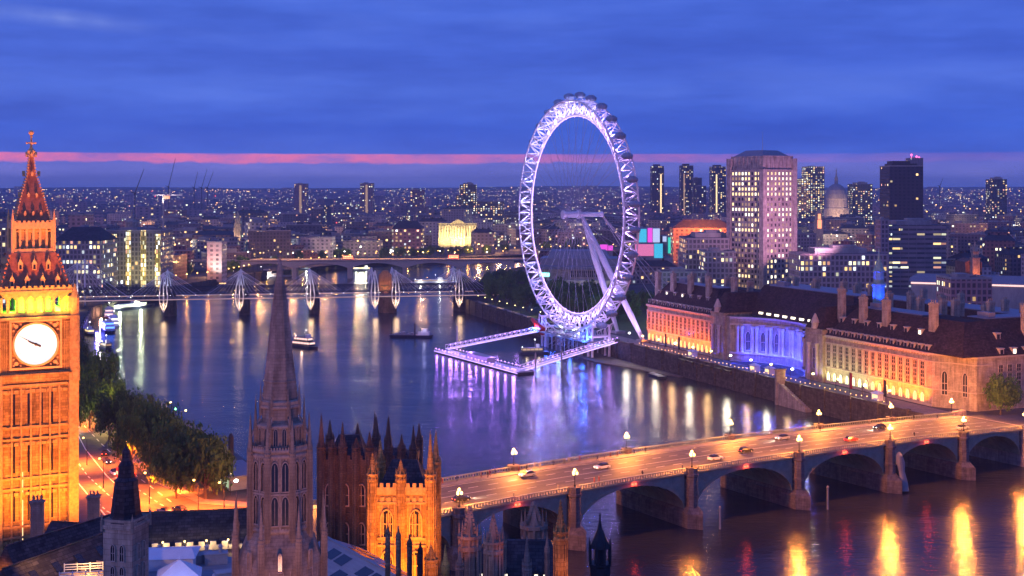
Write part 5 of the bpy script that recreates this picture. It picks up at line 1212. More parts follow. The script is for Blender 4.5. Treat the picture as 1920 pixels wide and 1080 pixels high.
# ---------------------------------------------------------------- the long riverside hall
W_HALL = arch_window_mesh(2.15, 2.75, .12, .25, 1, True, M['portland_trim'], M['darkglass'], True)
W_HALLW = arch_window_mesh(1.5, 2.5, .2, .25, 1, True, M['portland_trim'], G_['warmwin'], True)
W_SHOPO = arch_window_mesh(2.6, 3.9, .25, .3, 1, False, M['portland_trim'], G_['orangewin'])
W_SHOPG = arch_window_mesh(2.6, 3.9, .25, .3, 1, False, M['portland_trim'], G_['greenwin'])
W_TALL = arch_window_mesh(2.4, 9.0, .3, .3, 1, True, M['portland_trim'])
def hall():
    T = thing('riverside_hall', 'long pale stone riverside hall with dark plum roofs, flooded orange and blue', 'hall', CH_A, CH_RZ)
    EV = 18.8
    def wing(x0, x1):
        w = MB(); w.box(x0, x1, 0, 14, -.5, EV); w.build('wing_wall', M['portland'], T)
        c = MB(); c.box(x0-.2, x1+.2, -.9, 14, EV, EV+.7); c.box(x0-.1, x1+.1, -.45, .05, EV-2.6, EV-2.2); c.box(x0-.1, x1+.1, -.35, .05, 6.2, 6.6); c.box(x0-.1, x1+.1, -.25, .05, 0, .8)
        for i in range(int((x1-x0)/4)+1): x = x0+4*i; c.box(x-.3, x+.3, -.22, .05, 6.6, EV-2.6); 
        for i in range(int((x1-x0)/1.6)): x = x0+1.6*(i+.5); c.box(x-.25, x+.25, -.62, -.2, EV-.5, EV)
        c.build('cornice', M['portland_trim'], T)
    wing(0, 64); wing(150, 213)
    def windows(x0, x1, shop, dark):
        n = int((x1-x0)/4)
        for i in range(n):
            x = x0+2+4*i; put('shop_arch', shop, T, (x, 0, .9))
            for zz in (6.9, 10.0, 13.1): put('window', dark, T, (x, 0, zz))
    windows(0, 64, W_SHOPO, W_HALL)
    for i in range(15):
        x = 152+4*i; put('shop_arch', W_SHOPG if i < 6 else W_SHOPO, T, (x, 0, .9))
        for zz in (6.9, 10.0, 13.1): put('window', W_HALL, T, (x, 0, zz))
    # middle: bays, crescent and colonnade
    cx, ch, dp = 107.0, 29.0, 15.0; r = (ch*ch+dp*dp)/(2*dp); cyc = dp - r
    for bx in (64, 139):
        m = MB(); m.box(bx, bx+11, -1.6, 14, -.5, EV+2.2); m.box(bx-.4, bx+11.4, -2.1, 14, EV+.2, EV+.9); m.box(bx-.4, bx+11.4, -2.0, 14, EV+2.2, EV+2.8); m.box(bx+2.5, bx+8.5, -2.6, -1.5, 2.0, 3.0)
        m.build('bay_wall', M['portland'], T)
        m = MB()
        for x in (bx+2.8, bx+8.2): m.lathe(x, -2.4, [(.85, 3), (.75, 3.6), (.68, 14.6), (.95, 15.3), (.95, 15.8)], 10)
        m.lathe(bx+5.5, -1.2, [(1.6, EV+2.8), (1.5, EV+5), (1.9, EV+5.2), (1.2, EV+7), (.3, EV+9)], 8)
        m.build('bay_columns', M['portland_trim'], T)
        put('tall_window', W_TALL, T, (bx+5.5, -1.62, 5.0), 0)
        for x in (bx+1.5, bx+5.5, bx+9.5): light('SPOT', (x, -4.5, 0), 6000, (.01, .03, 1.0), .4, (x, -1, 14), 70, .8, T)
    N = 16; pts = []
    for i in range(N+1):
        a = math.asin(ch/r); th = -a + 2*a*i/N; pts.append((cx + r*math.sin(th), cyc + r*math.cos(th)))
    m = MB()
    for (xa, ya), (xb, yb) in zip(pts[:-1], pts[1:]): m.add([(xa, ya, -.5), (xb, yb, -.5), (xb, yb, EV+1.5), (xa, ya, EV+1.5)], [(0, 1, 2, 3)])
    for e0, e1 in ((75, 78), (136, 139)): m.box(e0, e1, 0, 3.0, -.5, EV+1.5)
    m.build('crescent_wall', M['portland'], T)
    for z0, z1, o in ((EV-2.4, EV-1.6, .8), (EV+.6, EV+1.5, 1.2), (3.4, 4.2, 1.6), (-.5, .2, 2.0)):
      m = MB()
      for (xa, ya), (xb, yb) in zip(pts[:-1], pts[1:]):
        if True:
            va, vb = Vector((cx-xa, cyc-ya)).normalized()*o, Vector((cx-xb, cyc-yb)).normalized()*o
            m.add([(xa+va.x, ya+va.y, z0), (xb+vb.x, yb+vb.y, z0), (xb+vb.x, yb+vb.y, z1), (xa+va.x, ya+va.y, z1), (xa, ya, z0), (xb, yb, z0), (xb, yb, z1), (xa, ya, z1)], [(0, 1, 2, 3), (3, 2, 6, 7), (1, 0, 4, 5)])
      m.build('crescent_cornice', M['portland_trim'], T)
    cm_ = MB(); cm_.lathe(0, 0, [(1.0, 4.2), (.8, 4.8), (.7, 14.6), (1.05, 15.6), (1.05, 16.4)], 12); cme = cm_.mesh('column', M['portland_trim'])
    a = math.asin(ch/r)
    for i in range(9):
        th = -a*.86 + 2*a*.86*i/8; q = Vector((math.sin(th), math.cos(th)))*(r-1.4)
        for d in (-1.0, 1.0): t_ = Vector((math.cos(th), -math.sin(th)))*d; put('column', cme, T, (cx+q.x+t_.x, cyc+q.y+t_.y, 0))
        if i < 8:
            t2 = th + a*.86/8; q2 = Vector((math.sin(t2), math.cos(t2)))*(r-.05)
            o = put('tall_window', W_TALL, T, (cx+q2.x, cyc+q2.y, 4.8), -t2)
            qs = Vector((math.sin(t2), math.cos(t2)))*(r-3.6); light('POINT', (cx+qs.x, cyc+qs.y, 4.8), 2400, (.05, .085, 1.0), .3, parent=T); light('POINT', (cx+qs.x, cyc+qs.y, 13.5), 1600, (.035, .07, 1.0), .3, parent=T)
    for x in (88, 100, 114, 126): light('SPOT', (x, -6, .5), 20000, (.004, .012, 1.0), .6, (x, dp, 9), 95, .8, T)
    # concave corner and street front at the bridge foot
    cor = [(213, 0), (215.5, 1.0), (219, 3.5), (222.5, 5.0), (226, 5.5), (228, 7.0), (228, 14)]
    m = MB(); m.prism(cor + [(213, 14)], -.5, EV); m.build('corner_wall', M['portland'], T)
    m = MB(); o_ = lambda e: [(213, -e), (215.5+e*.3, 1.0-e), (219+e*.3, 3.5-e), (222.5+e*.3, 5.0-e), (226+e*.4, 5.5-e), (228+e, 7.0-e*.4), (228+e, 14), (213, 14)]
    m.prism(o_(.8), EV, EV+.7); m.prism(o_(.3), 6.2, 6.6); m.prism(o_(.35), EV-2.6, EV-2.2); m.build('corner_cornice', M['portland_trim'], T)
    put('tall_window', W_TALL, T, (217.2, 2.15, 4.6), R(36)); put('tall_window', W_TALL, T, (224.4, 5.15, 4.6), R(12))
    m = MB(); m.box(214, 228, 14, 118, -.5, EV); m.build('street_wall', M['portland'], T)
    m = MB(); m.box(213.9, 228.8, 14, 118, EV, EV+.7); m.box(227.9, 228.4, 14, 118, 6.2, 6.6); m.build('street_cornice', M['portland_trim'], T)
    for i in range(14):
        for zz in (2.2, 7.3, 10.3, 13.4): put('window', W_HALL, T, (228.0, 18+4.2*i, zz), R(90))
    # back mass and roofs
    m = MB(); m.box(0, 213, 14, 90, -.5, EV-1); m.build('rear_block', M['portland'], T)
    def mansard(x0, x1, y0, y1, z0, z1, ins, name='mansard_roof', mat='slate_plum'):
        rf = MB(); rf.prism([(x0, y0), (x1, y0), (x1, y1), (x0, y1)], z0, z1, [(x0+ins, y0+ins), (x1-ins, y0+ins), (x1-ins, y1-ins), (x0+ins, y1-ins)]); return rf.build(name, M[mat], T)
    mansard(-.3, 64, -.3, 26, EV+.7, 31.0, 8.5); mansard(150, 229, -.3, 30, EV+.7, 31.0, 9.0); mansard(199, 228.6, 10, 118, EV+.7, 31.5, 9.0)
    mansard(66, 149, 13, 40, EV+1.5, 33.5, 9.0); mansard(63.8, 76, -1.4, 24, EV+2.8, 30.5, 4.5); mansard(138, 150.5, -1.4, 24, EV+2.8, 30.5, 4.5)
    for (x0, x1, y0, y1, z1) in ((0, 60, 30, 52, 28), (8, 200, 56, 88, 28.5), (150, 198, 34, 54, 27.5), (70, 146, 42, 54, 27)): mansard(x0, x1, y0, y1, EV-1, z1, 6.0)
    m = MB()
    for (x0, x1, y0, y1, z) in ((10, 54, 9, 17, 31.02), (160, 196, 10, 20, 31.02), (209, 219, 20, 108, 31.52), (76, 140, 23, 31, 33.52), (16, 190, 64, 80, 28.52)):
        m.box(x0, x1, y0, y1, z, z+.35); m.box(x0+3, x0+9, y0+2, y0+5, z+.35, z+2.2)
    m.build('lead_flats', M['lead'], T)
    ch_m = MB(); ch_m.box(-1.9, 1.9, -1.1, 1.1, -9, 6.2); ch_m.box(-2.2, 2.2, -1.4, 1.4, 5.2, 5.7)
    for d in (-1.2, 0, 1.2): ch_m.lathe(d, 0, [(.32, 6.2), (.28, 7.2)], 6)
    che = ch_m.mesh('chimney', M['portland'])
    for x, y, z in ((2, 5, 30), (16, 6, 30), (33, 6, 30), (50, 6, 30), (63, 12, 31), (5, 30, 27), (28, 34, 27), (150, 8, 32), (160, 24, 31), (167, 5.5, 30), (181, 5.5, 30), (196, 26, 31), (207, 6, 31), (206, 34, 31), (223.5, 34, 31), (223.5, 56, 31), (206, 58, 31), (223.5, 80, 31), (206, 86, 31), (170, 52, 27), (184, 52, 27), (150, 60, 28), (110, 60, 28), (130, 60, 28), (60, 60, 28), (90, 62, 28), (176, 70, 28), (190, 66, 28), (9, 22, 30), (25, 21, 30), (43, 21, 30), (58, 24, 29), (72, 36, 31), (92, 38, 32), (112, 38, 32), (131, 38, 32), (155, 40, 29), (174, 28, 30), (187, 28, 30), (36, 66, 28), (76, 74, 28), (120, 76, 28), (146, 74, 28), (223.5, 104, 31)): put('chimney', che, T, (x, y, z), R(90) if y > 15 else 0, scale=(.85 if y < 15 else .7, .85, 1.0 if y < 15 else .9))
    dm = MB(); dm.box(-1.0, 1.0, -.2, 2.9, 0, 2.3); dm.box(-1.25, 1.25, -.4, 2.9, 2.3, 2.6); dm.cm = 1; dm.box(-.65, .65, -.27, -.2, .3, 2.0)
    d1 = dm.mesh('dormer', [M['portland_trim'], M['darkglass']]); d2 = dm.mesh('dormer', [M['portland_trim'], G_['whitewin']])
    for x0, n, in ((1.5, 16), (151.5, 16)):
        for i in range(n): put('dormer', d1, T, (x0+3.9*i, .45, EV+.75))
        for i in range(0, n-2, 2): put('dormer', d2 if (x0 > 100 and i in (12,)) or (x0 < 100 and i in (2, 6)) else d1, T, (x0+3.9*i+3.5, 4.2, 24.4))
    for i in range(12): put('dormer', d2 if i in (1,) else d1, T, (228.4, 18+6*i, EV+.75), R(90))
    for i in range(5): put('dormer', d2 if i == 1 else d1, T, (224.6, 20+14*i, 24.6), R(90))
    rl = MB(); rl.box(-.9, 2.2, -.15, .3, 0, 1.0); rlm = rl.mesh('skylight', G_['whitewin'])
    for i in range(8): put('skylight', rlm, T, (82+6.3*i, 13.7, 21.2))
    # copper clock lantern
    L_ = MB(); bx, by = 146, 30; L_.lathe(bx, by, [(2.6, 30), (2.6, 38), (3.1, 38.4), (3.1, 39.2), (2.3, 39.4), (2.2, 44), (2.7, 44.5), (1.9, 46), (.7, 49.5), (.15, 54)], 8)
    L_.build('lantern_turret', M['copper'], T)
    light('SPOT', (bx-3, by-6, 31.5), 30000, (.006, .03, 1.0), .5, (bx, by, 43), 90, .7, T); light('SPOT', (bx+6, by-3, 31.5), 12000, (.01, .06, 1.0), .5, (bx, by, 41), 90, .7, T)
    # the floodlights of each wing
    OR = (1.0, .15, .004)
    for i in range(8): x = 4+8*i; light('SPOT', (x, -5.0, .3), (26000, 21000, 29000, 23000)[i % 4], OR, .5, (x, 0, 10), 110, .7, T)
    for i in range(4): x = 184+8*i; light('SPOT', (x, -5.0, .3), 36000, OR, .5, (x, 0, 10), 110, .7, T)
    for i in range(4): x = 153+8*i; light('SPOT', (x, -5.0, .3), 5500, (.9, .85, .35), .5, (x, 0, 8), 110, .7, T)
    light('SPOT', (-12, -8, .5), 9000, (.85, .55, .75), .6, (-1, 4, 10), 90, .8, T)
    light('SPOT', (232, -8, .5), 2200, (1.0, .35, .10), .6, (222, 5, 8), 100, .8, T)
    # little terrace in front with a fair of lit kiosks is a separate thing
hall()
# north return of the hall catches lilac light from the wheel already
WH = arch_window_mesh(1.6, 6.0, .25, .3, 1, True, M['portland_trim'])
# flags, banners and promenade lamps in front
for i, x in enumerate((6, 20, 36, 52, 68, 84, 100, 116, 131, 146, 160, 176, 192, 206)):
    w = ['between the great wheel and the orange wing', 'before the orange wing', 'before the blue crescent', 'before the pale right wing'][min(3, i//4)]
    q = CH(x, -14.6, 0); q.z = RZ+1.0
    street_lamp(q, 'white globe lamp on the promenade wall %s' % w, HWB if i % 3 == 0 else HYB, 0, (1.0, .84, .58) if i % 2 == 0 else (1.0, .5, .2), 'promenade lamps %s' % w, CH_RZ, .62, .7)
    light('SPOT', CH(x, -15.6, 4.4), 4200 if i % 2 == 0 else 2600, (1.0, .88, .66) if i % 2 == 0 else (1.0, .6, .25), .7, CH(x, -40, -6), 150, .4)
m = MB()
for i in range(60): m.ball((20+3.2*i, 0, .0 + .25*math.cos(i*math.pi/2.5)), .16, 5, 3)
q = CH(0, -15.6, 1.9); tag(m.build('string_lights', G_['orange_lamp'], None, q, CH_RZ), 'swagged string of orange bulbs along the promenade wall', 'string lights')
for i, (x, c, lb) in enumerate(((176, 'busred', 'tall orange red banner before the green lit shopfronts'), (196, 'cloth0', 'tall dark banner before the last orange shopfronts'), (32, 'cloth0', 'tall dark banner left of the middle of the orange wing'), (45, 'cloth0', 'tall dark banner at the right part of the orange wing'))):
    T = thing('banner', lb, 'banner', CH(x, -8, .0), CH_RZ); m = MB(); m.tube((0, 0, 0), (0, 0, 8), .12, .1, 6); m.build('pole', M['dark_steel'], T); m = MB(); m.box(.12, 1.5, -.05, .05, 1.6, 7.8); m.build('cloth', M[c], T)
kz = [CH(60, -9, .02), CH(112, -9, .02), CH(122, -8, .02), CH(194, -9, .02)]
for i, q in enumerate(kz):
    T = thing('kiosk', ['small white kiosk before the left bay of the hall', 'small kiosk before the blue crescent', 'second small kiosk before the blue crescent, right of the first', 'small kiosk before the last orange shopfronts'][i], 'kiosk', q, CH_RZ)
    m = MB(); m.box(-2, 2, -1.4, 1.4, 0, 2.5); m.build('wall', M['canvas'], T); m = MB(); m.prism([(-2.4, -1.8), (2.4, -1.8), (2.4, 1.8), (-2.4, 1.8)], 2.5, 3.6, [(-.2, -.2), (.2, -.2), (.2, .2), (-.2, .2)]); m.build('roof', M['canvas'], T)
    m = MB(); m.box(-1.5, 1.5, -1.46, -1.41, 1.0, 2.1); m.build('serving_hatch', G_['warmwin'], T)
# water stairs by the bridge
T = thing('river_stairs', 'pale stone stairs slanting down the river wall from the promenade to the water', 'stairs', CH(146, -17.2, 0), CH_RZ)
m = MB()
for i in range(16): m.box(1.2*i, 1.2*i+1.2, -3.2, -.8, WZ-RZ-1, -.3-.48*i)
m.build('steps', M['concrete'], T)
m = MB()
for i in range(16): m.box(1.2*i, 1.2*i+1.2, -3.6, -3.2, WZ-RZ-1, .6-.48*i)
m.build('side_wall', M['portland'], T)
m = MB(); m.box(-1.2, 0, -4, .4, WZ-RZ-2, 5.5); m.box(-1.5, .3, -4.3, .7, 5.5, 6.0); m.build('pillar', M['portland'], T)
# planter boxes hung on the wall below the crescent
for i in range(6):
    m = MB(); m.prism([(-2.2, -.5), (2.2, -.5), (2.2, .5), (-2.2, .5)], -1.6, 0, [(-2.6, -.9), (2.6, -.9), (2.6, .5), (-2.6, .5)]); tag(m.build('wall_balcony', M['granite'], None, CH(64+8*i, -17.4, -.2), CH_RZ), 'stone bench recess on the river wall below the blue crescent', 'wall recess', 'stone bench recesses on the river wall')
# ---------------------------------------------------------------- tall buildings that can be told apart
PLAIN = bpy.data.materials.new('plain office wall'); PLAIN.use_nodes = True; t = NT(PLAIN.node_tree)
t.nt.links.new(t.n('BsdfPrincipled', None, Base_Color=t.n('ObjectInfo').outputs['Color'], Roughness=0.8).outputs[0], t.n('OutputMaterial').inputs[0])
reserved = []            # (x, y, radius) kept clear of generic blocks
def px_box(label, px0, px1, ytop, D, depth, col, lit, mat, cat='office block', name='office_block', rz=0.0, extras=None, top=None, base=None):
    """a block seen between two pixel columns at distance D: real size from real distance"""
    w = (px1-px0)/F*D; x = XD((px0+px1)/2, D); zt = ZY(ytop, D); zb = RZ if base is None else base
    T = thing(name, label, cat, (x, D+depth/2, zb), rz); h = zt-zb
    m = MB(); m.box(-w/2, w/2, -depth/2, depth/2, -2, h); o = m.build('wall', mat, T); o.color = (*col, lit)
    m = MB()
    if top == 'plant': m.box(-w*.3, w*.3, -depth*.3, depth*.3, h, h+3.2); m.box(-w*.08, w*.2, -depth*.2, depth*.1, h+3.2, h+5)
    elif top == 'hip': m.prism([(-w/2-.3, -depth/2-.3), (w/2+.3, -depth/2-.3), (w/2+.3, depth/2+.3), (-w/2-.3, depth/2+.3)], h, h+min(w, depth)*.28, [(-w*.3, -.2), (w*.3, -.2), (w*.3, .2), (-w*.3, .2)])
    else:
        m.box(-w/2-.2, w/2+.2, -depth/2-.2, -depth/2+.5, h, h+1.1); m.box(-w/2-.2, w/2+.2, depth/2-.5, depth/2+.2, h, h+1.1); m.box(-w/2-.2, -w/2+.5, -depth/2+.5, depth/2-.5, h, h+1.1); m.box(w/2-.5, w/2+.2, -depth/2+.5, depth/2-.5, h, h+1.1)
        m.box(-w*.25, w*.05, -depth*.25, depth*.2, h+.01, h+2.6)
    o = m.build('roof', M['slate'] if top == 'hip' else M['concrete'], T)
    if mat is OFFICE:                                                    # projecting piers and floor bands around the window cells
        m = MB(); n = int(w/2/2.8)
        for i in range(-n, n+1): m.box(i*2.8-.28, i*2.8+.28, -depth/2-.45, -depth/2-.003, 0, h)
        for k in range(int(h/3.6)+1): m.box(-w/2, w/2, -depth/2-.28, -depth/2-.004, k*3.6-.35, k*3.6+.35)
        q = m.build('facade_frame', PLAIN, T); q.color = (*col, 0)
    reserved.append((x, D+depth/2, max(w, depth)*.62)); return T, w, h
# the pale office tower: two visible faces with window grids
def pale_tower():
    D = 880.0; cxp = 1431; loc = Vector((XD(cxp, D), D, RZ)); rz = R(36)
    T = thing('pale_office_tower', 'big pale pinkish stone office tower with rows of lit windows right of the wheel', 'office tower', loc, rz)
    A, B = 33.0, 33.6; h = ZY(292, D)-RZ                                # right face runs along +x, left face along +y
    m = MB(); m.box(0, A, 0, B, -2, h-9.5); m.box(-.7, 3.4, -.7, 3.4, -2, h-9); m.box(A-3.6, A+.6, -.6, 3.4, -2, h-1.5); m.box(-.6, 3.0, B-3.4, B+.6, -2, h-1.5)
    m.box(1.6, A-1.6, 1.6, B-1.6, h-9.5, h); m.box(3.4, A-3.6, -.45, 0, h-9.9, h-9.2); m.build('wall', M['pinkstone'], T)
    m = MB(); m.prism([(3, 3), (A-3, 3), (A-3, B-3), (3, B-3)], h, h+4.2, [(9, 9), (A-9, 9), (A-9, B-9), (9, B-9)]); m.build('roof', M['lead'], T)
    m = MB()
    for k in range(6): m.box(5+4*k, 5.5+4*k, 1.2, 1.6, h-8.5, h-1.0)
    for k in range(7): m.box(1.25, 1.6, 4+4*k, 4.6+4*k, h-8.5, h-1.0)
    m.box(1.4, A-1.4, 1.4, 2.0, h-.9, h+.3); m.build('crown_piers', M['pinkstone'], T)
    m = MB(); m.tube((8, 8, h+3), (8, 8, h+17), .18, .06, 5); m.build('flagpole', M['grey_steel'], T)
    def win(g): return arch_window_mesh(1.75, 2.25, .16, .2, 1, False, M['pinkstone'], g, True)
    wm = [win(M['darkglass']), win(G_['whitewin']), win(G_['warmwin']), win(G_['dimwin'])]
    rnd = random.Random(3); rest = MB(); rows = 25; n = 0
    allw = []
    for r_ in range(rows):
        zz = h-13.2-3.55*r_
        if zz < 2: break
        full = r_ in (0, 1, 2, 3, 4, 7, 11); right_full = r_ in (8, 12)
        for c in range(7):
            lit = rnd.random() < (.94 if full else .75 if right_full else .22); allw.append((0, 4.6+3.75*c, zz, (rnd.choice((1, 1, 2)) if lit else (0 if rnd.random() < .7 else 3)), r_))
        for c in range(9):
            lit = rnd.random() < (.85 if full else .10); allw.append((1, 3.9+3.05*c, zz, (rnd.choice((1, 2, 2)) if lit else (0 if rnd.random() < .6 else 3)), r_))
    for k, (f, u, zz, s, r_) in enumerate(allw):
        if f == 0 and n < 100: put('window', wm[s], T, (u, 0, zz), 0); n += 1
        else:
            rest.cm = (0, 1, 2, 3)[s]
            if f == 0: rest.box(u-.75, u+.75, -.12, .02, zz+.1, zz+2.1)
            else: rest.box(-.12, .02, u-.7, u+.7, zz+.1, zz+2.1)
    kind(rest.build('window', [M['darkglass'], G_['whitewin'], G_['warmwin'], G_['dimwin']], T), 'stuff')
    light('SPOT', loc+Vector((32, -72, 50)), 420000, (1.0, .45, .72), 3.0, loc+Vector((12, 8, 55)), 80, .9)
    reserved.append((loc.x, loc.y+20, 45))
pale_tower()
px_box('grey white stepped office block left of the pale tower', 1287, 1385, 446, 905, 40, (.30, .28, .30), .16, OFFICE, top='plant')
px_box('lower pinkish office block with lit upper windows touching the pale tower', 1322, 1380, 474, 868, 28, (.40, .34, .33), .45, OFFICE)
px_box('small violet grey office annex by the copper lit kiosk roof', 1240, 1325, 512, 830, 26, (.30, .27, .33), .2, OFFICE)
px_box('long pink office wing with a grid of small windows right of the blue copper lantern', 1500, 1664, 476, 830, 34, (.42, .33, .34), .14, OFFICE, top='plant')
px_box('broad concrete office with horizontal lit bands below the black tower', 1664, 1774, 422, 1010, 36, (.36, .28, .26), .34, BANDED, top='plant')
px_box('tall windowless pink stair column on the left of the banded concrete office', 1651, 1667, 413, 1004, 14, (.42, .32, .33), 0.0, OFFICE, name='stair_tower', cat='tower')
T, w, h = px_box('big black slab tower with stepped shoulders on the right', 1668, 1731, 312, 1500, 40, (.05, .045, .065), .02, CITYMID, cat='tower', name='tower_block')
m = MB(); m.box(-w*.5+4, w*.5-5, -14, 14, h, h+3.4); m.box(-w*.34, w*.18, -12, 12, h+3.4, h+6.5); m.build('stepped_crown', M['slate'], T)
T, w, h = px_box('slim grey tower with red beacon lamps peeping out behind the black tower', 1708, 1731, 297, 2500, 34, (.16, .13, .16), .1, CITYMID, cat='tower', name='tower_block')
m = MB()
for x, z in ((-w*.42, h+7), (0, h+3.5), (w*.2, h+1.5)): m.ball((x, -14, z), 2.0, 6, 4); m.tube((x, -14, h), (x, -14, z), .5, .4, 4)
m.build('beacon', glow('beacon pink', (1.0, .12, .35), 4.0), T)
px_box('lone dark square tower with lit floors at the far right', 1861, 1888, 336, 2450, 36, (.05, .055, .08), .3, CITYMID, cat='tower', name='tower_block', top='plant')
for k, (a, b, y, lb) in enumerate(((1222, 1245, 312, 'leftmost of three serrated residential towers, with a lit zigzag stair'), (1277, 1300, 311, 'middle one of three serrated residential towers'), (1334, 1361, 313, 'rightmost of three serrated residential towers, beside the pale tower'))):
    T, w, h = px_box(lb, a, b, y, 3000, 34, (.045, .042, .06), .16, CITYMID, cat='tower', name='tower_block')
    m = MB(); m.prism([(-w*.5, -18), (0, -24), (w*.5, -18), (w*.3, 12), (-w*.3, 12)], -2, h-4); o = m.build('balcony_stack', CITYMID, T); o.color = (.05, .045, .06, .2)
    m = MB(); m.box(-w*.32, w*.2, -12, 8, h, h+5); m.build('crown', M['slate'], T)
    m = MB(); x = (w*.22, -w*.28, -w*.18)[k]; m.box(x-1.6, x+1.6, -24.4, -24.0, h*.12, h*.86); m.build('lit_stair', G_['warmwin'] if k != 1 else G_['dimwin'], T)
px_box('small dark block between the middle and right serrated towers', 1301, 1316, 334, 2900, 30, (.05, .05, .085), .05, CITYMID, cat='tower', name='tower_block')
px_box('stepped dark block at the feet of the serrated towers', 1306, 1324, 349, 2880, 30, (.05, .05, .085), .08, CITYMID)
px_box('green yellow lit glass tower between the pale tower and the domed cathedral', 1511, 1546, 313, 2750, 40, (.16, .15, .11), .75, CITYMID, cat='tower', name='tower_block')
px_box('lower lit glass block leaning against the pale tower right side', 1498, 1516, 336, 2600, 30, (.2, .17, .12), .75, CITYMID)
px_box('dark glass block with bright lit roof floor right of the dome', 1599, 1636, 345, 2600, 40, (.05, .065, .09), .42, CITYMID, top='plant')
# the domed cathedral
D = 2550; s = D/F; T = thing('domed_cathedral', 'grey domed cathedral with a lantern spire on the skyline at the right', 'cathedral', (XD(1568, D), D, 4)); z = lambda py: ZY(py, D)-4
m = MB(); m.lathe(0, 0, [(25, z(420)), (25, z(390)), (23.5, z(389)), (21.5, z(374)), (22, z(373)), (22, z(371.5))], 24); m.build('drum', M['concrete'], T)
m = MB()
for k in range(24): th = 2*math.pi*k/24; m.lathe(24.6*math.cos(th), 24.6*math.sin(th), [(1.1, z(415)), (1.0, z(392))], 6)
m.build('colonnade', M['concrete'], T)
m = MB(); m.lathe(0, 0, [(21.8, z(371.5)), (21.0, z(364)), (18.2, z(356)), (13.6, z(350)), (8, z(346.2)), (3.8, z(344.8))], 24); m.build('dome', M['lead'], T)
m = MB(); m.lathe(0, 0, [(4.2, z(345.6)), (3.6, z(345)), (3.2, z(336)), (3.8, z(335.6)), (2.2, z(331)), (1.0, z(326)), (.7, z(320))], 10); m.ball((0, 0, z(320)), 1.3, 8, 5); m.tube((0, 0, z(319.5)), (0, 0, z(315)), .35, .2, 5); m.tube((-1.5, 0, z(317)), (1.5, 0, z(317)), .3, .3, 4); m.build('lantern', M['lead'], T)
m = MB(); m.box(-52, 52, -18, 40, 0, z(412)); m.prism([(-52, -18), (52, -18), (52, 40), (-52, 40)], z(412), z(405), [(-48, 8), (48, 8), (48, 14), (-48, 14)]); m.build('nave', M['concrete'], T)
light('SPOT', (XD(1560, D), D-80, 8), 500000, (1.0, .55, .32), 3, (XD(1568, D), D, 40), 90, .9)
reserved.append((XD(1568, D), D, 70))
# colour-lit theatre blocks
D = 1150
T = thing('theatre', 'angular theatre washed with cyan, magenta and pink light', 'theatre', (XD(1222, D), D, RZ)); x = lambda p: XD(p, D)-XD(1222, D); z = lambda p: ZY(p, D)-RZ
def blk(name, p0, p1, y0, y1, d0, d1, mat): m = MB(); m.box(x(p0), x(p1), d0, d1, z(y1), z(y0)); return m.build(name, mat, T)
blk('concrete_base', 1188, 1262, 484, 500, 0, 40, M['concrete']); blk('fly_tower', 1200, 1238, 429, 458, 8, 34, M['concrete']); blk('foyer', 1190, 1244, 458, 484, 2, 36, M['concrete']); blk('rear_tower', 1244, 1259, 443, 476, 10, 30, M['concrete'])
for p0, p1, y0, y1, c, d in ((1198, 1214, 430, 455, 'wash_cyan', 7.6), (1216, 1225, 428, 455, 'wash_magenta', 7.4), (1226, 1239, 429, 455, 'wash_pale', 7.6), (1191, 1226, 458, 480, 'wash_pink', 1.6), (1227, 1243, 457, 484, 'wash_cyan', 1.4), (1255, 1260, 446, 476, 'wash_green', 9.0), (1245, 1252, 444, 454, 'wash_pale', 9.4)): blk('wash_panel', p0, p1, y0, y1, d, d+.3, G_[c])  # panels glow to stand in for coloured light washed over the concrete
for p0, p1, y0, y1, c in ((1126, 1140, 459, 470, 'wash_magenta'), (1141, 1150, 461, 470, 'wash_magenta')):
    T = thing('lit_pavilion', 'small magenta lit pavilion left of the colourful theatre%s' % ('' if p0 < 1130 else ', the right hand one'), 'pavilion', (XD(p0, D), D+5, RZ)); x = lambda p: XD(p, D)-XD(p0, D); blk('wall', p0, p1, y0, 500, 0, 10, M['concrete']); blk('wash_panel', p0, p1, y0, y1, -.4, -.1, G_[c])  # magenta light on the wall painted as a glowing sheet
reserved.append((XD(1225, D), D+15, 62)); reserved.append((XD(1135, D), D+8, 30))
# concert hall behind the wheel
D = 905; T = thing('concert_hall', 'pale low concert hall with a blue grey roof seen through the wheel', 'concert hall', (XD(1085, D), D, RZ), R(-6)); x = lambda p: XD(p, D)-XD(1085, D); z = lambda p: ZY(p, D)-RZ
m = MB(); m.box(x(1000), x(1172), 0, 46, -1, z(505)); m.build('wall', M['portland'], T)
m = MB(); m.box(x(1000)-1, x(1172)+1, -1, 47, z(505), z(500)); m.box(x(1010), x(1155), 10, 42, z(500), z(486)); m.prism([(x(1022), 10), (x(1140), 10), (x(1140), 40), (x(1022), 40)], z(486), z(472), [(x(1030), 14), (x(1132), 14), (x(1132), 36), (x(1030), 36)]); m.build('roof', M['lead'], T)
m = MB(); m.box(x(995), x(1178), -8, 0, -1, z(524)); m.build('terrace', M['concrete'], T)
wg = arch_window_mesh(1.2, 5.0, .15, .2, 0, True, M['portland_trim'], M['darkglass'], True)
for i in range(16): put('window', wg, T, (x(1072)+1.45*i, 0, z(520)), 0)
m = MB(); m.box(x(1012), x(1030), -.3, -.1, z(519), z(512)); m.build('lit_foyer', G_['cyan_lamp'], T)
for i in range(5): light('SPOT', (XD(1010+35*i, D), D-16, RZ+1), 5500, (1.0, .9, .7), .6, (XD(1010+35*i, D), D, RZ+16), 110, .8)
reserved.append((XD(1085, D), D+22, 62))
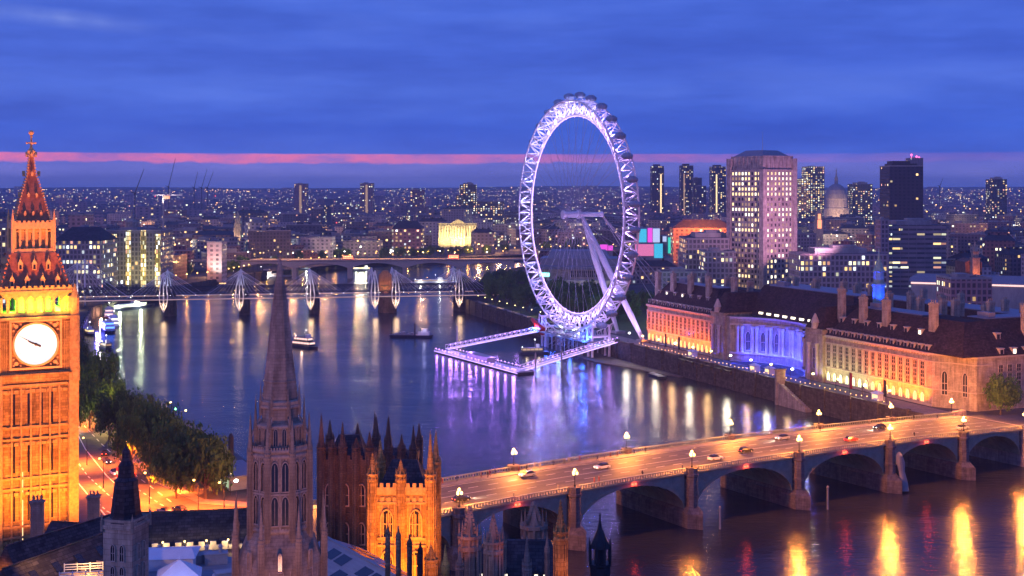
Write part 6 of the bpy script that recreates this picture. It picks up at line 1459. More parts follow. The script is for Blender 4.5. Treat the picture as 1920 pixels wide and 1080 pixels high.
# spires, church, tower with red light
T = thing('church_steeple', 'orange lit church steeple among dark blocks at the right', 'church', (XD(1828, 930), 930, RZ)); z = lambda p: ZY(p, 930)-RZ
m = MB(); m.box(-2.6, 2.6, -2.6, 2.6, 0, z(484)); m.box(-3, 3, -3, 3, z(484), z(483)); m.box(-2.0, 2.0, -2, 2, z(483), z(472)); m.box(-2.3, 2.3, -2.3, 2.3, z(472), z(471)); m.build('tower', M['portland'], T)
m = MB(); m.lathe(0, 0, [(1.7, z(471)), (1.3, z(464)), (.9, z(462)), (.12, z(450))], 8); m.build('spire', M['portland'], T)
m = MB(); m.box(-6, 6, 2.6, 24, 0, z(492)); m.prism([(-6.3, 2.6), (6.3, 2.6), (6.3, 24), (-6.3, 24)], z(492), z(486), [(-.1, 2.6), (.1, 2.6), (.1, 24), (-.1, 24)]); m.build('nave', M['brick'], T)
light('SPOT', (XD(1828, 930)-2, 918, RZ+8), 26000, FLOOD, .5, (XD(1828, 930), 930, 36), 70, .7)
T = thing('lit_tower', 'slim art deco tower glowing orange red below the skyline', 'tower', (XD(1535, 1700), 1700, RZ)); z = lambda p: ZY(p, 1700)-RZ
m = MB(); m.box(-5, 5, -5, 5, 0, z(412)); m.box(-4, 4, -4, 4, z(412), z(400)); m.lathe(0, 0, [(4, z(400)), (3, z(396)), (.4, z(392))], 4); m.build('wall', M['portland'], T)
m = MB(); m.box(-2.6, 2.6, -5.4, -5.1, z(428), z(412)); m.box(-1.8, 1.8, -4.4, -4.1, z(411), z(401)); m.build('lit_window', glow('orange red window', (1.0, .30, .12), 2.2), T)
reserved.append((XD(1535, 1700), 1700, 20))
m_or = glow('orange flood wall', (1.0, .22, .06), .9)
T, w, h = px_box('low roofs flooded orange red left of the pale tower', 1262, 1376, 427, 1350, 30, (.5, .3, .2), .2, CITYMID, top='hip')
light('AREA', (XD(1318, 1350), 1330, 60), 120000, (1.0, .22, .04), 30, (XD(1318, 1350), 1366, 20))
# station roof on the right
D = 760; T = thing('station_roof', 'long low station building with glowing roof edges at the right', 'station', (XD(1850, D), D, RZ), R(-24)); z = lambda p: ZY(p, D)-RZ
m = MB(); m.box(-42, 45, -8, 34, -1, z(530)); m.build('wall', M['concrete'], T)
for k in range(4):
    m = MB(); y0 = -8+10.5*k; m.prism([(-43, y0), (46, y0), (46, y0+10.5), (-43, y0+10.5)], z(530), z(522), [(-43, y0+4.5), (46, y0+4.5), (46, y0+6), (-43, y0+6)]); m.build('roof_bay', M['lead'], T)
m = MB(); m.box(-42, 45, -8.4, -8.1, z(534), z(531)); m.build('edge_light', G_['pinkwin'], T)
px_box('pink brick block with a row of slot windows in front of the station', 1783, 1860, 524, 690, 24, (.45, .26, .25), .08, OFFICE, name='brick_block')
reserved.append((XD(1850, D), D+12, 60))
# left bank landmarks
px_box('yellow lit stone building at the left edge behind the clock tower', -20, 26, 428, 820, 30, (.42, .33, .2), .5, OFFICE, base=LZ)
T, w, h = px_box('grey office with tall yellow glowing glass strips near the left', 190, 301, 434, 985, 36, (.22, .21, .22), .04, OFFICE, base=LZ)
for p0, p1 in ((191, 206), (207, 219), (236, 246), (264, 274), (291, 301)):
    m = MB(); x0, x1 = XD(p0, 985)-XD(245.5, 985), XD(p1, 985)-XD(245.5, 985)
    m.box(x0, x1, -18.6, -18.1, 3, h-2+ (3 if p0 in (236, 264) else 0)); m.build('glazed_bay', city_material('yellow glazed bay', 1.3, 3.4, 2.6, .1) if p0 == 191 else bpy.data.materials['yellow glazed bay'], T).color = (.5, .42, .12, .92)
m = MB(); m.lathe(-w*.1, 0, [(5, h), (5, h+7), (3, h+8.5), (1, h+10), (.2, h+17)], 8); m.build('roof_turret', M['portland'], T)
for p0 in (199, 241, 269, 296): light('SPOT', (XD(p0, 985), 960, LZ+1), 30000, (1.0, .82, .25), 1, (XD(p0, 985), 985, 24), 60, .8)
px_box('white windowed government block just right of the clock tower', 100, 190, 452, 940, 40, (.34, .31, .31), .40, OFFICE, base=LZ, top='hip')
px_box('pinkish square tower block rising behind the white windowed block', 128, 157, 404, 1250, 30, (.42, .28, .26), .10, CITYMID, base=LZ, cat='tower')
px_box('brightly lit stepped building with warm floodlit terraces', 138, 170, 428, 1150, 24, (.55, .38, .28), .6, CITYMID, base=LZ)
light('SPOT', (XD(152, 1150), 1120, 25), 60000, (1.0, .55, .3), 1, (XD(152, 1150), 1150, 45), 80, .8)
px_box('long white block lit greenish behind the riverside trees', 470, 560, 449, 1420, 30, (.42, .43, .40), .2, CITYMID, base=LZ)
px_box('long white block turning warm pink, right of the greenish one', 562, 622, 446, 1432, 30, (.46, .40, .38), .12, CITYMID, base=LZ)
for p0, c in ((480, (.7, 1.0, .75)), (510, (.7, 1.0, .75)), (540, (.7, 1.0, .75)), (580, (1.0, .8, .7)), (600, (1.0, .75, .65))): light('SPOT', (XD(p0, 1420), 1395, LZ+2), 46000, c, 1, (XD(p0, 1420), 1421, 26), 100, .8)
px_box('red brick hotel with many small lit windows above the far embankment', 735, 792, 429, 1520, 32, (.30, .15, .16), .62, CITYMID, base=LZ, top='hip')
px_box('dark grooved brick block left of the red hotel', 690, 737, 434, 1540, 32, (.16, .11, .12), .06, CITYMID, base=LZ)
# classical palace, lit yellow
D = 1700; T = thing('classical_palace', 'yellow lit classical palace with a pedimented front on the far bank', 'palace', (XD(858, D), D, LZ)); x = lambda p: XD(p, D)-XD(858, D); z = lambda p: ZY(p, D)-LZ
m = MB(); m.box(x(822), x(894), 0, 30, 0, z(420)); m.box(x(846), x(872), -5, 0, 0, z(418)); m.prism([(x(845), -6), (x(873), -6), (x(873), 2), (x(845), 2)], z(418), z(411), [(x(858.9), -6), (x(859.1), -6), (x(859.1), 2), (x(858.9), 2)]); m.box(x(821), x(895), -.8, 30.8, z(420), z(418.5)); m.build('wall', M['portland'], T)
for i in range(14): m = MB(); p = 824+5.2*i; m.lathe(x(p), -6.5 if 846 <= p <= 872 else -1.6, [(1.1, z(446)), (.95, z(423))], 8); m.build('column', M['portland_trim'], T)
for p in (826, 838, 850, 862, 874, 888): light('SPOT', (XD(p, D), D-22, LZ+4), 70000, (1.0, .80, .30), 1, (XD(p, D), D, 24), 100, .8)
reserved.append((XD(858, D), D+10, 50))
for a, b, y, D, lb, c, l in ((552, 574, 345, 3000, 'pinkish residential tower left of centre on the horizon', (.30, .19, .20), .18), (675, 699, 344, 3000, 'pinkish residential tower standing right of its twin on the horizon', (.28, .19, .20), .2)):
    T, w, h = px_box(lb, a, b, y, D, 34, c, l, CITYMID, cat='tower', name='tower_block', base=LZ); m = MB(); m.box(-2, 3, -18.5, -17.8, 20, h-3); m.build('lit_stair', G_['dimwin'], T)
px_box('bright yellow lit office tower on the skyline left of the wheel', 862, 893, 346, 2600, 40, (.10, .10, .08), .62, CITYMID, cat='tower', base=LZ, top='plant')
px_box('lower lit step of the yellow office tower', 855, 866, 366, 2580, 30, (.14, .13, .10), .6, CITYMID, base=LZ)
px_box('long lit slab at the foot of the yellow office tower', 893, 945, 378, 2560, 40, (.12, .11, .10), .55, CITYMID, base=LZ)
px_box('mauve slab block with sparse lights left of the yellow tower', 770, 795, 356, 2700, 34, (.22, .14, .18), .2, CITYMID, base=LZ)
px_box('red and white lit theatre front by the embankment trees', 388, 416, 455, 1130, 20, (.50, .42, .40), .05, CITYMID, base=LZ)
light('SPOT', (XD(392, 1130), 1112, 6), 42000, (1.0, .15, .06), 1, (XD(390, 1130), 1130, 24), 70, .8); light('SPOT', (XD(410, 1130), 1112, 4), 60000, (1.0, .9, .85), 1, (XD(410, 1130), 1130, 22), 70, .8)
T = thing('church_steeple', 'pale lit church steeple far left of the river bridges', 'church', (XD(446, 1500), 1500, LZ)); z = lambda p: ZY(p, 1500)-LZ
m = MB(); m.box(-4, 4, -4, 4, 0, z(418)); m.box(-3, 3, -3, 3, z(418), z(410)); m.build('tower', M['portland'], T); m = MB(); m.lathe(0, 0, [(2.6, z(410)), (1.6, z(404)), (.2, z(396))], 8); m.build('spire', M['portland'], T)
light('SPOT', (XD(446, 1500), 1480, 14), 36000, (1.0, .6, .3), .6, (XD(446, 1500), 1500, 40), 70, .8)
# tower cranes
def crane(px, y0, y1, D, dx, label, base=LZ, lit=False):
    z0 = 10; loc = (XD(px, D), D, z0); T = thing('tower_crane', label, 'crane', loc); zt = ZY(y0, D)-z0; zj = ZY(y1, D)-z0
    m = MB(); m.tube((0, 0, -8), (0, 0, zt), 1.1, 1.0, 4); m.build('mast', M['dark_steel'], T)
    m = MB(); X = XD(px+dx, D)-XD(px, D); m.tube((0, 0, zt), (X, 0, zj), 1.0, .5, 4); m.tube((0, 0, zt), (-X*.25-3, 0, zt+2), 1.1, .9, 4); m.build('jib', M['dark_steel'], T)
    m = MB(); m.box(-1.6, 1.6, -1.6, 1.6, zt-3, zt+.5); m.build('cab', M['dark_steel'], T)
crane(253, 362, 317, 2300, 17, 'dark luffing crane leaning right, nearest the clock tower spire'); crane(316, 350, 297, 3000, 13, 'tall thin luffing crane crossing the pink afterglow'); crane(364, 352, 322, 3300, 7, 'leftmost of three small luffing cranes'); crane(378, 352, 318, 3300, 10, 'middle of three small luffing cranes'); crane(389, 352, 322, 3300, 11, 'rightmost of three small luffing cranes'); crane(1762, 349, 334, 3300, 6, 'tiny luffing crane right of the black slab tower')
T = thing('tower_crane', 'tower crane with a long lit horizontal jib above the left bank roofs', 'crane', (XD(306, 1650), 1650, LZ)); z = lambda p: ZY(p, 1650)-LZ; x = lambda p: XD(p, 1650)-XD(306, 1650)
MB().box(-.8, .8, -.8, .8, 0, z(365)).build('mast', M['grey_steel'], T); MB().box(x(286), x(342), -.7, .7, z(366.5), z(364.8)).build('jib', M['white_steel'], T); MB().box(x(308), x(318), -2, 2, z(373), z(367)).build('cab', glow('crane cab', (1, .35, .12), 1.2), T)
light('SPOT', (XD(306, 1650), 1640, LZ+z(380)), 30000, (1.0, .8, .65), 1, (XD(312, 1650), 1650, LZ+z(365)), 120, .8)

# ---------------------------------------------------------------- ordinary blocks of the city, each one its own
rb = random.Random(21); placed = []
zones = []
def free(x, y, r):
    if inpoly(x, y, river_poly): return False
    for k in range(8):
        a = k*math.pi/4
        if inpoly(x+(r+26)*math.cos(a), y+(r+26)*math.sin(a), river_poly): return False
    for (a, b, c) in reserved:
        if (x-a)**2+(y-b)**2 < (c+r*.72)**2: return False
    for (a, b, c) in placed:
        if (x-a)**2+(y-b)**2 < ((c+r)*.80)**2: return False
    return True
tones = [((.24, .17, .17), 'brown'), ((.22, .22, .25), 'grey'), ((.36, .28, .26), 'tan'), ((.11, .11, .14), 'dark'), ((.46, .41, .40), 'pale'), ((.26, .14, .13), 'red brick')]
n_blocks = 0
for tries in range(14000):
    if n_blocks >= 290: break
    D = 960 + 1700*rb.random()**1.25; x = rb.uniform(-.43, .43)*D
    if x > XD(1180, D) and D < 1000 and x < XD(1800, D): D += 90
    w, d = rb.uniform(22, 52), rb.uniform(18, 40); r = max(w, d)*.55
    if not free(x, D, r): continue
    h = rb.uniform(13, 26) + (rb.random() < .12)*rb.uniform(8, 22)
    if x < XD(700, D) and D < 1300: h = min(h, 22)
    if XD(960, D) < x < XD(1190, D): h = min(h, 20)
    c, cn = rb.choice(tones); lit = rb.choice((.03, .06, .10, .16, .26))
    side = 'north bank' if x < XD(960, D) and D > 900 else 'south bank'
    rt = rb.choice(('flat', 'flat', 'hip', 'plant')); rn = {'flat': 'flat roofed', 'hip': 'slate roofed', 'plant': 'stepped roofed'}[rt]
    lt = 'nearly unlit' if lit < .05 else 'dimly lit' if lit < .1 else 'half lit' if lit < .25 else 'bright'
    dist = 'near the river' if D < 1400 else 'in middle distance' if D < 2000 else 'far away'
    col_i = min(7, int((x/D/.4+1)*4)); sect = ('behind the clock tower', 'left of the brown spire', 'behind the brown spire', 'left of the wheel', 'behind the wheel', 'left of the pale tower', 'behind the long hall', 'at the far right')[max(0, col_i)]
    lb = '%s %s %s block %s, %s' % (lt, rn, cn, dist, sect)
    T = thing('city_block', lb, 'building', (x, D, LZ if side[0] == 'n' else RZ), rb.uniform(-.5, .5), lb)
    m = MB(); m.box(-w/2, w/2, -d/2, d/2, -2, h)
    if rb.random() < .5: m.box(-w*.3, w*.34, d*.1, d*.45, h, h+rb.uniform(3, 7))
    if rb.random() < .35: m.box(w*.5, w*.78, -d*.4, d*.3, -2, h*.75)
    o = m.build('wall', CITY if D < 1500 else CITYMID, T); o.color = (*c, lit)
    m = MB()
    if rt == 'hip':
        m.prism([(-w/2-.4, -d/2-.4), (w/2+.4, -d/2-.4), (w/2+.4, d/2+.4), (-w/2-.4, d/2+.4)], h+.02, h+4.5, [(-w*.36, -.4), (w*.36, -.4), (w*.36, .4), (-w*.36, .4)])
        for k in range(3): q = -w*.3+w*.3*k; m.box(q-.8, q+.8, -1.6, 1.6, h+2, h+6.2)
    else:
        m.box(-w/2-.2, w/2+.2, -d/2-.2, -d/2+.4, h+.01, h+1.0); m.box(-w/2-.2, -w/2+.4, -d/2+.4, d/2, h+.01, h+1.0)
        for k in range(rb.randint(2, 5)): a, b = rb.uniform(-w*.4, w*.3), rb.uniform(-d*.4, d*.3); m.box(a, a+rb.uniform(2, 7), b, b+rb.uniform(2, 5), h+.02, h+rb.uniform(1.5, 3.5))
        if rt == 'plant': m.box(-w*.25, w*.2, -d*.28, d*.2, h+.03, h+4)
    m.build('roof', M['slate'] if rt == 'hip' else M['concrete'], T)
    placed.append((x, D, r)); n_blocks += 1
# the far city that reads as one mass, out to the hills
far = MB(); sp_ = MB(); rf = random.Random(8)
for i in range(4200):
    D = 2650 + 6000*rf.random()**1.15; x = rf.uniform(-.46, .46)*D; w, d = rf.uniform(25, 95), rf.uniform(20, 60)
    if abs(x - XD(1568, 2550)) < 60 and D < 2700: continue
    g0 = hill(x, D); h = rf.uniform(9, 20) + (rf.random() < .06)*rf.uniform(6, 26)
    if D > 5500: h *= .8
    far.T = Matrix.Translation((x, D, g0)) @ Matrix.Rotation(rf.uniform(-.6, .6), 4, 'Z'); far.box(-w/2, w/2, -d/2, d/2, -8, h)
    if rf.random() < .3: far.box(-w*.2, w*.3, -d*.3, d*.2, h, h+rf.uniform(2, 5))
o = far.build('distant_city', CITYFAR); o.color = (.28, .22, .25, .10); kind(o, 'stuff')
LS = []
for k in range(150):                                                    # streets: lamps strung along lines, with dark gaps between
    D = 1000 + 7500*rf.random()**1.3; x = rf.uniform(-.45, .45)*D; a = rf.choice((rf.uniform(-.35, .35), rf.uniform(-.35, .35), rf.uniform(.9, 2.2))); n = rf.randint(5, 20); st = 14+D/160; cc = rf.choice((0, 0, 1, 1, 2, 2, 3, 4))
    for q in range(n): LS.append((x+math.cos(a)*st*q+rf.uniform(-3, 3), D+math.sin(a)*st*q, cc))
for k in range(500): D = 1000 + 7500*rf.random()**1.4; LS.append((rf.uniform(-.45, .45)*D, D, None))
for (x, D, cc) in LS:
    if D < 990 or D > 10500: continue
    if inpoly(x, D, river_poly): continue
    z0 = (hill(x, D) if D > 2600 else 3) + rf.uniform(8, 20) + (8 if D > 3000 else 0); r = .4 + D/4200*rf.uniform(.5, 1.4)
    sp_.cm = (rf.choice((0, 0, 0, 1, 1, 2, 3, 4)) if rf.random() < .97 else 5) if cc is None else cc; r *= rf.uniform(.5, 1.1) if cc is not None else 1
    sp_.ball((x, D, z0), r, 5, 3)
kind(sp_.build('distant_lights', [G_['warmwin'], G_['whitewin'], G_['orange_lamp'], G_['dimwin'], G_['greenwin'], G_['red_lamp']]), 'stuff')
# dark tree masses filling the far city
# ---------------------------------------------------------------- trees
def crown_mesh(seed, leaves, lobes, leaf=.75):
    r = random.Random(seed); m = MB(); cs = []
    for k in range(lobes):
        a = r.uniform(0, 2*math.pi); e = r.uniform(-.35, 1.0); q = r.uniform(.30, .72)
        cs.append((Vector((math.cos(a)*q*math.cos(e), math.sin(a)*q*math.cos(e), .52+.42*math.sin(e)*q/.7)), r.uniform(.22, .36)))
    for i in range(leaves):
        c, s = r.choice(cs); d = Vector((r.gauss(0, 1), r.gauss(0, 1), r.gauss(0, 1))).normalized()*s*(r.random()**.35)
        p = c+d; p.z = max(.13, p.z); n = (d.normalized()+Vector((r.gauss(0, .6), r.gauss(0, .6), r.gauss(0, .6)))).normalized(); a = n.orthogonal().normalized(); b = n.cross(a); L = leaf*.075*r.uniform(.6, 1.4)
        m.add([p-a*L, p-b*L*.7, p+a*L, p+b*L*.7], [(0, 1, 2, 3)])
    return m.mesh('crown', M['leaf'])
def trunk_mesh(seed):
    r = random.Random(seed); m = MB(); m.tube((0, 0, -.03), (0, 0, .22), .034, .024, 7)
    for k in range(6): a = 2*math.pi*k/6+r.uniform(-.3, .3); e = r.uniform(.2, .42); m.tube((0, 0, .15+.02*k), (math.cos(a)*e, math.sin(a)*e, .42+r.uniform(0, .25)), .017, .006, 5)
    return m.mesh('trunk', M['bark'])
CR = [crown_mesh(i, 1500, 17) for i in range(5)]; CRB = [crown_mesh(20+i, 3000, 26, .6) for i in range(4)]; TK = [trunk_mesh(i) for i in range(3)]
rt_ = random.Random(4)
def tree(x, y, z, h, label, group=None, big=False, wide=.8):
    T = thing('broadleaf_tree', label, 'tree', (x, y, z), rt_.uniform(0, 6.28), group); k = rt_.randrange(4 if big else 5); w = wide*rt_.uniform(.88, 1.12)
    put('trunk', TK[k % 3], T, scale=(h*.8, h*.8, h)); put('crown', (CRB if big else CR)[k], T, scale=(h*.72*w, h*.72*w, h)); return T
near = [(150, 672, 612), (172, 690, 598), (160, 725, 560), (196, 712, 556), (214, 748, 520), (168, 770, 500), (205, 790, 478), (238, 775, 486), (255, 800, 456), (275, 812, 440), (246, 840, 430), (300, 830, 424), (318, 850, 408), (290, 862, 408), (340, 868, 392), (362, 880, 380), (330, 892, 376), (385, 893, 368), (405, 905, 362), (150, 745, 540), (140, 700, 585), (188, 748, 535)]
desc = ['dark plane tree at the top of the left embankment row beside the clock tower', 'second plane tree down the left embankment row', 'plane tree close to the clock tower edge, dark side', 'plane tree with its crown against the river near the moored boats', 'plane tree halfway down the row with its crown over the water', 'plane tree lit yellow from below beside the clock tower', 'plane tree lit yellow above the white car', 'plane tree on the river side above the lit kiosk', 'plane tree behind the tip of the black spire', 'plane tree left of the yellow lit pier entrance', 'plane tree overhanging the orange road left side', 'plane tree beside the pier entrance lamps', 'plane tree in the lower part of the row facing the pier roof', 'plane tree in the lower part of the row facing the road', 'plane tree fourth from the lower end of the row', 'plane tree third from the lower end, by the pier lamps', 'plane tree low over the orange pavement', 'plane tree second from the lower end of the row', 'plane tree at the lower end of the embankment row', 'plane tree hugging the clock tower above the yellow one', 'topmost dark tree crown touching the clock tower', 'plane tree crown in the middle of the upper row']
for (px, py, D), lb in zip(near, desc):
    if py > 900: px, py = 402, 884
    D = 76*F/(py-HY); tree(XD(px, D), D, LZ, rt_.uniform(12.5, 17), lb, big=True, wide=rt_.uniform(.58, .74))
# gardens by the wheel and far embankments: rows that nothing tells apart
def scatter(n, poly, h0, h1, label, group, sep=7.5):
    xs = [p[0] for p in poly]; ys = [p[1] for p in poly]; got = []; k = 0
    while len(got) < n and k < 6000:
        k += 1; x, y = rt_.uniform(min(xs), max(xs)), rt_.uniform(min(ys), max(ys))
        if not inpoly(x, y, poly) or any((x-a)**2+(y-b)**2 < sep*sep for a, b in got): continue
        got.append((x, y)); tree(x, y, RZ if x > -40 and y < 1300 else LZ, rt_.uniform(h0, h1), label, group)
scatter(44, [(50, 738), (30, 772), (-18, 896), (22, 900), (60, 880), (70, 760)], 13, 17.5, 'dark garden tree in the clump behind the foot of the wheel', 'garden trees behind the foot of the wheel')
scatter(16, [(70, 760), (66, 880), (140, 872), (130, 770)], 9, 13, 'dark tree between the wheel and the concert hall', 'trees between the wheel and the concert hall')
scatter(14, [(-34, 910), (-44, 1000), (-34, 1080), (10, 1080), (30, 950)], 10, 14, 'tree on the right bank between the two river bridges', 'trees between the river bridges on the right bank')
scatter(34, [(-400, 880), (-296, 905), (-300, 1000), (-262, 1120), (-300, 1180), (-420, 1060)], 12, 17, 'dark tree in the gardens behind the left end of the railway bridge', 'trees in the gardens on the left bank')
scatter(36, [(-262, 1130), (-246, 1250), (-166, 1425), (40, 1590), (30, 1630), (-190, 1465), (-290, 1260)], 10, 15, 'tree on the far embankment behind the flat bridge', 'trees on the far embankment', 9)
scatter(14, [(40, 1600), (220, 1715), (200, 1760), (20, 1650)], 10, 15, 'tree on the far embankment left of the wheel', 'trees on the far embankment by the palace', 9)
scatter(14, [(330, 800), (430, 980), (470, 950), (400, 800)], 9, 13, 'dark tree beyond the station at the right edge', 'trees beyond the station')
tree(XD(1876, 452), 452, RZ, 13.5, 'dark round tree in front of the street front of the hall, right edge', big=True, wide=.75)
# lamps on the left bank
for i, (px, py, E, lb) in enumerate(((150, 800, 90000, 'orange street lamp at the clock tower edge of the embankment road'), (163, 872, 105000, 'orange street lamp left of the black spire on the near kerb'), (194, 915, 105000, 'orange street lamp close left of the black spire'), (280, 945, 115000, 'orange street lamp right of the black spire'), (338, 925, 115000, 'orange street lamp by the lower trees'), (372, 960, 90000, 'orange street lamp at the lower right of the road'), (245, 880, 90000, 'orange street lamp hidden behind the black spire'), (420, 965, 70000, 'orange street lamp before the pier building'))):
    street_lamp(G(px, py, LZ), lb, HO, E, (1.0, .15, .010), rz=R(150), size=.5)
for px, py, D, E, lb in ((172, 790, 452, 16000, 'yellow lamp glowing inside the trees above the clock tower base'), (150, 782, 470, 12000, 'yellow lamp behind the leaves beside the clock tower'), (206, 806, 428, 14000, 'yellow lamp lowest among the glowing leaves'), (312, 800, 452, 8000, 'yellow lamp at the pier entrance, upper one'), (340, 812, 436, 5000, 'yellow lamp at the pier entrance, lower one')):
    street_lamp((XD(px, D), D, LZ), lb, HYL, E*.8, (1.0, .62, .12), size=.5, tall=.8, bare=True)
for i in range(8):
    q = G(362+10*i, 838+13*i, LZ); street_lamp(q, 'pale lamp along the pier approach', HWB if i % 2 else HYL, 1500 if i % 2 else 0, (.85, 1.0, .55), 'pale lamps along the pier approach', tall=.5)
# garden and path lamps on the right bank
for i in range(13):
    a, b = Vector((36, 712, RZ)), Vector((-30, 900, RZ)); q = a.lerp(b, (i+.5)/13)+Vector((2.5, 1, 0)); street_lamp(q, 'small warm lamp on the path between the wheel and the railway bridge', HYL, 2600 if i % 2 else 0, (1.0, .66, .32), 'warm lamps along the waterfront path', tall=.55)
for x, y, c, E, lb, hd in ((48, 800, (.05, 1.0, .08), 12000, 'green garden lamp lighting the tree under the wheel', 'green_lamp'), (14, 850, (.05, .12, 1.0), 12000, 'blue garden lamp behind the wheel, left one', 'blue_lamp'), (34, 862, (.05, .12, 1.0), 12000, 'blue garden lamp behind the wheel, middle one', 'blue_lamp'), (26, 838, (.05, .14, 1.0), 9000, 'blue garden lamp behind the wheel, front one', 'blue_lamp'), (10, 905, (1.0, .75, .2), 8000, 'yellow garden lamp left of the concert hall', 'yellow_lamp'), (96, 735, (.85, 1.0, .9), 16000, 'dazzling white lamp at the left end of the hall roofs', 'white_lamp'), (98, 770, (.8, 1.0, .8), 9000, 'greenish white lamp above the dazzling one', 'white_lamp')):
    street_lamp((x, y, RZ), lb, head_mesh(G_[hd], .7), E, c, tall=.5 if 'white' not in hd else 2.6, size=.5, bare=True)
# far embankment road lamps
pts = [(-300, 905), (-305, 1000), (-256, 1130), (-244, 1250), (-160, 1425), (40, 1585), (215, 1710), (420, 1770)]
k = 0
for (a, b), (c, d) in zip(pts[:-1], pts[1:]):
    n = max(2, int(math.hypot(c-a, d-b)/14))
    for i in range(n):
        u = i/n; street_lamp((a+(c-a)*u-4, b+(d-b)*u+6, LZ), 'orange lamp along the far embankment road', HOB if k % 4 else HYB, 6000 if k % 2 == 0 else 0, (1.0, .40, .08), 'orange lamps along the far embankment', R(-60), bare=True); k += 1

# ---------------------------------------------------------------- boats and piers
def boat(label, px, py, L, Bm, rz, hull='hull_dark', decks=1, winm='warmwin', roof='canvas', cat='boat', name='river_boat', lampc=None, E=0):
    q = G(px, py, WZ); T = thing(name, label, cat, q, rz); m = MB(); h = 1.3+.4*(L > 25)
    P0 = [(-L/2, -Bm*.42), (L*.28, -Bm/2), (L*.43, -Bm*.26), (L/2, 0), (L*.43, Bm*.26), (L*.28, Bm/2), (-L/2, Bm*.42)]
    m.prism([(x*.94, y*.8) for x, y in P0], -.6, h, P0); m.build('hull', M[hull], T)
    z = h
    for d in range(decks):
        x0, x1 = -L*.42+d*L*.05, L*.26-d*L*.08; y = Bm*.40-.3*d
        m = MB(); m.box(x0, x1, -y, y, z, z+.9); n = max(4, int((x1-x0)/2))
        for i in range(n+1):
            x = x0+(x1-x0)*i/n
            for s_ in (-1, 1): m.box(x-.12, x+.12, s_*y-.1, s_*y+.1, z+.9, z+2.0)
        m.box(x0+.3, x1-.3, -y+.9, y-.9, z+.9, z+2.0); m.build('cabin', M['dark_steel' if roof == 'hull_dark' else 'hull_white'], T)
        for s_ in (-1, 1): m = MB(); m.box(x0+.2, x1-.2, s_*(y-.05)-.03, s_*(y-.05)+.03, z+.95, z+1.95); m.build('window_band', G_[winm], T)
        MB().box(x1-.02, x1+.02, -y+.3, y-.3, z+.95, z+1.9).build('end_window', G_[winm], T); MB().box(x0-.02, x0+.02, -y+.3, y-.3, z+.95, z+1.9).build('end_window', G_[winm], T)
        m = MB(); m.box(x0-.5, x1+.7, -y-.3, y+.3, z+2.0, z+2.2); m.build('roof', M[roof], T); z += 2.2
    m = MB(); m.box(L*.06, L*.16, -Bm*.2, Bm*.2, z, z+1.8); m.tube((L*.02, 0, z), (L*.02, 0, z+4.2), .1, .06, 5); m.build('wheelhouse', M['hull_white'], T)
    m = MB(); m.ball((L*.02, 0, z+4.2), .25, 6, 4); m.ball((-L*.4, 0, z+.4), .2, 6, 4); m.build('lantern', G_['white_lamp'], T)
    if E: light('POINT', (L*.1, -Bm*.5-2, 3.0), E, lampc, .6, parent=T); light('POINT', (-L*.3, -Bm*.5-2, 3.0), E*.7, lampc, .6, parent=T)
    return T
boat('dark tour boat with pink lit windows sailing in mid river right of the brown spire', 573, 652, 20, 5.6, R(-38), 'hull_dark', 2, 'pinkwin', 'hull_dark', lampc=(1.0, .6, .4), E=500)
q = G(772, 632, WZ); T = thing('work_barge', 'dark work barge with a post and small white wheelhouse moored in mid river', 'barge', q, R(-6)); m = MB(); m.prism([(-12, -3), (10, -3.4), (12, 0), (10, 3.4), (-12, 3)], -.5, 1.4, [(-13, -3.4), (11, -3.6), (13, 0), (11, 3.6), (-13, 3.4)]); m.build('hull', M['hull_dark'], T)
m = MB(); m.box(4, 10.5, -2.2, 2.2, 1.4, 3.2); m.box(6, 9.5, -1.8, 1.8, 3.2, 5.0); m.build('wheelhouse', M['hull_white'], T)
m = MB(); m.tube((2.4, -3, -3), (2.4, -3, 8.5), .42, .42, 8); m.tube((-12.5, 2, 0), (-12.5, 2, 13), .3, .25, 6); m.build('posts', M['dark_steel'], T)
m = MB()
for i in range(5): m.box(-10+2.4*i, -8.3+2.4*i, -1.8, 1.6, 1.4, 2.2+.5*(i % 3))
m.build('deck_cargo', M['grey_steel'], T); light('POINT', (8, -4, 6), 300, (.6, .6, 1.0), .4, parent=T)
boat('violet lit party boat moored at the left bank, front of the cluster', 203, 622, 26, 7, R(-64), 'hull_dark', 2, 'blue_lamp', 'hull_white', lampc=(.16, .14, 1.0), E=14000)
boat('white fronted boat behind the violet party boat', 214, 612, 24, 6.5, R(-70), 'hull_white', 2, 'whitewin', 'hull_white', lampc=(.7, .55, 1.0), E=4000)
boat('small dark launch nearest the trees in front of the violet boats', 199, 655, 13, 4, R(-50), 'hull_dark', 1, 'dimwin', 'hull_dark', lampc=(1, .9, .8), E=1500)
boat('small dark launch tied left of the violet boats', 168, 628, 14, 4.4, R(-60), 'hull_dark', 1, 'warmwin', 'hull_white')
boat('red funnelled paddle boat moored behind the violet boats', 205, 596, 28, 7, R(-75), 'hull_red', 2, 'pinkwin', 'hull_white', lampc=(1.0, .5, .3), E=5000)
boat('long white lit floating restaurant moored at the left bank before the railway bridge', 243, 579, 52, 8, R(62), 'hull_dark', 1, 'greenwin', 'hull_white', 'floating restaurant', 'floating_restaurant', (.9, 1.0, .6), 12000)
boat('big white ship moored beyond the railway bridge left of the brown spire', 487, 520, 62, 11, R(14), 'hull_white', 2, 'dimwin', 'hull_white', 'ship', 'moored_ship', (1.0, .85, .8), 9000)
boat('pale moored ship with orange lights left of the big white ship', 395, 538, 50, 9, R(18), 'hull_dark', 1, 'orangewin', 'hull_dark', 'ship', 'moored_ship')
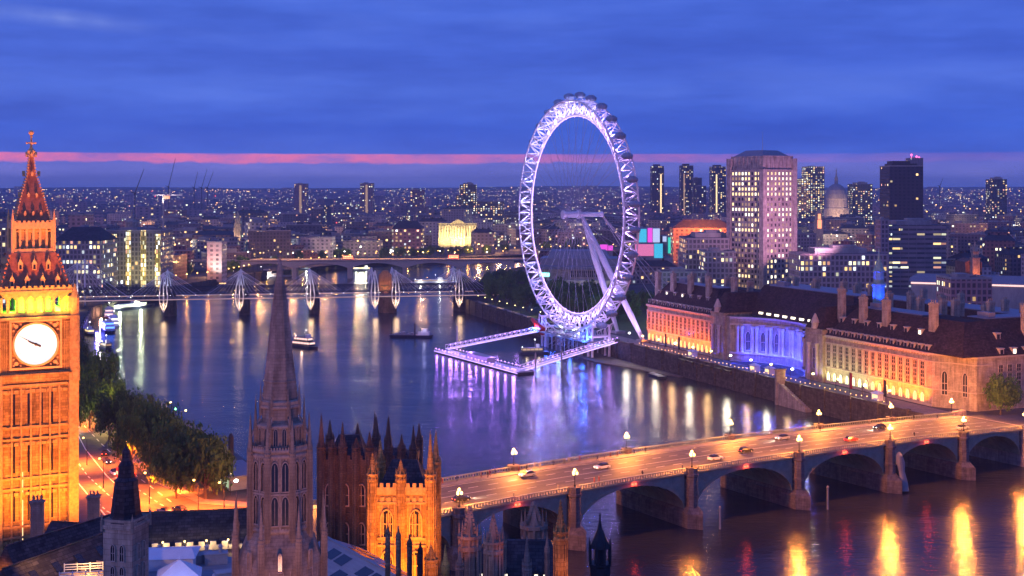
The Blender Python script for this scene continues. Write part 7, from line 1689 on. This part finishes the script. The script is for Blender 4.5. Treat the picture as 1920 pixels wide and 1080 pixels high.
boat('white lit boat under the flat bridge left of the middle', 569, 506, 30, 7, R(8), 'hull_dark', 1, 'warmwin', 'hull_dark', lampc=(.95, 1.0, .7), E=3500)
boat('white lit boat under the flat bridge right of the middle', 682, 508, 26, 7, R(4), 'hull_dark', 1, 'warmwin', 'hull_dark', lampc=(.95, 1.0, .7), E=3500)
boat('pale boat moored by the right bank beyond the railway bridge', 815, 532, 44, 8, R(6), 'hull_white', 1, 'dimwin', 'hull_white', lampc=(1, 1, .9), E=1500)
boat('small lit ferry at the foot of the blue boarding platform', 1002, 664, 16, 4.5, R(10), 'hull_dark', 1, 'dimwin', 'hull_dark', lampc=(1, .8, .5), E=300)
q = G(1232, 707, WZ); T = thing('empty_lighter', 'dark empty lighter lying on the mud below the orange wing', 'barge', q, R(-70)); m = MB(); m.prism([(-6, -1.6), (5, -1.9), (6.5, 0), (5, 1.9), (-6, 1.6)], -.5, 1.1, [(-6.5, -1.9), (5.5, -2.2), (7.2, 0), (5.5, 2.2), (-6.5, 1.9)]); m.build('hull', M['hull_dark'], T); m = MB(); m.box(-5.5, -4, -1.2, 1.2, 1.1, 1.6); m.box(-2, 3, -1.3, 1.3, 1.1, 1.3); m.build('hatches', M['grey_steel'], T)
# passenger pier by the left bank
a, b = G(470, 895, WZ+3), G(326, 792, WZ+3); d = (b-a); L = d.length; T = thing('river_pier', 'long dark roofed passenger pier floating beside the left bank trees', 'pier', (a.x, a.y, WZ), math.atan2(d.y, d.x))
m = MB(); m.box(-6, L, -4.5, 4.5, -.8, 1.0); m.build('pontoon', M['hull_dark'], T)
m = MB(); m.box(-4, L-2, -3.9, 3.9, 3.9, 4.15); m.box(-4, L-2, -.25, .25, 4.15, 4.4); m.build('roof', M['dark_steel'], T)
m = MB()
for i in range(int(L/5)):
    for y in (-3.4, 3.4): m.tube((5*i, y, 1), (5*i, y, 3.9), .12, None, 6)
m.build('roof_posts', M['grey_steel'], T)
m = MB(); m.tube((L-3, 0, 4), (L-3, 0, 8.2), .12, .1, 6); m.cm = 1; m.ball((L-3, 0, 8.4), .45, 8, 5); m.ball((L-5, 0, 4.7), .3, 8, 5); m.build('beacon', [M['dark_steel'], G_['green_lamp']], T)
for i in range(5): light('POINT', (L*(i+.5)/5, 3.8, 3.2), 260, (.8, 1.0, .6), .3, parent=T)
for i, (px, py) in enumerate(((284, 800), (433, 885))):
    q = G(px, py, WZ); m = MB(); m.lathe(0, 0, [(.9, -2), (.85, 11), (.3, 12)], 10); tag(m.build('mooring_pile', M['dark_steel'], None, q), ['thick dark pile at the upper end of the passenger pier', 'thick dark pile at the lower end of the passenger pier'][i], 'mooring pile')
q = G(440, 905, LZ); T = thing('pier_building', 'low glazed pier ticket hall lit green white beside the lower trees', 'pier building', q, R(118))
m = MB(); m.box(-9, 9, -4, 4, 0, 3.6); m.build('wall', M['grey_steel'], T); m = MB(); m.box(-10, 10, -5, 5, 3.6, 4.0); m.build('roof', M['lead'], T)
for sd in (-1, 1): m = MB(); m.box(-8.5, 8.5, sd*4.05-.04, sd*4.05+.04, .6, 3.1); m.build('glazing', G_['palegreenwin'], T)

# tall lamps added in the gaps to light the facades of the city behind
rg_ = random.Random(17); n = 0
for k in range(900):
    if n >= 46: break
    D = 1000 + 1500*rg_.random(); x = rg_.uniform(-.41, .41)*D
    if inpoly(x, D, river_poly) or any((x-a)**2+(y-D)**2 < (r*1.02)**2 for a, y, r in placed) or any((x-a)**2+(y-D)**2 < r*r for a, y, r in reserved): continue
    street_lamp((x, D, 3), 'added lamp glowing between the city blocks behind the river', HOB if n % 3 else HWB, 42000*(D/1300), (1.0, .46, .16) if n % 3 else (1.0, .85, .6), 'added lamps between the city blocks', 0, 1.7, .8, bare=True); n += 1
# ---------------------------------------------------------------- evening haze
m = bpy.data.materials.new('evening haze'); m.use_nodes = True; t = NT(m.node_tree)
vo = t.n('VolumePrincipled', None, Color=(0.60, 0.74, 1.0, 1), Density=0.0001, Anisotropy=0.1)
t.nt.links.new(vo.outputs[0], t.n('OutputMaterial').inputs['Volume'])
kind(MB().box(-8200, 8200, -400, 12200, -9, 165).build('haze', m), 'stuff')
sc.cycles.volume_max_steps = 64
